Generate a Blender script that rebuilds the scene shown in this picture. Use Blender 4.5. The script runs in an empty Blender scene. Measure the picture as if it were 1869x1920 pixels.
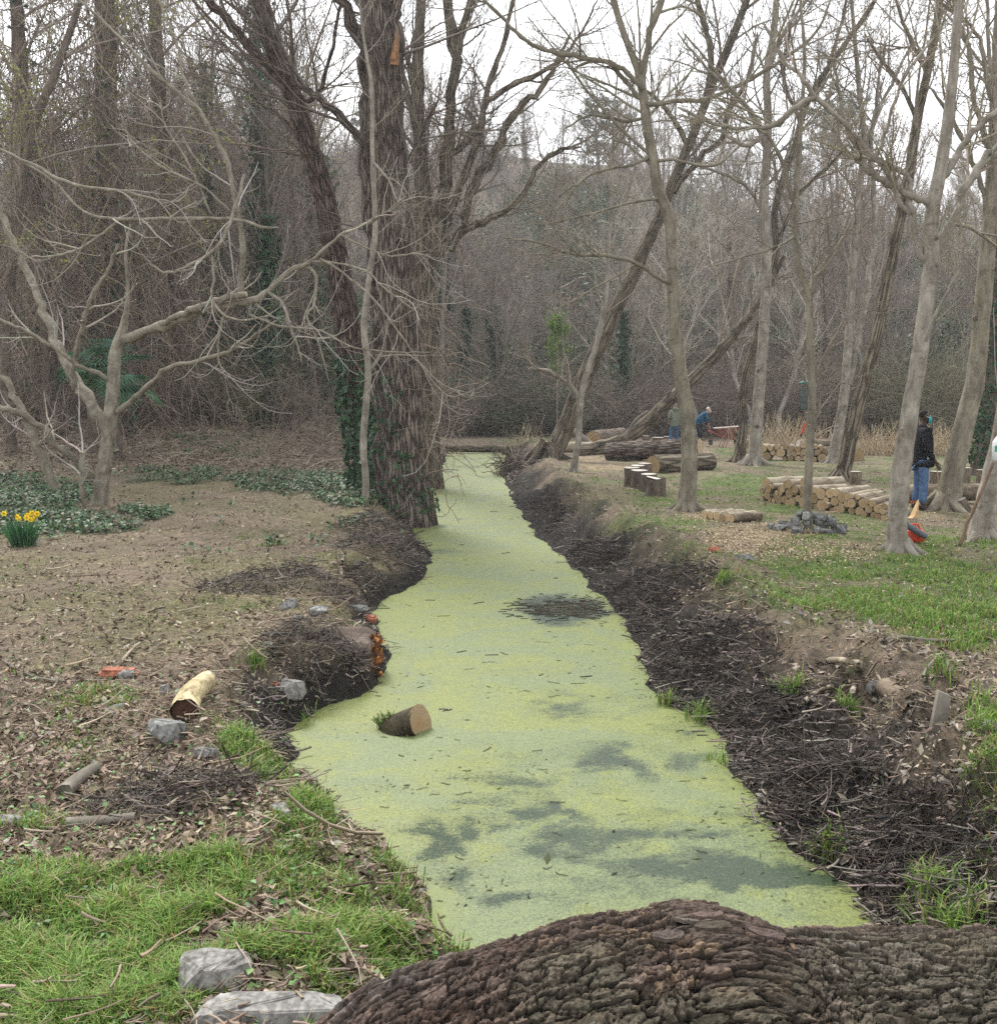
import bpy, math
import numpy as np
from mathutils import Vector, Matrix

S = bpy.context.scene
COL = S.collection
RNG = np.random.default_rng(11)
R = math.radians

# ---------------------------------------------------------------- camera, sky, sun, exposure
F, CX, CY = 1950.0, 934.5, 960.0          # focal length and centre in pixels of the 1869 x 1920 photograph
PITCH = math.atan(216.0 / F)
CAMZ = 2.0
cam_d = bpy.data.cameras.new('camera')
cam_d.sensor_fit = 'HORIZONTAL'; cam_d.sensor_width = 36.0; cam_d.lens = 36.0 * F / 1869.0
cam_d.clip_start = 0.05; cam_d.clip_end = 1500
cam = bpy.data.objects.new('camera', cam_d); COL.objects.link(cam)
cam.location = (0, 0, CAMZ); cam.rotation_euler = (math.pi / 2 - PITCH, 0, 0)
S.camera = cam

SUN_EL, SUN_AZ = R(52), R(-25)            # high soft sun behind thin cloud
w = bpy.data.worlds.new('World'); S.world = w; w.use_nodes = True
nt = w.node_tree; nt.nodes.clear()
sky = nt.nodes.new('ShaderNodeTexSky'); sky.sky_type = 'NISHITA'; sky.sun_disc = False
sky.sun_elevation = SUN_EL; sky.sun_rotation = SUN_AZ
sky.air_density = 1.2; sky.dust_density = 2.0; sky.ozone_density = 1.0
hsv = nt.nodes.new('ShaderNodeHueSaturation'); hsv.inputs['Saturation'].default_value = 0.12
hsv.inputs['Value'].default_value = 1.0
bg = nt.nodes.new('ShaderNodeBackground'); bg.inputs['Strength'].default_value = 0.092
wo = nt.nodes.new('ShaderNodeOutputWorld')
ovc = nt.nodes.new('ShaderNodeMix'); ovc.data_type = 'RGBA'; ovc.inputs[0].default_value = 0.6      # an even layer of high cloud
ovc.inputs[7].default_value = (7.2, 7.35, 7.6, 1)
nt.links.new(sky.outputs[0], hsv.inputs['Color']); nt.links.new(hsv.outputs[0], ovc.inputs[6]); nt.links.new(ovc.outputs[2], bg.inputs['Color']); nt.links.new(bg.outputs[0], wo.inputs[0])

sun_d = bpy.data.lights.new('sun', 'SUN'); sun_d.energy = 1.5; sun_d.angle = R(16); sun_d.color = (1, 0.97, 0.92)
sun = bpy.data.objects.new('sun', sun_d); COL.objects.link(sun)
_sd = Vector((math.sin(SUN_AZ) * math.cos(SUN_EL), math.cos(SUN_AZ) * math.cos(SUN_EL), math.sin(SUN_EL)))
sun.rotation_euler = _sd.to_track_quat('Z', 'Y').to_euler(); sun.location = (0, 0, 60)

S.view_settings.view_transform = 'Standard'; S.view_settings.look = 'None'
S.view_settings.gamma = 1.0; S.view_settings.use_curve_mapping = False
S.view_settings.exposure = 1.62
S.cycles.max_bounces = 5; S.cycles.diffuse_bounces = 3; S.cycles.glossy_bounces = 2
S.cycles.transmission_bounces = 3; S.cycles.transparent_max_bounces = 6
S.cycles.sample_clamp_indirect = 1.2; S.cycles.sample_clamp_direct = 6.0; S.cycles.caustics_reflective = False; S.cycles.caustics_refractive = False
S.cycles.use_denoising = False; S.cycles.denoiser = 'OPENIMAGEDENOISE'; S.cycles.denoising_input_passes = 'RGB_ALBEDO_NORMAL'; S.cycles.denoising_prefilter = 'ACCURATE'

# ---------------------------------------------------------------- layout helpers
_cp, _sp = math.cos(PITCH), math.sin(PITCH)
def rays(x, y):
    x = np.asarray(x, float); y = np.asarray(y, float)
    xc = (x - CX) / F; yc = (CY - y) / F
    return np.stack([xc + 0 * yc, _cp + yc * _sp, -_sp + yc * _cp], -1)
def atY(x, y, Y):                          # the point at distance Y seen at pixel x, y
    d = rays(x, y); t = np.asarray(Y, float) / d[..., 1]
    p = d * t[..., None]; p[..., 2] += CAMZ
    return p
def atZ(x, y, z=0.0):                      # the point on the level z seen at pixel x, y
    d = rays(x, y); t = (np.asarray(z, float) - CAMZ) / d[..., 2]
    p = d * t[..., None]; p[..., 2] += CAMZ
    return p
def topx(x, y, z=0.0):                     # pixel of a world point
    zz = np.asarray(z, float) - CAMZ
    dep = y * _cp - zz * _sp; up = y * _sp + zz * _cp
    dep = np.maximum(dep, 0.3)
    return CX + F * x / dep, CY - F * up / dep

def _hash(ix, iy, s):
    n = (ix.astype(np.int64) * 374761393 + iy.astype(np.int64) * 668265263 + s * 144269504) & 0x7fffffff
    n = ((n ^ (n >> 13)) * 1274126177) & 0x7fffffff
    n = n ^ (n >> 16)
    return (n & 0xffffff) / float(0xffffff)
def vnoise(x, y, s=0):
    ix = np.floor(x); iy = np.floor(y); fx = x - ix; fy = y - iy
    fx = fx * fx * (3 - 2 * fx); fy = fy * fy * (3 - 2 * fy)
    a = _hash(ix, iy, s); b = _hash(ix + 1, iy, s); c = _hash(ix, iy + 1, s); d = _hash(ix + 1, iy + 1, s)
    return a + (b - a) * fx + (c - a) * fy + (a - b - c + d) * fx * fy
def fbm(x, y, s=0, o=4):
    r = 0; a = 0.5
    for i in range(o):
        r = r + a * vnoise(x, y, s + i * 17); x = x * 2.03 + 5.1; y = y * 2.03 + 1.7; a *= 0.5
    return r / (1 - 0.5 ** o)
def sst(a, b, x):
    t = np.clip((x - a) / (b - a), 0, 1); return t * t * (3 - 2 * t)
def nrm(v):
    return v / np.maximum(np.linalg.norm(v, axis=-1, keepdims=True), 1e-9)

# ---------------------------------------------------------------- mesh helpers
class MB:
    """collects vertices, faces, a colour and bark coordinates, and links them as one mesh object"""
    def __init__(s): s.V = []; s.Q = []; s.T = []; s.C = []; s.B = []; s.n = 0; s.QM = []; s.TM = []
    def add(s, v, q=None, t=None, c=None, b=None, m=0):
        v = np.asarray(v, float).reshape(-1, 3)
        if q is not None and len(q): s.Q.append(np.asarray(q, np.int64) + s.n); s.QM.append(np.full(len(q), m))
        if t is not None and len(t): s.T.append(np.asarray(t, np.int64) + s.n); s.TM.append(np.full(len(t), m))
        s.V.append(v)
        c = np.ones((len(v), 3)) * 0.5 if c is None else np.broadcast_to(np.asarray(c, float), (len(v), 3))
        s.C.append(c)
        s.B.append(v if b is None else b)
        s.n += len(v); return s
    def mesh(s, name, mats, off=(0, 0, 0), smooth=True):
        me = bpy.data.meshes.new(name)
        V = np.concatenate(s.V) - np.asarray(off, float)
        q = np.concatenate(s.Q) if s.Q else np.zeros((0, 4), np.int64)
        t = np.concatenate(s.T) if s.T else np.zeros((0, 3), np.int64)
        nl = q.size + t.size; nf = len(q) + len(t)
        me.vertices.add(len(V)); me.vertices.foreach_set('co', V.ravel().astype(np.float32))
        me.loops.add(nl); me.loops.foreach_set('vertex_index', np.concatenate([q.ravel(), t.ravel()]).astype(np.int32))
        me.polygons.add(nf)
        ls = np.concatenate([np.arange(len(q)) * 4, q.size + np.arange(len(t)) * 3])
        me.polygons.foreach_set('loop_start', ls.astype(np.int32))
        mi = np.concatenate(s.QM + s.TM) if (s.QM or s.TM) else np.zeros(0)
        for m in (mats if isinstance(mats, (list, tuple)) else [mats]): me.materials.append(m)
        me.polygons.foreach_set('material_index', mi.astype(np.int32))
        me.polygons.foreach_set('use_smooth', np.full(nf, smooth, dtype=bool))
        a = me.attributes.new('Col', 'FLOAT_COLOR', 'POINT')
        C = np.concatenate(s.C); C = np.concatenate([C, np.ones((len(C), 1))], 1)
        a.data.foreach_set('color', C.ravel().astype(np.float32))
        a = me.attributes.new('bk', 'FLOAT_VECTOR', 'POINT')
        a.data.foreach_set('vector', np.concatenate(s.B).ravel().astype(np.float32))
        me.update(calc_edges=True); me.validate()
        return me
    def build(s, name, mats, parent=None, off=None, smooth=True):
        if off is None: off = parent.location if parent is not None and parent.parent is None else (0, 0, 0)
        if parent is not None and parent.parent is not None: off = np.array(parent.parent.location) + np.array(parent.location)
        o = bpy.data.objects.new(name, s.mesh(name, mats, off, smooth)); COL.objects.link(o)
        if parent is not None: o.parent = parent
        else: o.location = off
        return o

def tag(o, label=None, cat=None, group=None, kind=None):
    if label: o['label'] = label
    if cat: o['category'] = cat
    if group: o['group'] = group
    if kind: o['kind'] = kind
    return o
def thing(name, label, cat, loc=(0, 0, 0), group=None):
    o = bpy.data.objects.new(name, None); COL.objects.link(o); o.location = loc; o.empty_display_size = 0.1
    return tag(o, label, cat, group)
def copy_tree(o, parent=None):
    c = o.copy(); COL.objects.link(c)
    if parent is not None: c.parent = parent
    for ch in o.children: copy_tree(ch, c)
    return c

def tubes(mb, P, Rr, sides=5, c=None, cap=False, m=0, disp=None):
    """P (M,K,3) paths, Rr (M,K) radii -> M tapered tubes"""
    P = np.asarray(P, float); Rr = np.asarray(Rr, float)
    if P.ndim == 2: P = P[None]; Rr = Rr[None]
    M, K, _ = P.shape
    if M == 0: return
    T = np.empty_like(P); T[:, 1:-1] = P[:, 2:] - P[:, :-2]; T[:, 0] = P[:, 1] - P[:, 0]; T[:, -1] = P[:, -1] - P[:, -2]
    T = nrm(T)
    avg = nrm(P[:, -1] - P[:, 0] + 1e-6)
    ref = np.eye(3)[np.argmin(np.abs(avg), axis=1)]
    U = nrm(np.cross(T, np.broadcast_to(ref[:, None], T.shape))); W = np.cross(T, U)
    a = np.linspace(0, 2 * math.pi, sides, endpoint=False)
    ca, sa = np.cos(a), np.sin(a)
    L = np.concatenate([np.zeros((M, 1)), np.cumsum(np.linalg.norm(np.diff(P, axis=1), axis=2), 1)], 1)
    RR = np.repeat(Rr[:, :, None], sides, 2)
    if disp is not None: RR = RR * disp(a[None, None, :] + 0 * RR, L[:, :, None] + 0 * RR)
    V = P[:, :, None] + RR[..., None] * (U[:, :, None] * ca[:, None] + W[:, :, None] * sa[:, None])
    rm = np.maximum(Rr[:, :1], 1e-4)
    B = np.stack([ca[None, None] * rm[..., None] + 0 * RR, sa[None, None] * rm[..., None] + 0 * RR, np.repeat(L[:, :, None], sides, 2) + np.arange(M)[:, None, None] * 0.73], -1)
    i = np.arange(M)[:, None, None] * K * sides; k = np.arange(K - 1)[None, :, None] * sides; j = np.arange(sides)[None, None]
    j2 = (j + 1) % sides
    q = np.stack([i + k + j, i + k + j2, i + k + sides + j2, i + k + sides + j], -1).reshape(-1, 4)
    cc = None
    if c is not None:
        c = np.asarray(c, float)
        cc = c if c.ndim == 1 else np.repeat(c, K * sides, 0)
    t = None
    mb.add(V.reshape(-1, 3), q=q, c=cc, b=B.reshape(-1, 3), m=m)
    if cap:
        for e, k0 in ((0, 0), (1, K - 1)):
            v = V[:, k0].reshape(M, sides, 3); ctr = P[:, k0][:, None]
            vv = np.concatenate([v, ctr], 1).reshape(-1, 3); ii = (np.arange(M) * (sides + 1))[:, None]
            jj = np.arange(sides)[None]; j3 = (jj + 1) % sides
            t = np.stack([ii + (j3 if e == 0 else jj), ii + (jj if e == 0 else j3), ii + sides + 0 * jj], -1).reshape(-1, 3)
            mb.add(vv, t=t, c=(cc[:1] if cc is not None and cc.ndim > 1 else cc), m=m)

def spline(pts, n):
    """Catmull-Rom through rows of any width"""
    p = np.asarray(pts, float); k = len(p)
    if k == 2: return p[0] + (p[1] - p[0]) * np.linspace(0, 1, n)[:, None]
    d = np.linalg.norm(np.diff(p[:, :2], axis=0), axis=1) + 1e-6
    s = np.concatenate([[0], np.cumsum(d)]); s /= s[-1]
    e = np.vstack([2 * p[0] - p[1], p, 2 * p[-1] - p[-2]])
    u = np.linspace(0, 1, n); i = np.clip(np.searchsorted(s, u, 'right') - 1, 0, k - 2)
    t = ((u - s[i]) / (s[i + 1] - s[i]))[:, None]
    a, b, c, dd = e[i], e[i + 1], e[i + 2], e[i + 3]
    return 0.5 * (2 * b + (c - a) * t + (2 * a - 5 * b + 4 * c - dd) * t ** 2 + (3 * b - a - 3 * c + dd) * t ** 3)

def grow(P, Rr, n, t0, t1, ang, ln, K=6, rg=RNG, up=0.0, curl=0.15, rr=0.55, tip=0.3, rmax=1.0, rmin=0.002, upcurl=0.0, flat=None, lvar=0.5, lenscale=True):
    """n child shoots on every parent path; returns paths and radii"""
    M, K0, _ = P.shape
    idx = np.repeat(np.arange(M), n); N = len(idx)
    t = rg.uniform(t0, t1, N); f = t * (K0 - 1); i = np.minimum(f.astype(int), K0 - 2); fr = (f - i)[:, None]
    p = P[idx, i] * (1 - fr) + P[idx, i + 1] * fr
    tg = nrm(P[idx, i + 1] - P[idx, i])
    r0 = (Rr[idx, i] * (1 - fr[:, 0]) + Rr[idx, i + 1] * fr[:, 0]) * rr * rg.uniform(0.7, 1.1, N)
    r0 = np.clip(r0, rmin, rmax)
    rv = nrm(rg.normal(size=(N, 3)))
    if flat is not None: rv = nrm(rv * np.array(flat))
    pp = nrm(rv - (rv * tg).sum(1, keepdims=True) * tg)
    a = (ang * rg.uniform(0.65, 1.3, N))[:, None]
    d = tg * np.cos(a) + pp * np.sin(a)
    L = ln * rg.uniform(1 - lvar, 1 + lvar, N)
    if lenscale: L = L * (1 - 0.55 * t)
    out = np.empty((N, K, 3)); out[:, 0] = p
    bend = nrm(rg.normal(size=(N, 3))) * curl
    for k in range(1, K):
        d = d + bend * 0.6 + rg.normal(size=(N, 3)) * curl * 0.6
        d[:, 2] += up + upcurl * (k / (K - 1.0) - 0.35)
        d = nrm(d); out[:, k] = out[:, k - 1] + d * (L / (K - 1))[:, None]
    rad = r0[:, None] * np.linspace(1, tip, K)[None]
    return out, np.maximum(rad, rmin * 0.6)

def leafquads(mb, P, size, c, rg=RNG, nrmdir=None, tilt=0.6, asp=0.5, fold=0.25):
    """kite shaped, folded leaf faces: two triangles each"""
    N = len(P)
    n = nrm(rg.normal(size=(N, 3))) if nrmdir is None else nrm(np.asarray(nrmdir) + rg.normal(size=(N, 3)) * tilt)
    rv = rg.normal(size=(N, 3)); u = nrm(rv - (rv * n).sum(1, keepdims=True) * n); v = np.cross(n, u)
    s = np.broadcast_to(np.asarray(size, float), (N,))[:, None]
    fo = rg.uniform(-fold, fold * 2.0, (N, 1))
    a = P - u * s; b = P + v * s * asp + n * s * fo + u * s * 0.1; c2 = P + u * s; d = P - v * s * asp + n * s * fo + u * s * 0.1
    V = np.stack([a, b, c2, d], 1).reshape(-1, 3); i = np.arange(N)[:, None] * 4
    T = np.concatenate([i + [0, 1, 2], i + [0, 2, 3]])
    mb.add(V, t=T, c=np.repeat(np.broadcast_to(np.asarray(c, float), (N, 3)), 4, 0))

def pick(cols, N, rg=RNG, var=0.18):
    c = np.array(cols, float)[rg.integers(0, len(cols), N)]
    return np.clip(c * rg.uniform(1 - var, 1 + var, (N, 1)) * rg.uniform(0.93, 1.07, (N, 3)), 0.003, 1)

# ---------------------------------------------------------------- materials
def newmat(name):
    m = bpy.data.materials.new(name); m.use_nodes = True; t = m.node_tree
    return m, t, t.nodes['Principled BSDF'], t.nodes, t.links
def N(t, typ, **kw):
    n = t.nodes.new(typ)
    for k, v in kw.items():
        if k in ('operation', 'blend_type', 'data_type', 'attribute_name', 'feature', 'noise_dimensions', 'distance'): setattr(n, k, v)
        else: n.inputs[k].default_value = v
    return n
def ramp(t, src, stops):
    r = t.nodes.new('ShaderNodeValToRGB'); e = r.color_ramp.elements
    while len(e) < len(stops): e.new(0.5)
    for x, (p, c) in zip(e, stops): x.position = p; x.color = (*c, 1) if len(c) == 3 else c
    t.links.new(src, r.inputs[0]); return r.outputs[0]
def mixc(t, fac, a, b, blend='MIX'):
    m = t.nodes.new('ShaderNodeMix'); m.data_type = 'RGBA'; m.blend_type = blend
    for s, v in ((0, fac), (6, a), (7, b)):
        if isinstance(v, (int, float)): m.inputs[s].default_value = v
        elif isinstance(v, tuple): m.inputs[s].default_value = (*v, 1)
        else: t.links.new(v, m.inputs[s])
    return m.outputs[2]

def mat_col(name, rough=0.8, noise=0.25, scale=30, bump=0.0, spec=0.2, trans=0.0):
    """colour from the mesh, broken up with fine noise"""
    m, t, b, ns, l = newmat(name)
    at = N(t, 'ShaderNodeAttribute', attribute_name='Col')
    tc = ns.new('ShaderNodeTexCoord')
    nz = N(t, 'ShaderNodeTexNoise', Scale=scale, Detail=5.0, Roughness=0.65); l.new(tc.outputs['Object'], nz.inputs['Vector'])
    f = ramp(t, nz.outputs[0], [(0.3, (1 - noise,) * 3), (0.7, (1 + noise,) * 3)])
    c = mixc(t, 1.0, at.outputs['Color'], f, 'MULTIPLY')
    l.new(c, b.inputs['Base Color']); b.inputs['Roughness'].default_value = rough; b.inputs['Specular IOR Level'].default_value = spec
    if bump:
        bp = N(t, 'ShaderNodeBump', Strength=bump, Distance=0.02); l.new(nz.outputs[0], bp.inputs['Height']); l.new(bp.outputs[0], b.inputs['Normal'])
    if trans:
        tr = ns.new('ShaderNodeBsdfTranslucent'); l.new(c, tr.inputs[0]); mx = N(t, 'ShaderNodeMixShader', Fac=trans)
        l.new(b.outputs[0], mx.inputs[1]); l.new(tr.outputs[0], mx.inputs[2]); l.new(mx.outputs[0], ns['Material Output'].inputs[0])
    return m

def mat_bark(name, cols, scale=9.0, stretch=0.22, bump=0.6, dist=0.03, rings=0.0, moss=None, furrow=0.0, rough=0.9):
    m, t, b, ns, l = newmat(name)
    at = N(t, 'ShaderNodeAttribute', attribute_name='bk')
    mp = N(t, 'ShaderNodeMapping'); mp.inputs['Scale'].default_value = (1, 1, stretch); l.new(at.outputs['Vector'], mp.inputs[0])
    n1 = N(t, 'ShaderNodeTexNoise', Scale=scale, Detail=7.0, Roughness=0.68, Distortion=0.4); l.new(mp.outputs[0], n1.inputs['Vector'])
    n2 = N(t, 'ShaderNodeTexNoise', Scale=2.6, Detail=6.0, Roughness=0.68); l.new(at.outputs['Vector'], n2.inputs['Vector'])
    h = n1.outputs[0]
    if furrow:
        v = N(t, 'ShaderNodeTexVoronoi', Scale=scale * furrow, feature='DISTANCE_TO_EDGE')
        wv = N(t, 'ShaderNodeVectorMath', operation='MULTIPLY_ADD'); l.new(n1.outputs['Color'], wv.inputs[0]); wv.inputs[1].default_value = (0.09, 0.09, 0.05); l.new(mp.outputs[0], wv.inputs[2])
        l.new(wv.outputs[0], v.inputs['Vector'])
        r = ramp(t, v.outputs['Distance'], [(0.0, (0, 0, 0)), (0.22, (1, 1, 1))])
        mm = N(t, 'ShaderNodeMath', operation='MULTIPLY'); l.new(r, mm.inputs[0]); l.new(n1.outputs[0], mm.inputs[1]); h = mm.outputs[0]
        st = [(0.03, cols[0]), (0.35, cols[1]), (0.62, cols[2])]
    else:
        st = [(0.3, cols[0]), (0.5, cols[1]), (0.7, cols[2])]
    c = ramp(t, h, st)
    big = ramp(t, n2.outputs[0], [(0.32, (0.58, 0.57, 0.53)), (0.5, (0.95, 0.95, 0.95)), (0.68, (1.25, 1.25, 1.25))])
    c = mixc(t, 1.0, c, big, 'MULTIPLY')
    if rings:
        mr = N(t, 'ShaderNodeMapping'); mr.inputs['Scale'].default_value = (1.2, 1.2, 5.0); l.new(at.outputs['Vector'], mr.inputs[0])
        n3 = N(t, 'ShaderNodeTexNoise', Scale=2.2, Detail=6.0, Roughness=0.7); l.new(mr.outputs[0], n3.inputs['Vector'])
        k = ramp(t, n3.outputs[0], [(0.55, (0, 0, 0)), (0.72, (rings,) * 3)])
        c = mixc(t, k, c, (0.10, 0.075, 0.05))
    if moss:
        n4 = N(t, 'ShaderNodeTexNoise', Scale=2.6, Detail=5.0, Roughness=0.7); l.new(at.outputs['Vector'], n4.inputs['Vector'])
        k = ramp(t, n4.outputs[0], [(0.5, (0, 0, 0)), (0.75, (0.7,) * 3)])
        c = mixc(t, k, c, moss)
    l.new(c, b.inputs['Base Color']); b.inputs['Roughness'].default_value = rough; b.inputs['Specular IOR Level'].default_value = 0.15
    bp = N(t, 'ShaderNodeBump', Strength=bump, Distance=dist); l.new(h, bp.inputs['Height']); l.new(bp.outputs[0], b.inputs['Normal'])
    return m

def mat_plain(name, c, rough=0.6, noise=0.15, scale=12.0, spec=0.3, bump=0.0, metal=0.0):
    m, t, b, ns, l = newmat(name)
    tc = ns.new('ShaderNodeTexCoord')
    nz = N(t, 'ShaderNodeTexNoise', Scale=scale, Detail=5.0, Roughness=0.65); l.new(tc.outputs['Object'], nz.inputs['Vector'])
    cc = ramp(t, nz.outputs[0], [(0.3, tuple(x * (1 - noise) for x in c)), (0.7, tuple(min(1, x * (1 + noise)) for x in c))])
    l.new(cc, b.inputs['Base Color']); b.inputs['Roughness'].default_value = rough; b.inputs['Specular IOR Level'].default_value = spec; b.inputs['Metallic'].default_value = metal
    if bump:
        bp = N(t, 'ShaderNodeBump', Strength=bump, Distance=0.02); l.new(nz.outputs[0], bp.inputs['Height']); l.new(bp.outputs[0], b.inputs['Normal'])
    return m

def mat_stone(name, c):
    m, t, b, ns, l = newmat(name)
    tc = ns.new('ShaderNodeTexCoord')
    nz = N(t, 'ShaderNodeTexNoise', Scale=6.0, Detail=8.0, Roughness=0.72); l.new(tc.outputs['Object'], nz.inputs['Vector'])
    n2 = N(t, 'ShaderNodeTexNoise', Scale=40.0, Detail=4.0); l.new(tc.outputs['Object'], n2.inputs['Vector'])
    cc = ramp(t, nz.outputs[0], [(0.28, tuple(x * 0.45 for x in c)), (0.5, c), (0.72, tuple(min(0.8, x * 1.45) for x in c))])
    sp = ramp(t, n2.outputs[0], [(0.35, (0.55,) * 3), (0.65, (1.25,) * 3)])
    cc = mixc(t, 1.0, cc, sp, 'MULTIPLY')
    l.new(cc, b.inputs['Base Color']); b.inputs['Roughness'].default_value = 0.85; b.inputs['Specular IOR Level'].default_value = 0.25
    bp = N(t, 'ShaderNodeBump', Strength=0.5, Distance=0.02); l.new(nz.outputs[0], bp.inputs['Height']); l.new(bp.outputs[0], b.inputs['Normal'])
    return m

def mat_sawn(name, c, dark):
    """growth rings round the object's local z axis"""
    m, t, b, ns, l = newmat(name)
    at = N(t, 'ShaderNodeAttribute', attribute_name='bk')
    ln = N(t, 'ShaderNodeVectorMath', operation='LENGTH'); l.new(at.outputs['Vector'], ln.inputs[0])
    nz = N(t, 'ShaderNodeTexNoise', Scale=9.0, Detail=5.0, Roughness=0.7); l.new(at.outputs['Vector'], nz.inputs['Vector'])
    ad = N(t, 'ShaderNodeMath', operation='MULTIPLY_ADD'); l.new(nz.outputs[0], ad.inputs[0]); ad.inputs[1].default_value = 0.35; l.new(ln.outputs['Value'], ad.inputs[2])
    ml = N(t, 'ShaderNodeMath', operation='MULTIPLY'); l.new(ad.outputs[0], ml.inputs[0]); ml.inputs[1].default_value = 42.0
    sn = N(t, 'ShaderNodeMath', operation='SINE'); l.new(ml.outputs[0], sn.inputs[0])
    rg_ = ramp(t, sn.outputs[0], [(0.0, tuple(x * 0.8 for x in c)), (0.8, c)])
    core = ramp(t, ad.outputs[0], [(0.15, (1, 1, 1)), (0.75, (0, 0, 0))])
    oi = ns.new('ShaderNodeObjectInfo')
    cc = mixc(t, core, rg_, dark)
    vr = ramp(t, oi.outputs['Random'], [(0, (0.62, 0.58, 0.52)), (1, (1.15, 1.12, 1.08))])
    cc = mixc(t, 1.0, cc, vr, 'MULTIPLY')
    l.new(cc, b.inputs['Base Color']); b.inputs['Roughness'].default_value = 0.85; b.inputs['Specular IOR Level'].default_value = 0.15
    return m

MT = {}
MT['grass'] = mat_col('grass_blades', 0.6, 0.1, 3, spec=0.25, trans=0.35)
MT['leaf'] = mat_col('dry_leaves', 0.85, 0.2, 60, spec=0.15)
MT['ivy'] = mat_col('ivy_leaves', 0.5, 0.15, 20, spec=0.3, trans=0.12)
MT['bud'] = mat_col('young_leaves', 0.7, 0.1, 10, trans=0.4)
MT['twig'] = mat_col('twigs', 0.85, 0.25, 14, spec=0.15)
MT['smooth'] = mat_bark('smooth_pale_bark', [(0.145, 0.128, 0.105), (0.265, 0.238, 0.20), (0.37, 0.34, 0.295)], 5.0, 0.5, 0.35, 0.02, rings=0.85)
MT['smooth2'] = mat_bark('smooth_olive_bark', [(0.115, 0.10, 0.076), (0.21, 0.186, 0.145), (0.31, 0.28, 0.225)], 6.0, 0.4, 0.4, 0.02, rings=0.8, moss=(0.15, 0.15, 0.07))
MT['fig'] = mat_bark('grey_green_bark', [(0.12, 0.105, 0.078), (0.235, 0.21, 0.165), (0.35, 0.325, 0.27)], 6.0, 0.6, 0.5, 0.02, rings=0.9)
MT['furrow'] = mat_bark('furrowed_brown_bark', [(0.05, 0.039, 0.032), (0.175, 0.14, 0.116), (0.28, 0.235, 0.20)], 13.0, 0.16, 1.0, 0.07, furrow=1.0)
MT['furrow2'] = mat_bark('furrowed_grey_bark', [(0.06, 0.048, 0.036), (0.18, 0.15, 0.112), (0.27, 0.235, 0.18)], 8.0, 0.14, 1.0, 0.06, furrow=1.1, moss=(0.16, 0.15, 0.09))
MT['reddish'] = mat_bark('reddish_dark_bark', [(0.025, 0.018, 0.014), (0.115, 0.080, 0.064), (0.21, 0.155, 0.13)], 14.0, 0.2, 1.0, 0.06, furrow=0.9)
MT['darkbark'] = mat_bark('dark_bark', [(0.05, 0.038, 0.030), (0.13, 0.102, 0.083), (0.21, 0.175, 0.145)], 12.0, 0.25, 0.6, 0.03)
MT['greybark'] = mat_bark('grey_bark', [(0.11, 0.095, 0.075), (0.19, 0.17, 0.14), (0.28, 0.255, 0.215)], 8.0, 0.35, 0.4, 0.02)
MT['logbark'] = mat_bark('log_bark', [(0.05, 0.038, 0.028), (0.16, 0.125, 0.09), (0.28, 0.235, 0.175)], 16.0, 0.3, 0.8, 0.02)
MT['palelog'] = mat_bark('pale_log_bark', [(0.18, 0.145, 0.10), (0.34, 0.29, 0.215), (0.48, 0.43, 0.34)], 12.0, 0.25, 0.5, 0.015)
MT['sawn'] = mat_sawn('sawn_wood', (0.50, 0.385, 0.245), (0.42, 0.27, 0.14))
MT['sawnpale'] = mat_sawn('pale_sawn_wood', (0.68, 0.58, 0.42), (0.60, 0.46, 0.28))
MT['sawngrey'] = mat_sawn('weathered_sawn_wood', (0.66, 0.64, 0.60), (0.58, 0.54, 0.48))
MT['stone'] = mat_stone('grey_stone', (0.20, 0.20, 0.19))
MT['palestone'] = mat_stone('pale_stone', (0.23, 0.22, 0.205))
MT['darkstone'] = mat_stone('dark_slate_stone', (0.125, 0.125, 0.12))
MT['brick'] = mat_stone('red_brick', (0.36, 0.14, 0.085))
# ---------------------------------------------------------------- the ground, its channel and the hill
ZW = -0.45                                # level of the duckweed
_le = np.array([(905, 1850), (845, 1790), (790, 1700), (762, 1640), (640, 1535), (572, 1470), (522, 1375), (600, 1335), (695, 1292), (722, 1262), (716, 1200), (690, 1155), (735, 1120), (785, 1085), (812, 1050), (775, 1015), (775, 985), (795, 950), (800, 905), (825, 888), (835, 862), (838, 845)], float)
_re = np.array([(1690, 1800), (1650, 1740), (1600, 1685), (1460, 1585), (1400, 1505), (1335, 1385), (1240, 1310), (1188, 1262), (1200, 1210), (1130, 1130), (1075, 1065), (1000, 1000), (957, 935), (940, 895), (945, 860), (950, 845)], float)
_lw = atZ(_le[:, 0], _le[:, 1], ZW); _rw = atZ(_re[:, 0], _re[:, 1], ZW)
def xl(y):
    return np.interp(y, _lw[:, 1], _lw[:, 0])
def xr(y):
    return np.interp(y, _rw[:, 1], _rw[:, 0])
YEND = 47.0
def edged(x, y):
    """distance outside the water line on either bank (negative in the water)"""
    wob = (vnoise(x * 3 + 7, y * 3, 5) - 0.5) * 0.16 + (vnoise(x * 9, y * 9, 6) - 0.5) * 0.06
    dl = xl(y) - x + wob; dr = x - xr(y) + wob
    e = np.maximum(y - YEND, 2.6 - y) * 1.0
    return dl, dr, e
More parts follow.
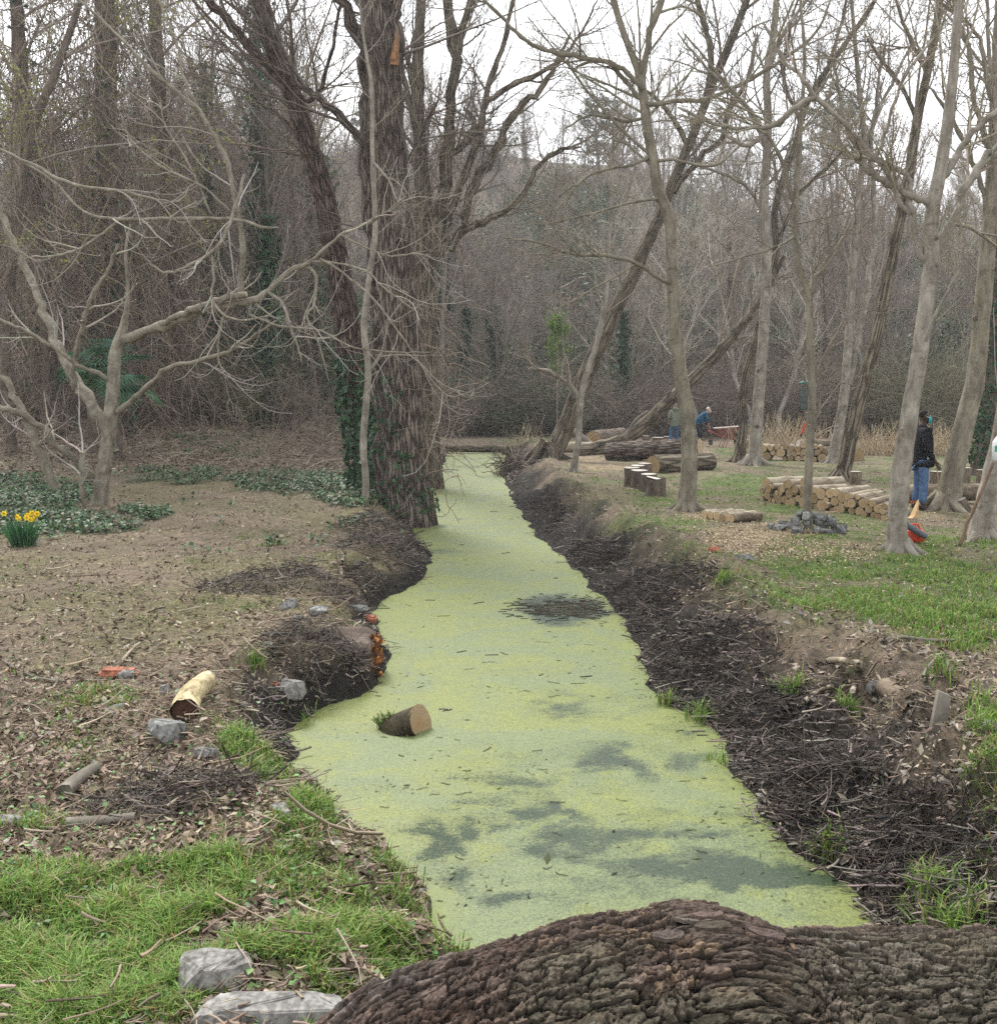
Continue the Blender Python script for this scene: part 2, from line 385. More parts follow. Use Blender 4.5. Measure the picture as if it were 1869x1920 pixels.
def hgt(x, y):
    x = np.asarray(x, float); y = np.asarray(y, float)
    dl, dr, e = edged(x, y)
    base = (fbm(x * 0.5, y * 0.5, 3, 3) - 0.5) * 0.14 + (fbm(x * 2.5, y * 2.5, 9, 3) - 0.5) * 0.05
    base = base + 0.085 * np.clip(y - 22, 0, 30) * sst(-2.5, -9, x) * (1 - sst(50, 70, y))
    base = base + 0.6 * sst(-4, -14, x) * sst(12, 20, y) * 0.3
    d = np.maximum(np.maximum(dl, dr), e)
    left = dl > dr
    wdt = np.where(left, 0.55 + 0.35 * vnoise(y * 0.7, x * 0, 21), 1.0 + 0.5 * vnoise(y * 0.6, x * 0, 22))
    s = np.clip(d / wdt, 0, 1); pr = np.where(left, s ** 0.6, s ** 0.8)
    lump = ((fbm(x * 4, y * 4, 31, 4) - 0.5) + 0.5 * (fbm(x * 10, y * 10, 32, 3) - 0.5)) * np.where(left, 0.24, 0.46) * np.clip(1 - np.abs(d - wdt * 0.6) / (wdt * 0.9), 0, 1)
    zo = ZW - 0.02 + (base - ZW) * pr + lump * sst(0.0, 0.25, d) + 0.10 * np.exp(-((d - wdt) / 0.35) ** 2) * np.where(left, 0.6, 1.5)
    zi = ZW - 0.02 - 0.4 * sst(0, 0.5, -d)
    z = np.where(d > 0, zo, zi)
    hx = np.where(x < 0, -x * 0.02, 0)
    t = np.clip((y - 56 - 6 * np.sin(x * 0.05 + 1)) / 85, 0, 1)
    hill = (34 - 0.13 * np.clip(x - 5, 0, 60) + 3.0 * np.sin(x * 0.045 + 2.0) + 1.5 * np.sin(x * 0.11)) * (t ** 1.05) * (1 - 0.06 * sst(0.8, 1, t))
    return z + np.maximum(hill, 0) + (fbm(x * 0.12, y * 0.12, 77, 3) - 0.5) * 2.2 * sst(0.03, 0.3, t)

def ell(px, py, L):
    m = np.zeros_like(px)
    for (cx, cy, rx, ry, wt) in L:
        q = ((px - cx) / rx) ** 2 + ((py - cy) / ry) ** 2
        m = np.maximum(m, wt * np.clip(1.6 - q, 0, 1))
    return m
GRASS_E = [(1180, 1015, 70, 24, .7), (1290, 1050, 80, 22, .6), (1400, 1090, 90, 26, .7), (1090, 950, 50, 16, .6), (1060, 905, 40, 12, .6), (1420, 925, 420, 70, .5), (1700, 880, 260, 50, .5), (1250, 960, 200, 60, .5), (1500, 1090, 220, 60, .5), (100, 1720, 260, 110, 1), (60, 1860, 330, 110, 1), (330, 1660, 160, 60, 1), (600, 1640, 110, 70, .95), (540, 1790, 120, 45, .8), (480, 1400, 70, 42, 1), (590, 1500, 45, 45, 1), (560, 1560, 60, 30, .8), (700, 1710, 90, 60, .9), (790, 1770, 40, 40, .9), (620, 1850, 50, 40, .6),
           (60, 1520, 90, 26, .8), (400, 1350, 60, 20, .6), (60, 1180, 70, 30, .35), (180, 1300, 110, 20, .35), (480, 1010, 80, 14, .3),
           (1650, 1110, 230, 60, 1), (1820, 1090, 180, 70, 1), (1800, 1180, 130, 40, .9), (1560, 1085, 140, 40, .9), (1230, 985, 110, 22, .85), (1160, 1010, 50, 22, .7), (1230, 943, 50, 11, 1), (1420, 912, 120, 26, .95), (1600, 975, 130, 20, .95), (1780, 1010, 110, 26, .8), (1400, 848, 70, 12, .8), (1690, 868, 120, 16, .7), (1500, 950, 80, 14, .8), (1010, 825, 90, 6, .9), (1130, 890, 80, 16, .4), (1700, 950, 60, 12, .7),
           (1620, 1015, 160, 26, .75), (1480, 920, 90, 30, .8), (1330, 930, 60, 14, .7), (1560, 870, 70, 14, .7), (1750, 900, 60, 14, .6), (1100, 905, 60, 12, .55), (1280, 1010, 90, 14, .5), (1840, 1480, 50, 90, .8), (1500, 1330, 50, 30, .45), (1620, 1400, 60, 30, .4), (1560, 1180, 90, 24, .4), (1780, 1700, 40, 40, .6)]
CHIP_E = [(1420, 1010, 110, 30, 1), (1560, 1030, 90, 20, .8), (1330, 968, 60, 10, .9), (1140, 877, 50, 7, 1), (1740, 965, 50, 12, .6), (1100, 862, 40, 6, .8)]
IVY_E = [(90, 985, 150, 22, .9), (60, 925, 110, 30, 1), (330, 895, 90, 16, .9), (550, 905, 130, 24, 1), (660, 930, 80, 20, .9), (270, 965, 50, 12, .7), (400, 850, 120, 14, .5)]
def masks(x, y, z=0.0):
    px, py = topx(x, y, z)
    dl, dr, e = edged(x, y)
    j = (fbm(x * 1.6, y * 1.6, 41, 4) - 0.5)
    j2 = (fbm(x * 7, y * 7, 43, 3) - 0.5)
    g = np.clip(ell(px, py, GRASS_E) * 1.35 + j * 2.2 + j2 * 1.2 - 0.42, 0, 1)
    ch = np.clip(ell(px, py, CHIP_E) * 1.3 + j * 1.2 + j2 * 0.6 - 0.4, 0, 1)
    iv = np.clip(ell(px, py, IVY_E) * 1.5 + j * 2.6 + j2 * 1.2 - 0.65, 0, 1)
    nearw = (y < YEND)
    mudr = np.clip(1.2 - dr / (0.9 + 0.6 * (vnoise(y * 0.8, y * 0, 51))) + j * 0.8 + j2 * 0.5, 0, 1) * (dr > -0.5) * nearw * (y > 2)
    mudl = np.clip(1.15 - dl / (0.22 + 0.35 * vnoise(y * 0.9, y * 0, 52) * (y > 6.5)) + j * 0.8 + j2 * 0.5, 0, 1) * (dl > -0.5) * (y > 6) * nearw
    mud = np.maximum(mudr, mudl)
    g = g * (1 - mud * 0.9); ch = ch * (1 - mud)
    return dict(px=px, py=py, g=g, ch=ch, iv=iv * (1 - mud), mud=mud, dl=dl, dr=dr, j=j, j2=j2)

def make_ground():
    ys = [-8, -5, -3, -1.5, -0.5, 0.4]
    y = 1.0
    while y < 210: ys.append(y); y += max(0.036, y * 0.0142)
    xs = list(np.arange(-3.4, 3.41, 0.05)); x = 3.45; pos = []
    st = 0.05
    while x < 190: pos.append(x); x += st; st *= 1.052
    xs = np.array([-p for p in pos[::-1]] + xs + pos); ys = np.array(ys)
    X, Y = np.meshgrid(xs, ys); x = X.ravel(); y = Y.ravel()
    z = hgt(x, y); k = masks(x, y, np.minimum(z, 0.4))
    soil = np.array([0.125, 0.097, 0.076]); straw = np.array([0.225, 0.185, 0.128]); mud = np.array([0.021, 0.018, 0.016]); gr = np.array([0.075, 0.125, 0.03]); chip = np.array([0.30, 0.24, 0.16]); litter = np.array([0.14, 0.112, 0.088]); ivc = np.array([0.05, 0.075, 0.035])
    pale = fbm(x * 0.9, y * 0.9, 61, 4)[:, None]; f2 = fbm(x * 11, y * 11, 66, 3)[:, None]
    c = soil * (1 - pale) + straw * pale
    c = c * (0.6 + 0.8 * f2)
    rt = sst(1.0, 2.5, x)[:, None] * sst(26, 10, y)[:, None]
    c = c * (1 - 0.25 * rt) + litter * 0.25 * rt
    moss = (np.clip(fbm(x * 0.7, y * 0.7, 71, 3) * 2.6 - 1.0, 0, 1) * sst(30, 20, y))[:, None]
    c = c * (1 - 0.5 * moss) + np.array([0.13, 0.135, 0.045]) * 0.5 * moss
    for m_, cc in ((k['ch'], chip), (k['iv'], ivc), (k['g'], gr)):
        m_ = np.clip(m_, 0, 1)[:, None]; c = c * (1 - m_ * 0.85) + cc * (0.6 + 0.8 * f2) * m_ * 0.85
    m_ = np.clip(k['mud'] * 1.5, 0, 1)[:, None]; c = c * (1 - m_) + mud * (0.5 + 1.0 * f2) * m_
    far = sst(40, 60, y)[:, None]; c = c * (1 - far) + np.array([0.125, 0.104, 0.08]) * (0.5 + f2) * far
    under = (z < ZW)[:, None]; c = np.where(under, np.array([0.02, 0.022, 0.015]), c)
    ny, nx = X.shape
    i = (np.arange(ny - 1)[:, None] * nx + np.arange(nx - 1)[None]).ravel()
    q = np.stack([i, i + 1, i + 1 + nx, i + nx], 1)
    m, t, b, ns, l = newmat('earth')
    at = N(t, 'ShaderNodeAttribute', attribute_name='Col')
    tc = ns.new('ShaderNodeTexCoord')
    nz = N(t, 'ShaderNodeTexNoise', Scale=14.0, Detail=9.0, Roughness=0.78); l.new(tc.outputs['Object'], nz.inputs['Vector'])
    n2 = N(t, 'ShaderNodeTexNoise', Scale=95.0, Detail=5.0, Roughness=0.7); l.new(tc.outputs['Object'], n2.inputs['Vector'])
    f = ramp(t, nz.outputs[0], [(0.32, (0.45,) * 3), (0.5, (0.95,) * 3), (0.68, (1.6, 1.5, 1.4))])
    f_ = ramp(t, n2.outputs[0], [(0.35, (0.5,) * 3), (0.65, (1.5, 1.45, 1.4))])
    cc = mixc(t, 1.0, at.outputs['Color'], f, 'MULTIPLY'); cc = mixc(t, 0.8, cc, f_, 'MULTIPLY')
    l.new(cc, b.inputs['Base Color']); b.inputs['Roughness'].default_value = 0.9; b.inputs['Specular IOR Level'].default_value = 0.2
    bp = N(t, 'ShaderNodeBump', Strength=0.9, Distance=0.05); l.new(nz.outputs[0], bp.inputs['Height'])
    b2 = N(t, 'ShaderNodeBump', Strength=0.6, Distance=0.012); l.new(n2.outputs[0], b2.inputs['Height']); l.new(bp.outputs[0], b2.inputs['Normal'])
    l.new(b2.outputs[0], b.inputs['Normal'])
    tag(MB().add(np.stack([x, y, z], 1), q=q, c=c).build('ground', m), kind='structure')
make_ground()

OPEN_E = [(1060, 1142, 95, 26, 1), (1220, 1428, 130, 44, .9), (1070, 1330, 70, 34, .6), (1085, 1512, 140, 30, .8), (930, 1590, 200, 80, .85), (1300, 1590, 170, 90, 1.1), (1420, 1660, 170, 60, .9), (1150, 1690, 220, 50, .8), (1550, 1710, 110, 36, .8), (700, 1470, 140, 20, .4), (960, 1460, 120, 20, .4), (860, 870, 70, 20, .75), (820, 1035, 60, 10, .6), (1340, 1480, 70, 16, .4)]
def make_water():
    xs = np.arange(-4.5, 4.6, 0.03); ys = [2.2]
    while ys[-1] < 50: ys.append(ys[-1] + max(0.03, ys[-1] * 0.006))
    X, Y = np.meshgrid(xs, np.array(ys)); x = X.ravel(); y = Y.ravel()
    px, py = topx(x, y, ZW)
    wx = (fbm(x * 1.5, y * 1.5, 181, 4) - 0.5); wy = (fbm(x * 1.5 + 9, y * 1.5, 182, 4) - 0.5)
    pxw = px + wx * 900 / np.maximum(y, 3) ; pyw = py + wy * 420 / np.maximum(y, 3)
    op = ell(pxw, pyw, OPEN_E) * 0.9
    ang = fbm(x * 0.8 + 3, y * 0.8, 81, 3) * 3
    st = fbm(x * 1.6 + ang, y * 3.6 + ang, 83, 4)
    sw = fbm(x * 1.3 + 2.2 * wx + ang * .4, y * 2.2 + 2.6 * wy, 191, 5); sw2 = fbm(x * 3.5 + 3 * wy, y * 6 + 3 * wx, 193, 4)
    near = sst(11, 5.5, y)
    op = (op * 0.40 + 0.30 * near * sst(-1.2, 1.6, x + (8 - y) * .25)) * (0.45 + 1.2 * sst(0.40, 0.64, sw)) * (0.55 + 0.8 * sst(0.38, 0.62, sw2)) + (st - 0.5) * 0.45
    strong = ell(pxw, pyw, [(1060, 1142, 88, 22, 1)])
    op = np.maximum(np.clip(op, 0, 1), strong * 1.15)
    dl, dr, e = edged(x, y); d = np.maximum(dl, dr)
    sl = fbm(x * 1.4 + 3.0 * wx + ang * .5, y * 2.4 + 3.4 * wy, 88, 5); yel = np.clip(0.35 + 0.5 * sst(.48, .68, sl) + 0.55 * np.exp(-((sl - .47) / .014) ** 2) - .25 * sst(.46, .34, sl), 0, 1)
    edge = sst(-0.22, 0.0, d)
    ny, nx = X.shape; keep = (d < 0.35)
    i = (np.arange(ny - 1)[:, None] * nx + np.arange(nx - 1)[None]).ravel()
    q = np.stack([i, i + 1, i + 1 + nx, i + nx], 1); q = q[keep[q].any(1)]
    used = np.unique(q); re = np.zeros(len(x), int); re[used] = np.arange(len(used)); q = re[q]
    c = np.stack([op, yel, edge], 1)[used]
    v = np.stack([x, y, np.full_like(x, ZW)], 1)[used]
    m, t, b, ns, l = newmat('duckweed_water')
    at = N(t, 'ShaderNodeAttribute', attribute_name='Col')
    sp = ns.new('ShaderNodeSeparateColor'); l.new(at.outputs['Color'], sp.inputs[0])
    tc = ns.new('ShaderNodeTexCoord')
    mp = N(t, 'ShaderNodeMapping'); mp.inputs['Scale'].default_value = (1, 1.0, 1); l.new(tc.outputs['Object'], mp.inputs[0])
    n1 = N(t, 'ShaderNodeTexNoise', Scale=55.0, Detail=6.0, Roughness=0.75); l.new(mp.outputs[0], n1.inputs['Vector'])
    vo = N(t, 'ShaderNodeTexVoronoi', Scale=190.0); l.new(mp.outputs[0], vo.inputs['Vector'])
    mp2 = N(t, 'ShaderNodeMapping'); mp2.inputs['Scale'].default_value = (1, 2.6, 1); mp2.inputs['Rotation'].default_value = (0, 0, 0.35); l.new(tc.outputs['Object'], mp2.inputs[0])
    n3 = N(t, 'ShaderNodeTexNoise', Scale=16.0, Detail=7.0, Roughness=0.8, Distortion=1.2); l.new(mp2.outputs[0], n3.inputs['Vector'])
    # how open the water is: mask pushed through fine speckle
    a1 = N(t, 'ShaderNodeMath', operation='ADD'); l.new(n1.outputs[0], a1.inputs[0]); l.new(n3.outputs[0], a1.inputs[1])
    a2 = N(t, 'ShaderNodeMath', operation='MULTIPLY_ADD'); l.new(sp.outputs[0], a2.inputs[0]); a2.inputs[1].default_value = 0.50; l.new(a1.outputs[0], a2.inputs[2])
    hole = ramp(t, a2.outputs[0], [(0.0, (0, 0, 0)), (1.0, (1, 1, 1))])
    mr = ns.new('ShaderNodeMapRange'); mr.inputs['From Min'].default_value = 1.10; mr.inputs['From Max'].default_value = 1.46; l.new(a2.outputs[0], mr.inputs['Value'])
    dk = (0.138, 0.170, 0.080); yl = (0.172, 0.192, 0.042); ol = (0.17, 0.235, 0.085)
    col = mixc(t, sp.outputs[1], dk, yl)
    f = ramp(t, vo.outputs['Color'], [(0.15, (0.45, 0.5, 0.45)), (0.45, (0.95, 0.95, 0.95)), (0.8, (1.25, 1.22, 1.15))]); col = mixc(t, 1.0, col, f, 'MULTIPLY')
    f3 = ramp(t, n3.outputs[0], [(0.36, (0.66, 0.72, 0.6)), (0.5, (0.98, 0.98, 0.95)), (0.64, (1.16, 1.12, 1.1))]); col = mixc(t, 1.0, col, f3, 'MULTIPLY')
    col = mixc(t, 0.6, col, col)
    ef = N(t, 'ShaderNodeMath', operation='MULTIPLY'); l.new(sp.outputs[2], ef.inputs[0]); ef.inputs[1].default_value = 0.55
    col = mixc(t, ef.outputs[0], col, (0.16, 0.19, 0.045))
    col = mixc(t, mr.outputs[0], col, (0.034, 0.052, 0.030))
    l.new(col, b.inputs['Base Color'])
    ro = ns.new('ShaderNodeMapRange'); ro.inputs['To Min'].default_value = 0.55; ro.inputs['To Max'].default_value = 0.16; l.new(mr.outputs[0], ro.inputs['Value'])
    l.new(ro.outputs[0], b.inputs['Roughness']); b.inputs['Specular IOR Level'].default_value = 0.45
    bp = N(t, 'ShaderNodeBump', Strength=0.35, Distance=0.006); l.new(n1.outputs[0], bp.inputs['Height']); l.new(bp.outputs[0], b.inputs['Normal'])
    tag(MB().add(v, q=q, c=c).build('water', m), kind='structure')
make_water()

# ---------------------------------------------------------------- foreground log lying across the end of the ditch
def cellbark(u, v, su, sv, seed, warp=0.35):
    """bark plates on coordinates u along, v around: distance to the plate edge, plate random numbers, position inside the plate"""
    uu = u / su + (fbm(u / su * 1.6, v / sv * 1.2, seed + 3, 2) - 0.5) * warp * 2; vv = v / sv + (fbm(u / su * 1.8 + 9, v / sv * 0.9, seed + 5, 2) - 0.5) * warp * 2
    iu = np.floor(uu); iv = np.floor(vv)
    best = np.full(u.shape, 9.0); sec = np.full(u.shape, 9.0); rid = np.zeros(u.shape); rid2 = np.zeros(u.shape); lu = np.zeros(u.shape); lv = np.zeros(u.shape)
    for a in (-1, 0, 1):
        for b_ in (-1, 0, 1):
            cu = iu + a + 0.1 + 0.8 * _hash(iu + a, iv + b_, seed); cv = iv + b_ + 0.1 + 0.8 * _hash(iu + a, iv + b_, seed + 1)
            d = np.hypot(uu - cu, vv - cv); r = _hash(iu + a, iv + b_, seed + 2); r2 = _hash(iu + a, iv + b_, seed + 9)
            nb = d < best; sec = np.where(nb, best, np.minimum(sec, d)); rid = np.where(nb, r, rid); rid2 = np.where(nb, r2, rid2); lu = np.where(nb, uu - cu, lu); lv = np.where(nb, vv - cv, lv); best = np.where(nb, d, best)
    return sec - best, rid, rid2, lu, lv

def make_front_log():
    # silhouette of the log's upper edge: pixel x, row, distance of its axis, radius
    prof = [(300, 2035, 1.95, .26), (520, 1965, 2.12, .30), (640, 1912, 2.22, .33), (740, 1848, 2.32, .36), (860, 1800, 2.42, .38), (1000, 1758, 2.50, .40), (1120, 1728, 2.56, .42), (1230, 1712, 2.60, .435), (1320, 1698, 2.62, .445), (1400, 1724, 2.63, .437), (1500, 1741, 2.65, .43), (1700, 1744, 2.68, .43), (1900, 1746, 2.72, .43), (2300, 1750, 2.80, .43), (2800, 1755, 2.9, .43)]
    A = []
    for (px, py, yc, r) in prof:
        a = math.atan((py - CY) / F) + PITCH
        zc = CAMZ - yc * math.tan(a) - r / math.cos(a)
        dep = yc * _cp - (zc + r * .9 - CAMZ) * _sp
        A.append(((px - CX) / F * dep, yc, zc, r))
    A = np.array(A); xs_ = A[:, 0]; P0 = spline(A, 400)
    tt_ = np.concatenate([np.linspace(P0[0, 0], -0.62, 25, endpoint=False), np.linspace(-0.62, 1.62, 570, endpoint=False), np.linspace(1.62, P0[-1, 0], 50)])
    P = np.stack([np.interp(tt_, P0[:, 0], P0[:, i]) for i in range(4)], 1); ctr = P[:, :3]; rad = P[:, 3]
    # angles: dense on the upper side facing the camera
    th = np.concatenate([np.linspace(R(35), R(165), 210, endpoint=False), np.linspace(R(165), R(395), 44, endpoint=False)])
    sm = lambda q: np.convolve(np.pad(q, 20, 'edge'), np.ones(41) / 41, 'valid')
    T = nrm(np.stack([sm(g_) for g_ in np.gradient(ctr, axis=0).T], 1)); Uv = nrm(np.cross(T, np.array([0, 0, 1.0]))); Wv = np.cross(Uv, T)
    Uv = -Uv                                # towards the camera at angle pi
    L = np.concatenate([[0], np.cumsum(np.linalg.norm(np.diff(ctr, axis=0), axis=1))])
    u = np.repeat(L[:, None], len(th), 1); v = th[None] * 0.42 + 0 * u
    v2 = v + 0.05 * np.sin(u * 2.2) + 0.14 * (fbm(u * 2.0, v * 2.6, 12, 2) - .5)
    e1, r1, q1, lu1, lv1 = cellbark(u, v2, 0.105, 0.034, 101, 0.75); e2, r2, q2, lu2, lv2 = cellbark(u + 3, v2 + 3, 0.038, 0.022, 202, 0.8)
    e3, r3, q3, lu3, lv3 = cellbark(u + 7, v2 + 1, 0.40, 0.075, 303, 0.5)
    fine = fbm(u * 90, v2 * 200, 7, 4) - 0.5; mid = 0.35 - np.abs(fbm(u * 14, v2 * 34, 8, 5) - 0.5) * 4
    g1 = np.clip(e1 / 0.15, 0, 1); g2 = np.clip(e2 / 0.16, 0, 1); g3 = np.clip(e3 / 0.08, 0, 1)
    worn = sst(0.50, 0.60, fbm(u * 2.4 + 1, v2 * 5, 404, 4))           # where plates have come away
    tilt = (q1 - .5) * lv1 * 0.020 + (r1 - .5) * lu1 * 0.012 + (q2 - .5) * lv2 * 0.008
    disp = -0.026 + 0.020 * g1 * (0.45 + .8 * r1) + 0.006 * g2 * (.3 + r2) + 0.008 * g3 + tilt * 1.1 * g1 + 0.003 * fine + .002 * mid - 0.014 * worn * (1 - .5 * r2)
    disp += 0.03 * (fbm(u * 3, v2 * 3, 505, 2) - 0.5)
    rr = rad[:, None] + disp
    V = ctr[:, None] + rr[..., None] * (Uv[:, None] * (-np.cos(th))[None, :, None] + Wv[:, None] * np.sin(th)[None, :, None])
    crack = np.clip(g1 * (0.45 + 0.55 * g2) * (.4 + .6 * g3), 0, 1)[..., None]
    base = np.array([0.080, 0.058, 0.046]); grey = np.array([0.155, 0.132, 0.115]); org = np.array([0.20, 0.095, 0.05]); tan = np.array([0.22, 0.155, 0.10]); green = np.array([0.085, 0.08, 0.055])
    c = base * (0.55 + 0.75 * r1[..., None]) * (.65 + .7 * r2[..., None])
    gsel = (sst(0.45, 0.9, r2) * sst(0.42, 0.6, fbm(u * 3, v2 * 3, 606, 3)))[..., None]; c = c * (1 - gsel) + grey * (.7 + .6 * q2[..., None]) * gsel
    rt = sst(2.5, 3.2, u)
    osel = (np.maximum(worn * .8, sst(0.52, 0.62, fbm(u * 3.2 + 4, v2 * 5, 707, 4)) * .8) * (0.15 + 0.85 * rt) * sst(.25, .6, q2))[..., None]
    c = c * (1 - osel) + org * (0.5 + r2[..., None]) * osel
    tsel = (sst(0.8, 0.95, q2) * sst(0.5, 0.6, fbm(u * 5, v2 * 6, 808, 3)) * .7)[..., None]; c = c * (1 - tsel) + tan * tsel
    msel = (0.6 * sst(0.48, 0.62, fbm(u * 1.5, v2 * 2, 909, 3)))[..., None]; c = c * (1 - msel) + green * msel
    c = c * (0.12 + 0.88 * crack) * (0.75 + 0.9 * np.clip(fine[..., None] + 0.3, 0, 1))
    n, k = u.shape
    i = np.arange(n - 1)[:, None] * k; j = np.arange(k)[None]; j2 = (j + 1) % k
    q = np.stack([i + j, i + j2, i + k + j2, i + k + j], -1).reshape(-1, 4)
    o = thing('fallen_log', 'huge fallen log with cracked dark brown bark lying across the near end of the ditch', 'log', tuple(ctr[350]))
    mb = MB(); mb.add(V.reshape(-1, 3), q=q, c=c.reshape(-1, 3))
    m = mat_col('cracked_bark', 0.92, 0.45, 120, bump=0.5, spec=0.18)
    b = mb.build('trunk', m, o, smooth=False)
    # loose curling plates of bark on the hump and along the top
    rg = np.random.default_rng(5)
    spots = [(1290, 1715, .030), (1345, 1726, .028), (1262, 1745, .026), (1445, 1746, .035), (1325, 1702, .026), (1500, 1748, .03)]
    for s_, (px, py, sz) in enumerate(spots):
        d = rays(px, py); best = None
        Pt = V.reshape(-1, 3) - np.array([0, 0, CAMZ]); dd = d / np.linalg.norm(d)
        al = Pt @ dd; off = np.linalg.norm(Pt - al[:, None] * dd, axis=1)
        near = np.where(off < 0.02)[0]
        if len(near) == 0: continue
        ii = near[np.argmin(al[near])]; p = V.reshape(-1, 3)[ii]; row = ii // k
        nn = nrm(p - ctr[row]); tt = T[row]; side = np.cross(nn, tt)
        gx, gy = np.meshgrid(np.linspace(-1, 1, 7), np.linspace(-1, 1, 5)); gx = gx.ravel(); gy = gy.ravel()
        rr_e = np.hypot(gx, gy); ed = np.where(rr_e > 1.05, 1.0 / np.maximum(rr_e, 1) * 1.12, 1) * (1 + rg.uniform(-.10, .10, 35)); lift = 0.002 + 0.30 * sz * rg.uniform(0.4, 1.0) * np.clip(gx * rg.choice([-1, 1]) + rg.uniform(-.3, .3), 0, 1) ** 1.5 + 0.12 * sz * gy * rg.uniform(-1, 1)
        pv = p + np.outer(gx * sz * 1.7 * ed, tt) + np.outer(gy * sz * 0.5 * ed, side) + np.outer(lift + rg.uniform(-.003, .003, 35), nn)
        bt = pv - nn * 0.010
        a = np.arange(4)[:, None] * 7 + np.arange(6)[None]; a = a.ravel()
        qt = np.stack([a, a + 1, a + 8, a + 7], 1); qb = qt[:, ::-1] + 35
        rim = [0, 1, 2, 3, 4, 5, 6, 13, 20, 27, 34, 33, 32, 31, 30, 29, 28, 21, 14, 7]
        qs = np.array([[rim[e], rim[e - 1], rim[e - 1] + 35, rim[e] + 35] for e in range(len(rim))])
        cc = pick([(0.105, 0.086, 0.072), (0.08, 0.062, 0.05), (0.13, 0.11, 0.095)], 1, rg)
        MB().add(np.vstack([pv, bt]), q=np.vstack([qt, qb, qs]), c=cc).build('bark_plate', m, b, smooth=False)
make_front_log()
# ---------------------------------------------------------------- trees
def flare_disp(amp, seed, rough=0.03, lobes=5):
    def f(a, L):
        fl = np.exp(-L / 0.45)
        return 1 + amp * fl * (0.75 + 0.45 * np.cos(a * lobes + seed)) + rough * (vnoise(a * 2.2 + seed, L * 5.0, 3) - 0.5) * 2 + rough * (vnoise(np.cos(a) * 3 + seed, L * 1.2, 8) - 0.5) * 2.5
    return f

def slim(r, f):
    return r * np.interp(r, [4, 12], [max(f, 0.8) if f > .56 or f < .555 else .7, f])
def limb(pts, Y, n=None, wob=0.006, rg=RNG, f=1.0):
    """pixel path (x, y, half width [, nearer/farther]) at distance Y -> world path and radii"""
    a = np.array([tuple(p) + (0,) * (4 - len(p)) for p in pts], float)
    n = n or max(8, len(a) * 4)
    a[:, 2] = slim(a[:, 2], f) if f != 1.0 else a[:, 2]
    s = spline(a, n); P = atY(s[:, 0], s[:, 1], Y + s[:, 3]); r = np.maximum(s[:, 2], 0.4) * (Y + s[:, 3]) / F
    P[1:-1] += rg.normal(size=(n - 2, 3)) * wob * (r[1:-1, None] * 3 + r.mean() * 3)
    P[1:-1] += (rg.normal(size=(n, 3)).cumsum(0) - np.linspace(0, 1, n)[:, None] * 0)[1:-1] * 0.0
    return P, r

def same(P, r, K):
    """resample one path to K points"""
    t = np.linspace(0, 1, len(P)); u = np.linspace(0, 1, K)
    return np.stack([np.interp(u, t, P[:, i]) for i in range(3)], 1), np.interp(u, t, r)

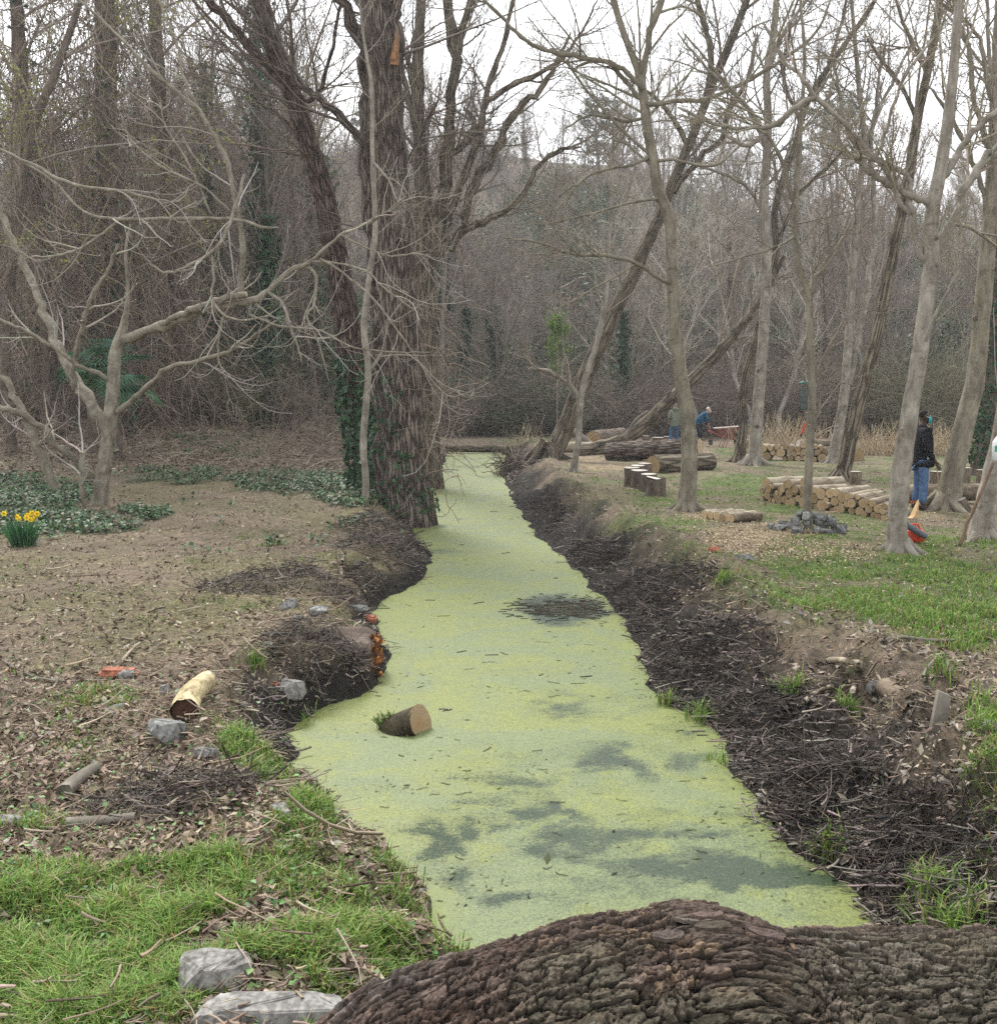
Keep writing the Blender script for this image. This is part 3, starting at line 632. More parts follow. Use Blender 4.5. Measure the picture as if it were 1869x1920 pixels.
def make_tree(name, label, Y, trunk, branches=(), mat='smooth', bmat=None, group=None, flare=0.5, sides=18, rough=0.04, crown=None, seed=0, stubs=(), twigcol=None, bury=True, root_at=None, lower=0.3, f=1.0, knots=0, roots=0):
    rg = np.random.default_rng(seed + 100)
    P, r = limb(trunk, Y, rg=rg, n=max(24, len(trunk) * 5), f=f)
    base = P[0].copy(); 
    if bury:
        g = float(hgt(base[0], base[1]))
        base[2] = g
        P = np.vstack([[P[0][0], P[0][1], min(g, P[0][2]) - lower], P]); r = np.concatenate([[r[0] * 1.05], r])
    o = thing(name, label, 'tree', tuple(base), group)
    mb = MB(); tubes(mb, P, r, sides, cap=True, disp=flare_disp(flare, seed, rough)); mb.build('trunk', MT[mat], o)
    par = [same(P, r, 24)]
    i1 = int(np.argmin(np.abs(P[:, 2] - P[0][2] - 4.5))) if knots else 0
    for q_ in range(knots):                # scars of shed limbs
        i = int(rg.integers(3, max(4, i1))); tg = nrm(P[min(i + 1, len(P) - 1)] - P[i - 1]); a = rg.uniform(-2.7, -0.4); d = nrm(np.array([math.cos(a), math.sin(a), 0.12])); d = nrm(d - tg * d.dot(tg)); c0 = P[i] + d * r[i] * .88; s_ = r[i] * rg.uniform(.22, .42)
        mb = MB(); tubes(mb, np.stack([c0 - d * s_ * .3, c0 + d * s_ * .35, c0 + d * s_ * .52, c0 + d * s_ * .42]), np.array([s_ * 1.15, s_ * .9, s_ * .55, .002]), 8, disp=flare_disp(0, seed + q_, .12)); mb.build('knot', MT['darkbark'] if q_ % 2 else MT[mat], o)
    for q_ in range(roots):                # root flares running into the soil
        a = 6.283 * (q_ + rg.uniform(-.25, .25)) / roots; L_ = r[1] * rg.uniform(2.2, 3.6); dv = np.array([math.cos(a), math.sin(a), 0]); b0 = P[1] * [1, 1, 0]
        ts = np.linspace(0, 1, 7); pp = b0 + dv * (r[1] * .35 + ts[:, None] * L_); pp[:, 2] = hgt(pp[:, 0], pp[:, 1]); pp[:, 2] += r[1] * (1.1 * (1 - ts) ** 3 - .28 * ts - .05); mb = MB(); tubes(mb, pp, r[1] * np.linspace(.42, .1, 7), 7, disp=flare_disp(0, seed + q_, .1)); mb.build('root', MT[mat], o)
    for bi, bp in enumerate(branches):
        Q, q = limb(bp, Y, rg=rg, f=f, wob=0.05); q = q * rg.uniform(.86, 1.14, len(q))
        if bi not in stubs: q[-1] *= 0.6
        mb = MB(); tubes(mb, Q, q, 8 if q.max() > 0.03 else 6, disp=flare_disp(0.12, seed + bi, rough * 0.8))
        if bi in stubs:
            tubes(mb, np.stack([Q[-1], Q[-1] + nrm(Q[-1] - Q[-2]) * 0.004]), np.array([q[-1], q[-1]]) * 1.01, 10, cap=True, m=1)
        mb.build('branch', [MT[bmat or mat], MT['sawnpale']], o)
        par.append(same(Q, q, 24))
    if crown is not None:
        crown(o, par, rg, twigcol)
    return o

def crown_std(n1=10, n2=5, n3=4, l1=2.2, l2=0.9, l3=0.4, t0=0.45, up=0.05, ang=0.8, curl=0.14, r1=0.35, rmin=0.004, from_branches=True, tw=(0.22, 0.19, 0.15), fine=True, upcurl=0.0, buds=0, budc=None, n1b=None, flat=None, r3=0.003, budsize=0.025):
    def f(o, par, rg, twc):
        tw_ = np.array(twc or tw)
        mb = MB()
        T = np.stack([par[0][0]]); Tr = np.stack([par[0][1]])
        P1, R1 = grow(T, Tr, n1, t0, 0.99, ang, l1, 7, rg, up=up, curl=curl, rr=r1, rmax=0.05, rmin=rmin * 2, upcurl=upcurl, lenscale=False, flat=flat)
        if len(par) > 1 and from_branches:
            B = np.stack([p[0] for p in par[1:]]); Br = np.stack([p[1] for p in par[1:]])
            P1b, R1b = grow(B, Br, n1b or max(3, n1 // 2), 0.15, 0.99, ang, l1 * 0.8, 7, rg, up=up, curl=curl, rr=0.6, rmax=0.03, rmin=rmin * 1.5, upcurl=upcurl, flat=flat)
            P1 = np.concatenate([P1, P1b]); R1 = np.concatenate([R1, R1b])
        tubes(mb, P1, R1, 5, c=pick([tw_], len(P1), rg))
        P2, R2 = grow(P1, R1, n2, 0.15, 0.97, 0.75, l2, 5, rg, up=up, curl=curl * 1.2, rr=0.6, rmax=0.02, rmin=rmin, upcurl=upcurl)
        tubes(mb, P2, R2, 4, c=pick([tw_ * 0.95], len(P2), rg))
        if fine:
            P3, R3 = grow(P2, R2, n3, 0.2, 1.0, 0.7, l3, 4, rg, up=up, curl=curl * 1.4, rr=0.6, rmax=0.008, rmin=r3, upcurl=upcurl)
            tubes(mb, P3, R3, 3, c=pick([tw_ * 0.88], len(P3), rg))
        ob = tag(mb.build('crown', MT['twig'], o), kind='stuff')
        if buds:
            src = P3 if fine else P2
            pts = src.reshape(-1, 3); pts = pts[rg.integers(0, len(pts), buds)] + rg.normal(size=(buds, 3)) * 0.02
            b2 = MB(); leafquads(b2, pts, rg.uniform(0.5, 1.2, buds) * budsize, pick(budc or [(0.24, 0.26, 0.06), (0.16, 0.2, 0.05)], buds, rg), rg)
            tag(b2.build('leaves', MT['bud'], o), kind='stuff')
    return f

def ivy_on(o, P, r, n, rg, size=0.05, thick=0.05, cols=((0.018, 0.05, 0.022), (0.03, 0.075, 0.03), (0.05, 0.10, 0.045)), t0=0, t1=1, name='ivy'):
    t = t0 + (t1 - t0) * rg.random(n) ** 1.3; f = t * (len(P) - 1); i = np.minimum(f.astype(int), len(P) - 2); fr = (f - i)[:, None]
    p = P[i] * (1 - fr) + P[i + 1] * fr; rad = r[i] * (1 - fr[:, 0]) + r[i + 1] * fr[:, 0]
    a = rg.uniform(0, 2 * math.pi, n); d = np.stack([np.cos(a), np.sin(a), np.zeros(n)], 1)
    p = p + d * (rad * 1.02 + rg.random(n) ** 1.5 * thick)[:, None]
    mb = MB(); leafquads(mb, p, rg.uniform(0.6, 1.3, n) * size, pick(cols, n, rg), rg, nrmdir=d, tilt=0.5, asp=0.75)
    return tag(mb.build(name, MT['ivy'], o), kind='stuff')

def vines_on(o, P, r, n, rg, ln=2.5, spread=0.4, cols=((0.22, 0.17, 0.135), (0.27, 0.215, 0.17), (0.16, 0.125, 0.10)), rad=0.007, name='vines', K=7, t0=0.1):
    t = rg.uniform(t0, 1, n); f = t * (len(P) - 1); i = np.minimum(f.astype(int), len(P) - 2)
    p = P[i] + rg.normal(size=(n, 3)) * (r[i][:, None] * 0.6 + spread * np.array([1, 1, 0.3]))
    out = np.empty((n, K, 3)); out[:, 0] = p; d = nrm(rg.normal(size=(n, 3)) * 0.9 + [0, 0, -0.8]); L = ln * rg.uniform(0.4, 1.3, n)
    for k in range(1, K):
        d = nrm(d + rg.normal(size=(n, 3)) * 0.32 + [0, 0, -0.16]); out[:, k] = out[:, k - 1] + d * (L / (K - 1))[:, None]
    g = hgt(out[..., 0].ravel(), out[..., 1].ravel()).reshape(n, K); out[..., 2] = np.maximum(out[..., 2], g - 0.02)
    mb = MB(); tubes(mb, out, np.full((n, K), rad) * rg.uniform(0.6, 1.5, (n, 1)), 3, c=pick(cols, n, rg))
    return tag(mb.build(name, MT['twig'], o), kind='stuff')

TWP = (0.30, 0.265, 0.215); TWD = (0.14, 0.115, 0.095); TWM = (0.225, 0.19, 0.155)

# --- pale many-stemmed tree on the near bank with long drooping whitish shoots
fig_b = [
 [(226, 640, 18), (250, 628, 17, -.1), (275, 621, 16, -.3), (330, 601, 15, -.6), (390, 577, 14, -.9), (440, 570, 13, -1.1), (490, 553, 11, -1.3), (540, 510, 8, -1.4), (585, 487, 6, -1.6), (640, 440, 4.5, -1.8), (700, 412, 3, -2), (760, 370, 2, -2.2)],
 [(285, 616, 9, -.3), (330, 595, 10, -.7), (375, 574, 10, -1.0), (420, 560, 9, -1.2), (462, 551, 8, -1.35)],
 [(214, 850, 20, .1), (197, 796, 22, .2), (160, 743, 20, .4), (136, 700, 18, .6), (107, 642, 16, .8), (88, 593, 15, 1), (64, 540, 13, 1.1), (34, 472, 11, 1.2), (14, 430, 10, 1.2), (-20, 340, 8, 1.2), (-60, 200, 6, 1.2)],
 [(140, 730, 9, .4), (137, 700, 9, .3), (142, 674, 8, .2), (150, 634, 8, 0), (160, 593, 7, -.2), (174, 553, 6, -.3), (205, 500, 5, -.4), (222, 455, 3.5, -.5)],
 [(178, 900, 15, .2), (147, 869, 13, .1), (107, 837, 12, -.1), (64, 791, 11, -.3), (32, 773, 9, -.5), (0, 765, 9, -.6), (-60, 748, 8, -.8)],
 [(108, 915, 17, -.2), (80, 861, 15, -.3), (59, 807, 15, -.3), (32, 751, 13, -.4), (0, 700, 12, -.5), (-50, 640, 10, -.6)],
 [(162, 955, 9, -.3), (154, 912, 9, -.35), (156, 880, 10, -.35), (155, 848, 9, -.35)],
 [(222, 772, 9, -.1), (257, 743, 8, -.3), (284, 719, 8, -.5), (310, 692, 7, -.7), (348, 682, 6, -.9), (401, 668, 6, -1.1), (441, 652, 5, -1.2), (479, 628, 4, -1.3), (520, 600, 3, -1.4)],
 [(203, 715, 5, -.2), (185, 700, 6, -.3), (147, 687, 5, -.5), (107, 655, 5, -.7), (53, 623, 4.5, -.9), (0, 599, 4, -1.1), (-60, 560, 3, -1.2)],
 [(449, 560, 8, -1.1), (452, 520, 9, -1.1), (455, 479, 8, -1.2), (452, 428, 8, -1.2), (440, 377, 6, -1.3), (428, 308, 6, -1.3), (414, 275, 5.5, -1.3), (377, 209, 5.5, -1.4), (345, 150, 4.5, -1.4), (337, 103, 4, -1.4), (325, 65, 3.5, -1.4), (301, 10, 3, -1.4), (290, -50, 2.5, -1.4)],
 [(379, 212, 5, -1.4), (330, 172, 4.5, -1.5), (281, 130, 4.5, -1.6), (225, 70, 4, -1.7), (160, 10, 3.5, -1.8), (110, -30, 3, -1.8)],
 [(0, 280, 3.5, -1.6), (60, 308, 4, -1.6), (115, 338, 4.5, -1.6), (170, 352, 4, -1.6), (225, 357, 4, -1.6), (330, 378, 2.8, -1.5), (360, 340, 2, -1.4)],
 [(40, 300, 3, -1.4), (100, 340, 3.5, -1.4), (150, 390, 3.5, -1.4), (205, 410, 4, -1.4), (320, 410, 4.5, -1.4), (440, 411, 4.5, -1.4), (490, 425, 4, -1.5), (522, 426, 3, -1.5)],
 [(458, 328, 4.5, -1.3), (447, 370, 4.5, -1.5), (430, 420, 4.5, -1.7), (405, 465, 4.5, -1.8), (360, 495, 4, -1.9), (320, 511, 4, -1.9), (295, 505, 3, -1.9), (270, 480, 2, -1.9)],
 [(396, 475, 3.5, -1.8), (401, 520, 3.5, -1.9), (397, 560, 3.2, -2.0), (420, 590, 3, -2.1), (460, 600, 2.6, -2.2), (510, 590, 2, -2.2)],
 [(225, 412, 3.5, -1.3), (190, 440, 3.5, -1.4), (150, 466, 3.5, -1.5), (100, 480, 3, -1.6), (58, 481, 2.5, -1.6)],
 [(430, 395, 3, -1.3), (380, 350, 3, -1.4), (300, 310, 3, -1.5), (245, 260, 2.6, -1.5), (225, 210, 2, -1.5)],
 [(395, 400, 3, -1.3), (372, 345, 2.6, -1.3), (345, 290, 2.4, -1.3), (310, 235, 2, -1.3), (300, 180, 1.5, -1.3)],
 [(560, 497, 4, -1.5), (590, 510, 4, -1.6), (590, 570, 3.5, -1.8), (575, 592, 3, -1.9), (600, 650, 2.6, -2), (617, 715, 2, -2)],
 [(585, 490, 3.5, -1.6), (640, 495, 3.2, -1.8), (690, 510, 3, -2), (720, 540, 2.4, -2.2), (790, 590, 2, -2.4)],
 [(500, 545, 4, -1.4), (530, 570, 4.5, -1.5), (545, 615, 4, -1.6), (562, 660, 3, -1.7), (565, 680, 2, -1.7)],
 [(420, 590, 3, -1.5), (410, 640, 3.2, -1.5), (412, 680, 3, -1.5), (425, 710, 2, -1.5)],
 [(470, 590, 3, -1.6), (520, 610, 3, -1.8), (600, 620, 2.8, -2), (660, 650, 2.4, -2.2), (740, 660, 2, -2.3), (810, 660, 1.6, -2.4)],
 [(600, 485, 3.5, -1.7), (640, 510, 3, -1.8), (700, 560, 2.8, -2), (760, 640, 2.5, -2.2), (800, 700, 2.2, -2.3), (840, 742, 2, -2.4), (880, 735, 1.6, -2.4), (920, 715, 1.2, -2.4)],
 [(690, 415, 3.2, -2), (740, 390, 3, -2.1), (757, 368, 2.4, -2.1)],
 [(640, 440, 3, -1.8), (700, 470, 2.6, -2), (740, 480, 2.5, -2), (800, 470, 2, -2.1)],
]
def crown_fig(o, par, rg, twc):
    mb = MB(); c = np.array([0.36, 0.33, 0.285])
    B = np.stack([p[0] for p in par[1:]]); Br = np.stack([p[1] for p in par[1:]])
    P1, R1 = grow(B, Br, 5, 0.25, 1.0, 0.8, 1.1, 8, rg, up=-0.06, curl=0.17, rr=0.6, rmax=0.022, rmin=0.008, upcurl=0.5, lenscale=False, lvar=0.5, tip=0.25)
    tubes(mb, P1, R1, 5, c=pick([c, c * 0.8], len(P1), rg))
    P2, R2 = grow(P1, R1, 3, 0.15, 0.95, 0.75, 0.5, 6, rg, up=-0.03, curl=0.2, rr=0.65, rmax=0.010, rmin=0.0045, upcurl=0.55, lenscale=True)
    tubes(mb, P2, R2, 4, c=pick([c * 0.95, c * 0.7], len(P2), rg))
    P3, R3 = grow(P2, R2, 2, 0.2, 0.95, 0.8, 0.28, 5, rg, up=0, curl=0.2, rr=0.75, rmax=0.007, rmin=0.0035, upcurl=0.9)
    tubes(mb, P3, R3, 3, c=pick([c * 0.75], len(P3), rg))
    tag(mb.build('crown', MT['twig'], o), kind='stuff')
fig = make_tree('fig_tree', 'pale many-stemmed leaning tree with whitish curving shoots above the daffodil clump', 18.9,
    [(184, 958, 28), (188, 930, 25), (195, 880, 24), (205, 800, 23), (213, 720, 21), (216, 670, 20), (226, 636, 19), (232, 612, 14), (238, 580, 8), (240, 540, 5), (236, 470, 4), (245, 420, 3)],
    fig_b, mat='fig', crown=crown_fig, seed=1, f=0.56, flare=0.25, stubs=(1, 6), sides=20)

# --- dark leaning tree beside the great trunk
T2 = make_tree('leaning_tree', 'dark reddish-brown trunk leaning over the bank, ivy round its foot', 22.5,
    [(700, 925, 34), (690, 860, 31), (672, 760, 29), (655, 640, 28), (640, 540, 26), (622, 440, 24), (600, 340, 22), (570, 240, 20), (535, 140, 18), (505, 70, 17), (488, 0, 16), (470, -80, 15), (440, -220, 12), (400, -420, 7)],
    [[(552, 180, 10), (530, 150, 10), (470, 90, 9), (430, 40, 9), (395, 5, 8), (340, -60, 6), (280, -160, 4)],
     [(540, 150, 6), (585, 190, 5, -.3), (620, 100, 4, -.4), (640, 0, 3, -.5)],
     [(600, 330, 6), (560, 260, 5), (520, 215, 4), (480, 190, 3)]],
    mat='reddish', crown=crown_std(14, 6, 5, 3.0, 1.3, 0.6, tw=TWD, t0=0.5, r3=0.004), seed=2, f=0.88, flare=0.5)
_P, _r = limb([(700, 925, 40), (690, 860, 34), (672, 760, 31), (660, 670, 29)], 22.5)
ivy_on(T2, _P, _r, 1500, RNG, 0.07, 0.12)

# --- the great furrowed trunk
T3 = make_tree('great_tree', 'massive furrowed brown trunk standing at the water edge, ivy at its foot', 19.9,
    [(770, 958, 56), (764, 920, 52), (760, 880, 49), (756, 820, 47), (752, 700, 45), (745, 560, 42), (738, 420, 40), (730, 300, 38), (722, 200, 37), (712, 100, 33), (703, 0, 30), (695, -100, 27), (680, -300, 20), (670, -500, 12)],
    [[(738, 925, 34, .2), (728, 800, 30, .3), (715, 600, 27, .4), (702, 400, 24, .4), (692, 250, 20, .4), (687, 130, 17, .4), (677, 68, 14, .3), (645, 14, 11, .2), (620, -40, 9, .1), (580, -140, 6, 0)],
     [(735, 180, 15, -.1), (744, 110, 14, -.1), (742, 40, 12, -.1), (745, -30, 11, 0), (760, -150, 8, 0)],
     [(690, 270, 10), (668, 252, 9), (638, 219, 9), (600, 187, 8), (560, 150, 7), (520, 95, 5), (500, 30, 4)],
     [(755, 330, 5), (790, 250, 4), (820, 190, 3)]],
    mat='furrow', crown=crown_std(14, 6, 5, 3.4, 1.4, 0.6, tw=TWD, t0=0.55, n1b=7, r3=0.004), seed=3, f=0.86, flare=0.12, sides=40, rough=0.07)
_P, _r = limb([(782, 958, 74), (764, 880, 62), (757, 820, 52), (752, 700, 46)], 19.9)
ivy_on(T3, _P - [0.30, 0.05, 0], _r * .9, 750, RNG, 0.055, 0.08)
vines_on(T3, *limb([(810, 930, 40), (800, 820, 30), (790, 700, 26), (785, 600, 20)], 19.7), 110, RNG, 0.7, 0.12, rad=0.005)
wp = atY(738, 100, 19.2)
def wound():
    mb = MB(); P, r = limb([(739, 122, 7, -.42), (740, 100, 7, -.44), (743, 78, 3.5, -.44), (742, 56, 1, -.44)], 19.9); tubes(mb, P, r, 7, disp=flare_disp(0.1, 2, 0.25))
    tag(mb.build('broken_limb', mat_plain('torn_wood', (0.24, 0.125, 0.06), 0.9, 0.6, 18), T3), label='torn orange wound where a limb broke off')
wound()

make_tree('sapling', 'slender pale sapling growing directly against the great brown trunk', 18.9,
    [(685, 885, 9), (681, 830, 9), (690, 700, 8.5), (683, 620, 9), (692, 520, 7), (703, 440, 7), (699, 308, 6), (697, 171, 5), (692, 130, 4), (680, 60, 3), (672, -20, 2)],
    [[(690, 700, 4), (715, 660, 3), (730, 600, 2), (760, 560, 1.5)], [(697, 300, 3), (730, 340, 2.5, -.3), (745, 380, 2, -.4)]],
    mat='smooth', crown=crown_std(10, 4, 3, 1.4, 0.6, 0.3, tw=TWP, r1=0.3), seed=4, f=0.65, flare=0.2, sides=10)

# --- spreading many-stemmed tree behind the great trunk
T4 = make_tree('spreading_tree', 'spreading dark tree with several diverging stems close behind the great trunk', 28,
    [(806, 885, 30), (803, 800, 26), (802, 700, 25), (800, 520, 24), (795, 400, 22), (788, 280, 16), (783, 150, 14), (790, 0, 12), (795, -120, 9), (800, -300, 5)],
    [[(803, 520, 18), (830, 380, 17), (840, 260, 15), (850, 120, 13), (840, 0, 12), (830, -150, 8)],
     [(842, 200, 10), (862, 80, 9), (880, 0, 7), (900, -120, 4)],
     [(830, 450, 9), (853, 383, 9), (891, 274, 9), (911, 192, 8), (918, 154, 7), (942, 89, 6), (959, 10, 5), (990, -80, 3)],
     [(845, 470, 10), (867, 421, 10), (891, 342, 11), (929, 284, 11), (953, 229, 9), (977, 205, 8), (1011, 168, 7), (1035, 130, 5), (1070, 60, 3)],
     [(912, 188, 7), (960, 160, 7), (1010, 138, 6), (1050, 112, 5), (1090, 60, 3), (1120, 0, 2)],
     [(860, 440, 9), (920, 410, 8), (975, 370, 7), (1010, 310, 6), (1050, 280, 4), (1090, 275, 3)],
     [(790, 290, 8), (760, 160, 7), (745, 60, 6), (720, -40, 4)],
     [(783, 200, 6), (755, 90, 5), (700, 40, 4), (660, 20, 3)],
     [(835, 300, 6), (870, 270, 6), (890, 230, 5), (870, 200, 4)]],
    mat='furrow2', crown=crown_std(14, 6, 5, 3.0, 1.4, 0.7, tw=(0.15, 0.125, 0.105), t0=0.35, n1b=7, r3=0.0045, up=0.08), seed=5, f=0.78, flare=0.4, sides=20, rough=0.08)

vines_on(T4, *limb([(806, 885, 24), (802, 700, 20), (798, 450, 18), (840, 260, 14), (845, 60, 10)], 28), 420, RNG, 1.8, .25, rad=.008)
make_tree('furrowed_tree', 'grey-brown furrowed trunk slanting up beside the arched fallen trunk', 33,
    [(1025, 868, 36), (1035, 850, 30), (1060, 800, 27), (1100, 700, 24), (1140, 610, 22), (1180, 530, 20), (1215, 450, 18), (1245, 385, 16), (1270, 320, 15), (1300, 250, 13), (1330, 170, 12), (1365, 90, 11), (1400, 0, 9), (1430, -80, 7), (1460, -240, 4)],
    [[(1318, 205, 8), (1332, 130, 8), (1328, 68, 7), (1308, 0, 6), (1290, -90, 4)],
     [(1262, 360, 9), (1273, 342, 8), (1318, 291, 8), (1356, 253, 7), (1366, 205, 6), (1400, 150, 5), (1420, 60, 3)],
     [(1290, 270, 7), (1260, 220, 6), (1235, 190, 5), (1190, 150, 3)]],
    mat='furrow2', crown=crown_std(14, 7, 6, 3.4, 1.6, 0.7, tw=(0.16, 0.14, 0.11), t0=0.5, r3=0.005, up=0.05), seed=6, knots=0, roots=5, f=0.62, flare=0.35, sides=24, rough=0.08)

make_tree('young_tree', 'thin pale young tree at the bank top before the slanting furrowed trunk', 27.7,
    [(1073, 893, 13), (1080, 850, 11), (1085, 820, 10), (1088, 750, 10), (1100, 700, 8), (1120, 640, 8), (1135, 560, 7), (1140, 480, 6), (1145, 400, 5), (1150, 300, 4), (1150, 220, 3), (1160, 120, 2)],
    [[(1090, 755, 7), (1080, 735, 6), (1060, 715, 5.5), (1025, 695, 5), (990, 692, 3)], [(1140, 480, 3), (1170, 400, 3), (1185, 330, 2)], [(1135, 560, 3), (1100, 520, 2.5), (1050, 540, 2)]],
    mat='smooth', crown=crown_std(14, 5, 4, 1.8, 0.8, 0.4, tw=(0.25, 0.215, 0.17), t0=0.35, r1=0.3), seed=7, knots=0, roots=5, f=0.56, flare=0.3, sides=12)

make_tree('pale_tree', 'smooth pale olive trunk forking high up beside the short row of split logs', 18.5,
    [(1286, 960, 38), (1288, 935, 31), (1292, 860, 29), (1288, 780, 28), (1275, 700, 26), (1268, 640, 23), (1262, 560, 22), (1258, 480, 20), (1255, 410, 20), (1235, 360, 20), (1225, 300, 19), (1212, 230, 18), (1205, 170, 16), (1195, 130, 12), (1180, 90, 11), (1165, 50, 10), (1150, 0, 9), (1135, -60, 7), (1110, -200, 4)],
    [[(1206, 175, 14), (1208, 130, 13), (1214, 90, 12), (1225, 40, 11), (1240, 0, 11), (1260, -80, 8), (1280, -220, 5)],
     [(1206, 165, 7, -.1), (1180, 140, 6.5, -.2), (1150, 120, 6, -.3), (1080, 105, 6, -.5), (1000, 85, 5, -.7), (950, 40, 4, -.8), (900, -10, 3, -.9)],
     [(1210, 195, 5, 0), (1170, 150, 5, -.1), (1130, 112, 4, -.2), (1080, 125, 3, -.3)],
     [(1214, 195, 6, -.1), (1260, 190, 5.5, -.2), (1320, 186, 5, -.3), (1400, 152, 5, -.4), (1465, 112, 4, -.5), (1530, 60, 3, -.6), (1560, -10, 2, -.7)],
     [(1255, 530, 5, -.1), (1235, 522, 5, -.2), (1192, 493, 5, -.3), (1141, 479, 4, -.4), (1072, 476, 3.4, -.5), (1011, 455, 2.6, -.6), (942, 445, 2, -.7)],
     [(1222, 290, 4), (1180, 310, 3.5, -.2), (1100, 330, 3, -.3), (1040, 400, 2, -.4)],
     [(1225, 300, 4), (1270, 300, 3.4, -.3), (1340, 310, 3, -.5), (1400, 260, 2, -.6)],
     [(1240, 370, 4), (1180, 380, 3, -.4), (1110, 400, 2.4, -.6), (1020, 420, 1.8, -.8)],
     [(1212, 220, 4), (1170, 225, 3.4, .3), (1110, 215, 3, .5), (1060, 240, 2, .6)]],
    mat='smooth2', crown=crown_std(12, 6, 4, 2.4, 1.0, 0.5, tw=(0.22, 0.195, 0.15), t0=0.55, n1b=8, up=0.03, curl=0.13, buds=2600, budc=[(0.11, 0.075, 0.05), (0.16, 0.11, 0.07)], budsize=0.014), seed=8, knots=7, roots=5, f=0.5, flare=0.45, sides=24)

make_tree('furrowed_tree', 'brown furrowed slim trunk right behind the wheelbarrow, touching a paler trunk', 32,
    [(1385, 868, 20), (1390, 830, 15), (1393, 800, 14), (1395, 720, 13), (1415, 640, 12), (1440, 540, 11), (1455, 470, 10), (1452, 400, 9), (1470, 330, 9), (1490, 270, 8), (1510, 200, 8), (1550, 130, 7), (1600, 60, 6), (1640, 0, 5), (1690, -100, 3)],
    [[(1455, 460, 5), (1500, 360, 5), (1545, 320, 4), (1590, 270, 3)], [(1500, 230, 5), (1470, 150, 4), (1480, 60, 3), (1500, -20, 2)], [(1550, 130, 4), (1580, 30, 3), (1590, -40, 2)]],
    mat='furrow2', crown=crown_std(14, 6, 5, 3, 1.3, 0.6, tw=TWD, t0=0.5, r3=0.005, up=0.05), seed=9, knots=0, roots=5, f=0.58, flare=0.4, sides=18, rough=0.08)
make_tree('pale_tree', 'straight pale trunk at the end of the farther log stack, touching the slim brown trunk', 31,
    [(1410, 878, 24), (1414, 850, 18), (1420, 780, 16), (1430, 640, 15), (1437, 500, 14), (1432, 380, 13), (1437, 300, 12), (1440, 220, 10), (1437, 140, 9), (1450, 60, 8), (1455, 0, 7), (1460, -120, 4)],
    [[(1434, 240, 7), (1470, 222, 7, -.2), (1500, 190, 6.5, -.3), (1530, 180, 5, -.4), (1560, 130, 3, -.5)],
     [(1434, 250, 6), (1415, 265, 6, -.2), (1390, 270, 5, -.3), (1350, 245, 4, -.4), (1310, 225, 3, -.5), (1270, 215, 2, -.6)],
     [(1438, 280, 6), (1400, 200, 5), (1350, 150, 4), (1310, 110, 3), (1270, 60, 2)],
     [(1432, 400, 4), (1395, 345, 4), (1340, 320, 3), (1300, 310, 2)],
     [(1445, 120, 5), (1475, 50, 4), (1520, -10, 3)]],
    mat='smooth', crown=crown_std(14, 6, 5, 2.8, 1.2, 0.6, tw=(0.20, 0.175, 0.14), t0=0.5, r3=0.0045, buds=1500, budc=[(0.13, 0.09, 0.06)], budsize=0.022), seed=10, knots=6, roots=5, f=0.66, flare=0.4, sides=18)
T10 = make_tree('young_tree', 'slender pale young tree rising out of the heap of grey stones', 15.9,
    [(1512, 1003, 13), (1513, 960, 12), (1515, 900, 12), (1520, 800, 12), (1522, 720, 10), (1518, 620, 10), (1515, 550, 9), (1497, 500, 8), (1490, 440, 7), (1493, 360, 7), (1498, 280, 5.5), (1505, 180, 4.5), (1508, 100, 4), (1500, 0, 3), (1490, -80, 2)],
    [[(1516, 560, 5), (1530, 520, 5), (1548, 490, 4.5), (1568, 450, 3.5), (1570, 430, 2.5)],
     [(1490, 380, 6), (1478, 345, 5.5), (1465, 300, 5), (1440, 255, 4.5), (1400, 200, 4), (1340, 130, 3), (1280, 60, 2)],
     [(1521, 740, 4), (1535, 690, 4), (1560, 640, 3), (1590, 590, 2)],
     [(1523, 800, 4), (1535, 770, 3.5), (1537, 735, 3)],
     [(1492, 440, 3), (1460, 460, 3, -.3), (1400, 480, 2.5, -.5), (1330, 500, 2, -.7)]],
    mat='smooth2', crown=crown_std(12, 5, 4, 1.6, 0.7, 0.35, tw=TWM, t0=0.4, n1b=6, r1=0.3), seed=11, knots=5, roots=5, f=0.66, flare=0.15, sides=14)
make_tree('pale_tree', 'twin-stemmed pale trunk standing behind the dark furrowed trunk near the far log', 32,
    [(1560, 868, 20), (1566, 840, 16), (1585, 720, 14), (1595, 560, 12), (1605, 420, 11), (1615, 320, 10), (1620, 260, 8), (1610, 160, 6), (1600, 40, 4), (1590, -60, 3)],
    [[(1590, 720, 8), (1605, 660, 8), (1625, 560, 8), (1635, 480, 7), (1640, 380, 7), (1632, 300, 6), (1640, 200, 4), (1660, 80, 3)],
     [(1617, 290, 6), (1590, 250, 5), (1575, 180, 4), (1560, 100, 3)], [(1620, 280, 5), (1650, 200, 4), (1690, 120, 3), (1720, 60, 2)]],
    mat='smooth', crown=crown_std(16, 6, 5, 2.8, 1.2, 0.6, tw=(0.22, 0.195, 0.155), t0=0.45, r3=0.0045, buds=2600, budc=[(0.26, 0.21, 0.12), (0.2, 0.16, 0.1)], budsize=0.03), seed=12, knots=4, roots=5, f=0.6, flare=0.4, sides=16)
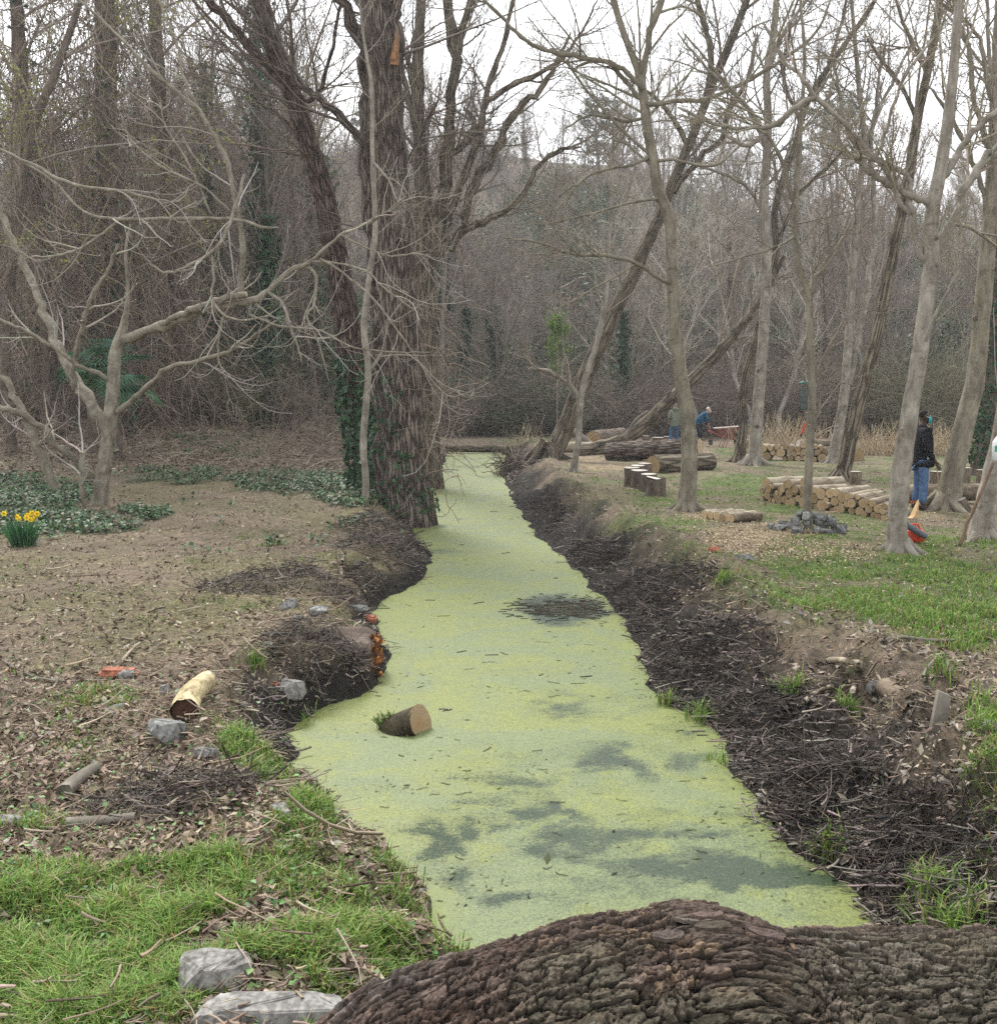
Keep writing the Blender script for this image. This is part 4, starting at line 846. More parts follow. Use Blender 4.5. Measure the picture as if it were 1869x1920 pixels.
T12 = make_tree('furrowed_tree', 'dark furrowed trunk leaning away behind the curved stack of cut logs', 25,
    [(1575, 910, 26), (1580, 895, 22), (1590, 840, 20), (1615, 740, 19), (1640, 640, 18), (1660, 540, 17), (1680, 440, 15), (1700, 350, 14), (1715, 250, 13), (1735, 150, 11), (1755, 50, 10), (1765, -40, 8), (1780, -200, 5)],
    [[(1720, 230, 5), (1690, 160, 4), (1650, 110, 3), (1620, 60, 2)], [(1740, 140, 5), (1700, 60, 4), (1680, 0, 3), (1660, -80, 2)]],
    mat='furrow2', crown=crown_std(12, 6, 5, 3, 1.3, 0.6, tw=TWM, t0=0.55, r3=0.0045, buds=2400, budc=[(0.26, 0.21, 0.12), (0.22, 0.17, 0.1)], budsize=0.03), seed=13, knots=0, roots=5, f=0.66, flare=0.35, sides=22, rough=0.07)
T13 = make_tree('pale_tree', 'stout smooth pale trunk with low forks standing right before the man in black', 13.6,
    [(1686, 1043, 44), (1683, 1015, 36), (1682, 985, 32), (1690, 880, 31), (1705, 780, 28), (1722, 680, 27), (1735, 580, 25), (1745, 500, 27), (1745, 440, 24), (1750, 380, 23), (1765, 310, 20), (1780, 200, 17), (1790, 100, 15), (1798, 0, 14), (1805, -100, 12), (1815, -300, 7)],
    [[(1745, 500, 13), (1728, 482, 12), (1718, 450, 11), (1712, 410, 9), (1706, 370, 8.5), (1705, 335, 8), (1670, 312, 8), (1640, 296, 8), (1610, 260, 8), (1585, 233, 7), (1530, 181, 6.5), (1500, 140, 5), (1469, 110, 4), (1430, 40, 3)],
     [(1750, 385, 11), (1720, 372, 10), (1690, 358, 9), (1650, 335, 9), (1615, 308, 8), (1590, 285, 8), (1582, 275, 8)],
     [(1750, 490, 17, .1), (1770, 440, 16, .1), (1795, 390, 14, .1), (1825, 325, 13, .1), (1850, 290, 12, .1), (1890, 255, 10, .1)],
     [(1760, 340, 11), (1785, 305, 10), (1810, 265, 10), (1840, 232, 9), (1875, 205, 8), (1930, 180, 6)],
     [(1530, 181, 6), (1490, 200, 6), (1450, 235, 6), (1420, 240, 5), (1350, 235, 4), (1270, 200, 3)],
     [(1640, 298, 5), (1660, 250, 4), (1680, 180, 3.5), (1710, 120, 3), (1760, 60, 2)],
     [(1707, 400, 6), (1690, 385, 6), (1670, 340, 5), (1655, 310, 4)],
     [(1735, 640, 4, -.3), (1750, 600, 4, -.4), (1770, 560, 3, -.5), (1800, 500, 2, -.6)]],
    mat='smooth', crown=crown_std(10, 5, 4, 1.7, 0.8, 0.4, tw=(0.24, 0.21, 0.16), t0=0.6, n1b=6, r1=0.3, buds=1500, budc=[(0.28, 0.23, 0.14), (0.2, 0.15, 0.09)], budsize=0.02), seed=14, knots=9, roots=5, f=0.55, flare=0.35, stubs=(1,), sides=26)
T14 = make_tree('pale_tree', 'rough pale trunk leaning outward just past the man in black', 18.5,
    [(1772, 963, 36), (1776, 945, 29), (1790, 880, 25), (1810, 790, 23), (1830, 700, 22), (1840, 600, 21), (1850, 480, 19), (1862, 350, 18), (1868, 200, 16), (1875, 50, 14), (1880, -150, 9)],
    [[(1855, 420, 7), (1835, 330, 6), (1800, 250, 5), (1770, 200, 4), (1740, 160, 2)], [(1864, 300, 7), (1830, 200, 6), (1815, 90, 5), (1790, 20, 4), (1780, -40, 3)], [(1868, 230, 6), (1845, 120, 5), (1830, 60, 4), (1760, 0, 3)]],
    mat='smooth2', crown=crown_std(12, 6, 5, 2.2, 1.0, 0.5, tw=(0.22, 0.19, 0.15), t0=0.5, n1b=6, buds=2200, budc=[(0.28, 0.23, 0.14), (0.2, 0.15, 0.09)], budsize=0.022), seed=15, knots=8, roots=5, f=0.76, flare=0.5, sides=22, rough=0.06)
T15 = make_tree('pale_tree', 'pale trunk against which a long brown pole leans', 14.7,
    [(1842, 1016, 32), (1842, 990, 27), (1850, 940, 24), (1862, 880, 22), (1880, 800, 21), (1900, 650, 20), (1915, 450, 17), (1920, 200, 14), (1920, 0, 10)],
    [[(1915, 420, 7), (1880, 300, 6), (1860, 150, 5), (1850, 0, 4), (1840, -80, 3)]],
    mat='smooth', crown=crown_std(8, 4, 4, 1.6, 0.8, 0.4, tw=(0.22, 0.19, 0.15), t0=0.5), seed=16, knots=5, roots=5, f=0.76, flare=0.4, sides=20)

# --- vine-draped trunks of the wood on the ivy side
def vine_tree(label, Y, trunk, seed, n=500, ivy=0, ln=2.5, spread=0.45, tw=TWM, br=(), buds=3200, crown=None):
    rg = np.random.default_rng(seed)
    o = make_tree('vine_clad_tree', label, Y, trunk, br, mat='darkbark', flare=0.3, sides=14, rough=0.1, seed=seed, f=0.62,
                  crown=crown or crown_std(24, 7, 5, 3.8, 1.6, 0.7, tw=tw, t0=0.2, r3=0.005, up=0.02, curl=0.2, buds=buds, budc=[(0.28, 0.31, 0.07), (0.20, 0.24, 0.06), (0.33, 0.33, 0.10)], budsize=0.042))
    P, r = limb(trunk, Y, f=0.7)
    vines_on(o, P, r, n, rg, ln, spread, rad=0.009)
    if ivy: ivy_on(o, P, r, ivy, rg, 0.08, 0.5)
    return o
vine_tree('trunk shaggy with hanging brown vines, standing behind the lowest fig branch', 34, [(342, 800, 34), (340, 740, 28), (338, 650, 26), (330, 500, 24), (315, 350, 22), (300, 200, 20), (290, 0, 18), (280, -150, 12)], 31, 900, 0, 2.6, 0.5)
vine_tree('dark vine-choked trunk directly behind the pale stems at the picture edge', 30, [(105, 815, 30), (98, 750, 24), (90, 640, 22), (70, 420, 22), (45, 200, 20), (30, 0, 18), (20, -150, 12)], 32, 700, 300, 2.6, 0.5)
vine_tree('broad trunk smothered in brown vines rising behind the fork of the fig', 31, [(238, 830, 18), (225, 700, 22), (212, 500, 26), (204, 300, 30), (198, 100, 30), (195, 0, 28), (190, -200, 16)], 33, 1100, 700, 3.0, 0.8)
vine_tree('ivy-covered dark trunk between the shaggy vine trunk and the leaning tree', 36, [(500, 815, 16), (495, 700, 18), (492, 550, 18), (488, 400, 16), (485, 250, 14), (480, 100, 10), (478, 0, 7)], 34, 250, 3600, 2.0, 0.5, buds=1200)
vine_tree('thin ivy-clad trunk beside the shaggy vine trunk', 38, [(405, 805, 12), (402, 700, 12), (398, 560, 12), (392, 420, 11), (386, 300, 8), (380, 120, 6)], 35, 250, 1800, 2.0, 0.4, buds=1200)
vine_tree('grey leaning trunk at the edge of the view among yellow-green buds', 27, [(20, 830, 16), (10, 650, 15), (30, 430, 13), (60, 250, 12), (110, 120, 10), (150, 0, 7), (190, -120, 4)], 36, 250, 0, 2.0, 0.5, buds=4200)
vine_tree('thin brown vine-hung trunk behind the hazel shrub', 40, [(600, 810, 11), (598, 700, 10), (590, 520, 10), (580, 380, 9), (560, 230, 8), (545, 80, 6)], 37, 300, 900, 2.0, 0.4, buds=600)
# ---------------------------------------------------------------- the wood on the hillside
def wood_tree(seed, H, lean, tw, mat, thick=0.16, dens=1.0, ivy=0, vines=0):
    rg = np.random.default_rng(seed)
    K = 9; P = np.zeros((K, 3)); P[:, 2] = np.linspace(-0.6, H, K); P[1:, 0] = np.cumsum(rg.normal(lean, 0.25, K - 1)); P[1:, 1] = np.cumsum(rg.normal(0, 0.2, K - 1))
    r = thick * np.linspace(1, 0.18, K)
    o = thing('wood_tree', 'x', 'tree')
    mb = MB(); tubes(mb, P, r, 7, disp=flare_disp(0.3, seed, 0.06)); mb.build('trunk', MT[mat], o)
    mb = MB(); tw = np.array(tw)
    P1, R1 = grow(P[None], r[None], int(20 * dens), 0.25, 1.0, 0.6, H * 0.36, 6, rg, up=0.10, curl=0.12, rr=0.45, rmax=0.07, rmin=0.022)
    tubes(mb, P1, R1, 4, c=pick([tw], len(P1), rg))
    P2, R2 = grow(P1, R1, 7, 0.2, 1, 0.6, H * 0.15, 4, rg, up=0.08, curl=0.14, rr=0.6, rmax=0.028, rmin=0.013)
    tubes(mb, P2, R2, 3, c=pick([tw * 1.05], len(P2), rg))
    P3, R3 = grow(P2, R2, 6, 0.2, 1, 0.6, H * 0.07, 3, rg, up=0.06, curl=0.14, rr=0.6, rmax=0.013, rmin=0.009)
    tubes(mb, P3, R3, 3, c=pick([tw * 1.1], len(P3), rg))
    tag(mb.build('crown', MT['twig'], o), kind='stuff')
    if ivy: ivy_on(o, P, r, ivy, rg, 0.16, 0.45, t1=0.7)
    if vines: vines_on(o, P, r, vines, rg, 3.2, 0.7, rad=0.014, t0=0.2)
    return o
GREYS = [(0.22, 0.19, 0.165), (0.245, 0.21, 0.18), (0.205, 0.18, 0.16), (0.27, 0.23, 0.19)]
protos = [wood_tree(201, 12, 0.05, GREYS[0], 'greybark', 0.17), wood_tree(202, 14, -0.08, GREYS[1], 'darkbark', 0.2, vines=90), wood_tree(203, 11, 0.15, GREYS[2], 'greybark', 0.14), wood_tree(204, 13, 0.0, GREYS[3], 'greybark', 0.15, 1.2),
          wood_tree(205, 10, -0.15, GREYS[1], 'darkbark', 0.15, 1.2, vines=120), wood_tree(206, 12, 0.1, GREYS[0], 'darkbark', 0.18, ivy=1300), wood_tree(207, 11, 0.0, (0.36, 0.33, 0.28), 'smooth', 0.12, 0.6)]
PLAB = ['bare grey tree in the wood on the hillside behind the meadow', 'bare vine-hung tree in the wood on the hillside', 'slim bare tree leaning aside in the hillside wood', 'densely twigged bare tree in the hillside wood', 'brown tree hung with vines in the hillside wood', 'bare tree with ivy-wrapped trunk in the hillside wood', 'thin pale-stemmed tree in the hillside wood']
PGRP = ['bare grey hillside trees', 'vine-hung hillside trees', 'leaning slim hillside trees', 'densely twigged hillside trees', 'brown viny hillside trees', 'ivy-wrapped hillside trees', 'thin pale hillside trees']
def place_wood():
    rg = np.random.default_rng(77); used = [False] * len(protos); pts = []
    def put(x, y, v, s):
        z = float(hgt(x, y))
        o = protos[v] if not used[v] else copy_tree(protos[v])
        used[v] = True
        o.location = (x, y, z); o.rotation_euler = (rg.normal(0, .04), rg.normal(0, .05), rg.uniform(0, 6.28)); o.scale = (s * rg.uniform(.9, 1.1),) * 2 + (s,)
        o['label'] = PLAB[v]; o['group'] = PGRP[v]
    k = 0
    while k < 225:
        y = 54 + 84 * rg.random() ** 1.25; x = rg.uniform(-0.62, 0.62) * y
        if any((x - a) ** 2 + (y - b) ** 2 < 3.0 for a, b in pts): continue
        if y < 62 and rg.random() < 0.4: continue
        pts.append((x, y)); k += 1
        v = int(rg.choice(7, p=[.17, .13, .14, .14, .12, .12, .18])); put(x, y, v, rg.uniform(0.65, 1.05))
    for i in range(26):                    # stouter trees along the foot of the wood
        y = rg.uniform(50, 60); x = rg.uniform(-0.2, 0.56) * y
        if abs(x) < 3: continue
        put(x, y, int(rg.choice([6, 6, 0, 3, 5])), rg.uniform(1.0, 1.35))
    k = 0
    while k < 40:                          # the nearer wood on the ivy side
        y = rg.uniform(33, 58); x = rg.uniform(-0.60 * y, -0.10 * y - 3)
        if any((x - a) ** 2 + (y - b) ** 2 < 2.0 for a, b in pts): continue
        pts.append((x, y)); k += 1
        put(x, y, int(rg.choice([1, 4, 4, 3, 2, 5])), rg.uniform(0.7, 1.1))
place_wood()

# --- bramble thickets at the foot of the wood
def bush(name, seed, w, h, n, cols, rad=0.011, leaves=0, lcols=None, mat='twig', kids=4):
    rg = np.random.default_rng(seed)
    o = thing(name, 'x', 'bush')
    K = 7; p = np.zeros((n, K, 3)); a = rg.uniform(0, 6.28, n); rr_ = w * 0.75 * np.sqrt(rg.random(n)); p[:, 0, 0] = rr_ * np.cos(a); p[:, 0, 1] = rr_ * np.sin(a); p[:, 0, 2] = -0.15
    b = rg.uniform(0, 6.28, n); d = nrm(np.stack([np.cos(b) * 0.45, np.sin(b) * 0.45, np.ones(n)], 1)); L = h * 1.35 * rg.uniform(0.5, 1.15, n)
    for k in range(1, K):
        d[:, 2] -= 0.10 + 0.16 * k / K; d = nrm(d + rg.normal(size=(n, 3)) * 0.13); p[:, k] = p[:, k - 1] + d * (L / (K - 1))[:, None]
    r = np.full((n, K), rad) * rg.uniform(0.6, 1.4, (n, 1)) * np.linspace(1, 0.5, K)
    mb = MB(); tubes(mb, p, r, 3, c=pick(cols, n, rg))
    P2, R2 = grow(p, r, kids, 0.2, 1, 0.8, h * 0.35, 4, rg, up=0.0, curl=0.2, rr=0.75, rmax=rad, rmin=rad * 0.5, lenscale=False); tubes(mb, P2, R2, 3, c=pick(cols, len(P2), rg))
    if kids > 3:
        P3, R3 = grow(P2, R2, 2, 0.2, 1, 0.8, h * 0.16, 3, rg, up=0.0, curl=0.2, rr=0.8, rmax=rad * .7, rmin=rad * 0.4); tubes(mb, P3, R3, 3, c=pick(cols, len(P3), rg)); P2 = P3
    tag(mb.build('stems', MT[mat], o), kind='stuff')
    if leaves:
        pts = P2.reshape(-1, 3); pts = pts[rg.integers(0, len(pts), leaves)] + rg.normal(size=(leaves, 3)) * 0.08
        m2 = MB(); leafquads(m2, pts, rg.uniform(0.6, 1.3, leaves) * 0.06, pick(lcols, leaves, rg), rg, asp=0.6); tag(m2.build('leaves', MT['ivy'], o), kind='stuff')
    return o
BR = [(0.25, 0.205, 0.17), (0.20, 0.16, 0.135), (0.32, 0.265, 0.215), (0.17, 0.14, 0.115)]
OLV = [(0.20, 0.185, 0.12), (0.155, 0.15, 0.10), (0.25, 0.225, 0.15)]
bp = [bush('bramble_bush', 301, 1.8, 2.4, 230, BR), bush('bramble_bush', 302, 2.2, 3.0, 260, BR), bush('bramble_bush', 303, 2.0, 2.6, 240, OLV), bush('ivy_bush', 304, 1.4, 2.4, 70, OLV, leaves=3200, lcols=[(0.03, 0.07, 0.03), (0.05, 0.10, 0.04), (0.022, 0.05, 0.025), (0.08, 0.13, 0.05)]), bush('bramble_bush', 305, 1.7, 3.4, 200, [(0.27, 0.225, 0.185), (0.2, 0.165, 0.135)])]
BLAB = ['tangled brown bramble bush at the foot of the wood', 'large tangled brown bramble bush at the foot of the wood', 'tangled olive-brown bush at the foot of the wood', 'dark green ivy bush among the bare trees of the wood', 'tall pale-stemmed tangle of bare shoots at the foot of the wood']
BGRP = ['brown bramble bushes', 'large bramble bushes', 'olive-brown bushes', 'ivy bushes in the wood', 'pale-stemmed tangles']
def place_bushes():
    rg = np.random.default_rng(78); used = [False] * 5
    def put(x, y, v, s, sz=1.0):
        o = bp[v] if not used[v] else copy_tree(bp[v]); used[v] = True
        o.location = (x, y, float(hgt(x, y))); o.rotation_euler = (0, 0, rg.uniform(0, 6.28)); o.scale = (s, s, s * sz); o['label'] = BLAB[v]; o['group'] = BGRP[v]
    for i in range(120):
        y = rg.uniform(53, 72) if i > 50 else rg.uniform(53, 58); x = rg.uniform(-0.55, 0.58) * y
        if abs(x) < 2.4 and y < 55: continue
        put(x, y, int(rg.choice([0, 1, 2, 4], p=[.34, .26, .25, .15])), rg.uniform(0.8, 1.35))
    for i in range(115):
        y = rg.uniform(66, 130); x = rg.uniform(-0.42, 0.55) * y
        put(x, y, int(rg.choice([0, 1, 2, 4], p=[.32, .28, .24, .16])), rg.uniform(1.0, 1.7), rg.uniform(.8, 1.3))
    for i in range(34):
        y = rg.uniform(33, 50); x = rg.uniform(-0.55 * y, -0.09 * y - 4)
        put(x, y, int(rg.choice([0, 1, 2])), rg.uniform(0.5, 0.9))
    for (px, py, Y, s) in [(1150, 600, 70, 2.0), (1010, 600, 66, 1.6), (945, 770, 55, 0.9), (1000, 770, 56, 0.8), (1210, 640, 66, 1.5), (1790, 610, 62, 2.2), (1740, 640, 60, 1.5), (480, 660, 42, 1.3), (520, 740, 40, 1.0), (430, 760, 39, 0.9), (1430, 560, 85, 1.5), (1310, 560, 90, 1.6), (300, 700, 44, 1.1), (880, 650, 60, 1.2), (1080, 520, 84, 2), (1850, 700, 58, 1.3), (590, 730, 42, 1.0), (20, 560, 40, 1.4), (1100, 680, 60, 1.4), (1650, 700, 60, 1.2), (1300, 690, 62, 1.2), (740, 760, 50, 1.0), (640, 760, 46, 1.2), (1180, 470, 90, 2.2), (1240, 540, 76, 1.8), (1020, 430, 100, 2.4), (900, 480, 90, 2), (1350, 600, 74, 1.6), (1500, 480, 95, 2.2), (1560, 620, 66, 1.6), (1690, 540, 84, 2), (1800, 500, 88, 2.4), (1860, 590, 70, 2), (1400, 440, 104, 2.2), (860, 560, 74, 1.6), (1600, 700, 58, 1.3), (1480, 680, 60, 1.2), (1080, 740, 54, .9), (330, 560, 50, 1.6), (160, 500, 46, 1.5), (470, 520, 52, 1.6), (560, 620, 50, 1.4), (250, 640, 40, 1.0)]:
        p = atY(px, py, Y); put(p[0], Y, 3, s * 1.15)
    put(*atY(1740, 800, 50)[:2], 2, 1.5); put(*atY(1800, 800, 51)[:2], 2, 1.6); put(*atY(1660, 800, 53)[:2], 2, 1.4)
place_bushes()

# --- evergreens on the ridge: an umbrella pine and dark conifers
def evergreen(name, label, px, py_top, Y, H, W, flat, seed, cols, n=2600, group=None):
    rg = np.random.default_rng(seed); top = atY(px, py_top, Y); x = top[0]; zb = float(hgt(x, Y)); H = max(H, top[2] - zb)
    o = thing(name, label, 'tree', (x, Y, zb), group)
    P = np.stack([np.array([x + 0.2 * math.sin(k), Y, zb - 0.5 + (H * 0.93 + 0.5) * k / 7]) for k in range(8)]); r = np.linspace(0.28, 0.06, 8)
    mb = MB(); tubes(mb, P, r, 7, disp=flare_disp(.3, seed)); mb.build('trunk', MT['darkbark'], o)
    mb = MB(); t0 = 0.55 if flat else 0.2
    P1, R1 = grow(P[None], r[None], 46, t0, 1.0, 1.0 if flat else 1.2, W * 0.5, 5, rg, up=0.16 if flat else 0.03, curl=0.1, rr=0.4, rmin=0.03, lenscale=not flat)
    tubes(mb, P1, R1, 4, c=(0.10, 0.085, 0.07)); mb.build('boughs', MT['twig'], o)
    P2, R2 = grow(P1, R1, 8, 0.35, 1, 0.8, W * 0.14, 4, rg, up=0.1)
    pts = P2[:, 1:].reshape(-1, 3); pts = pts[rg.integers(0, len(pts), n)] + rg.normal(size=(n, 3)) * [0.16, 0.16, 0.10]
    mb = MB(); leafquads(mb, pts, rg.uniform(0.6, 1.4, n) * 0.17, pick(cols, n, rg), rg, asp=0.35); tag(mb.build('crown', MT['ivy'], o), kind='stuff')
GC = [(0.05, 0.07, 0.045), (0.07, 0.09, 0.055), (0.035, 0.052, 0.036)]
evergreen('umbrella_pine', 'umbrella pine with a domed crown standing clear on the ridge', 1575, 200, 118, 11, 8.5, True, 401, GC, 5000)
evergreen('conifer', 'dark conifer rising above the bare trees on the ridge', 1160, 190, 122, 10, 6.5, False, 402, GC, group='conifers on the ridge')
evergreen('conifer', 'dark conifer rising above the bare trees on the ridge', 1120, 205, 126, 10, 5.5, False, 403, GC, group='conifers on the ridge')
evergreen('conifer', 'dark conifer rising above the bare trees on the ridge', 1300, 270, 110, 8, 6, False, 404, GC, group='conifers on the ridge')
evergreen('conifer', 'dark conifer rising above the bare trees on the ridge', 1500, 265, 112, 6, 6, False, 405, GC, group='conifers on the ridge')
evergreen('conifer', 'dark conifer rising above the bare trees on the ridge', 690, 200, 120, 9, 6, False, 406, GC, group='conifers on the ridge')

# --- leafy yellow-green shrub in the thicket
def green_shrub():
    p = atY(1045, 650, 52); rg = np.random.default_rng(9); z = float(hgt(p[0], 52)); o = thing('leafy_shrub', 'fresh yellow-green leafy shrub half-way up among the bare trees', 'bush', (p[0], 52, z))
    P = np.stack([[p[0], 52, z + (p[2] + 1.2 - z) * k / 6] for k in range(7)]); mb = MB(); tubes(mb, P, np.linspace(0.05, 0.02, 7), 5, c=TWM); P1, R1 = grow(P[None], np.full((1, 7), .03), 24, 0.55, 1, 0.8, 1.0, 5, rg, up=0.05); tubes(mb, P1, R1, 3, c=TWM); mb.build('stems', MT['twig'], o)
    pts = P1[:, 1:].reshape(-1, 3); n = 1300; pts = pts[rg.integers(0, len(pts), n)] + rg.normal(size=(n, 3)) * 0.13
    mb = MB(); leafquads(mb, pts, rg.uniform(.05, .1, n), pick([(0.22, 0.32, 0.06), (0.14, 0.24, 0.05), (0.08, 0.15, 0.04)], n, rg), rg); tag(mb.build('leaves', MT['bud'], o), kind='stuff')
green_shrub()

# --- hazel-like shrub and the fan palms on the ivy side
def hazel(name, label, px, py, Y, h, n, seed, spread=0.35, cols=(TWM, (0.23, 0.19, 0.14)), rad=0.011):
    p = atZ(px, py, 0); rg = np.random.default_rng(seed)
    x, y = (atY(px, py, Y)[:2] if Y else p[:2]); z = float(hgt(x, y)); o = thing(name, label, 'shrub', (x, y, z))
    K = 8; a = rg.uniform(0, 6.28, n); d = nrm(np.stack([np.cos(a) * spread, np.sin(a) * spread, np.ones(n)], 1)); P = np.zeros((n, K, 3)); P[:, 0] = [x, y, z - 0.1]; P[:, 0, :2] += rg.normal(size=(n, 2)) * 0.12; L = h * rg.uniform(.55, 1.15, n)
    for k in range(1, K): d = nrm(d + rg.normal(size=(n, 3)) * 0.07 + [0, 0, -0.05]); P[:, k] = P[:, k - 1] + d * (L / (K - 1))[:, None]
    r = rad * rg.uniform(.7, 1.4, (n, 1)) * np.linspace(1, .4, K)
    for i in range(n):
        mb = MB(); tubes(mb, P[i], r[i], 5, c=pick(cols, 1, rg)[0]); mb.build('stem', MT['twig'], o)
    mb = MB(); P2, R2 = grow(P, r, 9, 0.2, 1, 0.7, h * 0.3, 5, rg, up=-0.03, curl=0.18, rr=0.7, rmin=0.004); tubes(mb, P2, R2, 3, c=pick(cols, len(P2), rg))
    P3, R3 = grow(P2, R2, 4, 0.2, 1, 0.7, h * 0.12, 3, rg, up=-0.02, curl=0.18, rr=0.8, rmin=0.003); tubes(mb, P3, R3, 3, c=pick(cols, len(P3), rg)); tag(mb.build('crown', MT['twig'], o), kind='stuff')
hazel('hazel_shrub', 'bare twiggy shrub with many thin stems growing out of the ivy patch', 500, 918, None, 2.6, 9, 501)
hazel('hazel_shrub', 'bare arching shrub at the edge of the wood behind the ivy', 610, 800, 33, 3.0, 8, 502, 0.5)
hazel('hazel_shrub', 'bare arching shrub beside the far leaf-strewn bank', 545, 800, 35, 3.0, 8, 503, 0.5)

def palm(name, label, px, py, Y, h, n, size, seed, cols):
    rg = np.random.default_rng(seed); p = atY(px, py, Y); x = p[0]; z = float(hgt(x, Y)); o = thing(name, label, 'palm', (x, Y, z)); top = np.array([x, Y, p[2]])
    if top[2] - z > 0.3:
        P = np.stack([np.array([x, Y, z - 0.2]) + (top - [x, Y, z - 0.2]) * k / 6 for k in range(7)]); mb = MB(); tubes(mb, P, np.full(7, 0.11), 9, disp=flare_disp(.1, 1, .15)); mb.build('trunk', MT['darkbark'], o)
    for i in range(n):
        a = rg.uniform(0, 6.28); el = rg.uniform(-0.5, 1.1); d = np.array([math.cos(a) * math.cos(el), math.sin(a) * math.cos(el), math.sin(el)]); L = size * rg.uniform(.8, 1.2)
        st = np.stack([top + d * L * t + [0, 0, -0.25 * L * t * t] for t in np.linspace(0, 1, 5)]); mb = MB(); c = pick(cols, 1, rg)[0]; tubes(mb, st, np.full(5, .012), 4, c=c)
        hub = st[-1]; dd = nrm(st[-1] - st[-2]); sd = nrm(np.cross(dd, [0, 0, 1.0])); up = np.cross(sd, dd); m = 17
        for k in range(m):
            b = (k / (m - 1) - .5) * 3.6; fd = nrm(dd * math.cos(b) + sd * math.sin(b) + up * 0.15); ll = size * 0.62 * rg.uniform(.85, 1.1); wv = nrm(np.cross(fd, up)) * 0.028
            tip = hub + fd * ll + [0, 0, -0.28 * ll]; mid = hub + fd * ll * .55 + [0, 0, -0.05 * ll]; fo = up * 0.012
            mb.add(np.stack([hub, mid - wv + fo, mid - fo, mid + wv + fo, tip]), t=[[0, 1, 2], [0, 2, 3], [1, 4, 2], [2, 4, 3]], c=c * rg.uniform(.7, 1.3))
        mb.build('frond', MT['ivy'], o, smooth=False)
PC = [(0.06, 0.14, 0.07), (0.085, 0.18, 0.09), (0.04, 0.10, 0.055)]
palm('fan_palm', 'fan palm with blue-green fronds half hidden behind the fig stems', 215, 690, 26, 1.5, 22, 0.85, 601, PC)
palm('fan_palm', 'small fan palm among the ivy-clad trunks beyond the fig', 440, 740, 36, 0.6, 12, 0.7, 602, [(0.08, 0.15, 0.07), (0.06, 0.12, 0.05)])
palm('fan_palm', 'fan palm fronds low in the shade behind the pale leaning stems', 165, 650, 28, 1.5, 12, 0.8, 603, PC)

# ---------------------------------------------------------------- damp air
def make_haze():
    bm = bmesh.new(); bmesh.ops.create_cube(bm, size=1); bmesh.ops.scale(bm, vec=(420, 240, 70), verts=bm.verts)
    me = bpy.data.meshes.new('haze'); bm.to_mesh(me); bm.free(); o = bpy.data.objects.new('haze', me); COL.objects.link(o); o.location = (0, 100, 33)
    m = bpy.data.materials.new('haze'); m.use_nodes = True; t = m.node_tree; t.nodes.clear(); v = t.nodes.new('ShaderNodeVolumePrincipled'); v.inputs['Color'].default_value = (0.95, 0.97, 1.0, 1); v.inputs['Density'].default_value = HAZE; v.inputs['Anisotropy'].default_value = 0.2
    u = t.nodes.new('ShaderNodeOutputMaterial'); t.links.new(v.outputs[0], u.inputs['Volume']); me.materials.append(m); tag(o, kind='stuff')
HAZE = 0.0008
import bmesh
make_haze()
# ---------------------------------------------------------------- leaf litter, twigs, grass, ivy, chips (nobody could count them)
def scatter(n, rg, y0=790, y1=2080, x0=-350, x1=2220, p=1.0):
    px = rg.uniform(x0, x1, n); py = y0 + (y1 - y0) * rg.random(n) ** p
    P = atZ(px, py, -0.05); return P[:, 0], P[:, 1]
def onlog(x, y):
    return (y < 2.95) & (x > -0.75)
def do_leaves():
    rg = np.random.default_rng(701)
    x, y = scatter(235000, rg); k = masks(x, y); d = np.maximum(k['dl'], k['dr'])
    pr = np.where(d > 0.02, 0.95, 0) * (1 - 0.72 * k['g']) * (1 - 0.35 * k['ch']) * (1 - .6 * k['iv']) * (0.55 + 0.45 * np.clip(k['mud'] + 0.35 + k['j'] * 2.0, 0, 1)) * np.where((k['mud'] > .5) & (k['j2'] < 0.0), 0.5, 1)
    s = (rg.random(len(x)) < pr) & ~onlog(x, y); x, y = x[s], y[s]; mud = k['mud'][s]; n = len(x)
    z = hgt(x, y) + rg.uniform(0.002, 0.025, n)
    left = [(0.27, 0.215, 0.16), (0.20, 0.15, 0.115), (0.17, 0.122, 0.09), (0.36, 0.31, 0.25), (0.12, 0.088, 0.068), (0.23, 0.17, 0.135), (0.30, 0.25, 0.17)]
    grey = [(0.26, 0.225, 0.19), (0.20, 0.17, 0.145), (0.33, 0.29, 0.25), (0.13, 0.11, 0.095), (0.085, 0.07, 0.06), (0.24, 0.19, 0.15)]
    c = np.where((mud > 0.45)[:, None], pick(grey, n, rg) * rg.uniform(.35, 1.0, (n, 1)), np.where((x > 1.2)[:, None] & (y < 14)[:, None], pick(grey + left, n, rg), pick(left, n, rg)))
    mb = MB(); sz = rg.gamma(1.7, 0.011, n) * np.clip(0.8 + y * 0.018, .8, 1.6); sz = np.clip(sz, 0.006, 0.042)
    leafquads(mb, np.stack([x, y, z], 1), sz, c, rg, nrmdir=np.array([0, 0, 1.0]), tilt=0.55, asp=0.42, fold=0.3)
    tag(mb.build('fallen_leaves', MT['leaf']), 'dry brown and grey fallen leaves strewn over both banks', 'leaves', kind='stuff')
do_leaves()
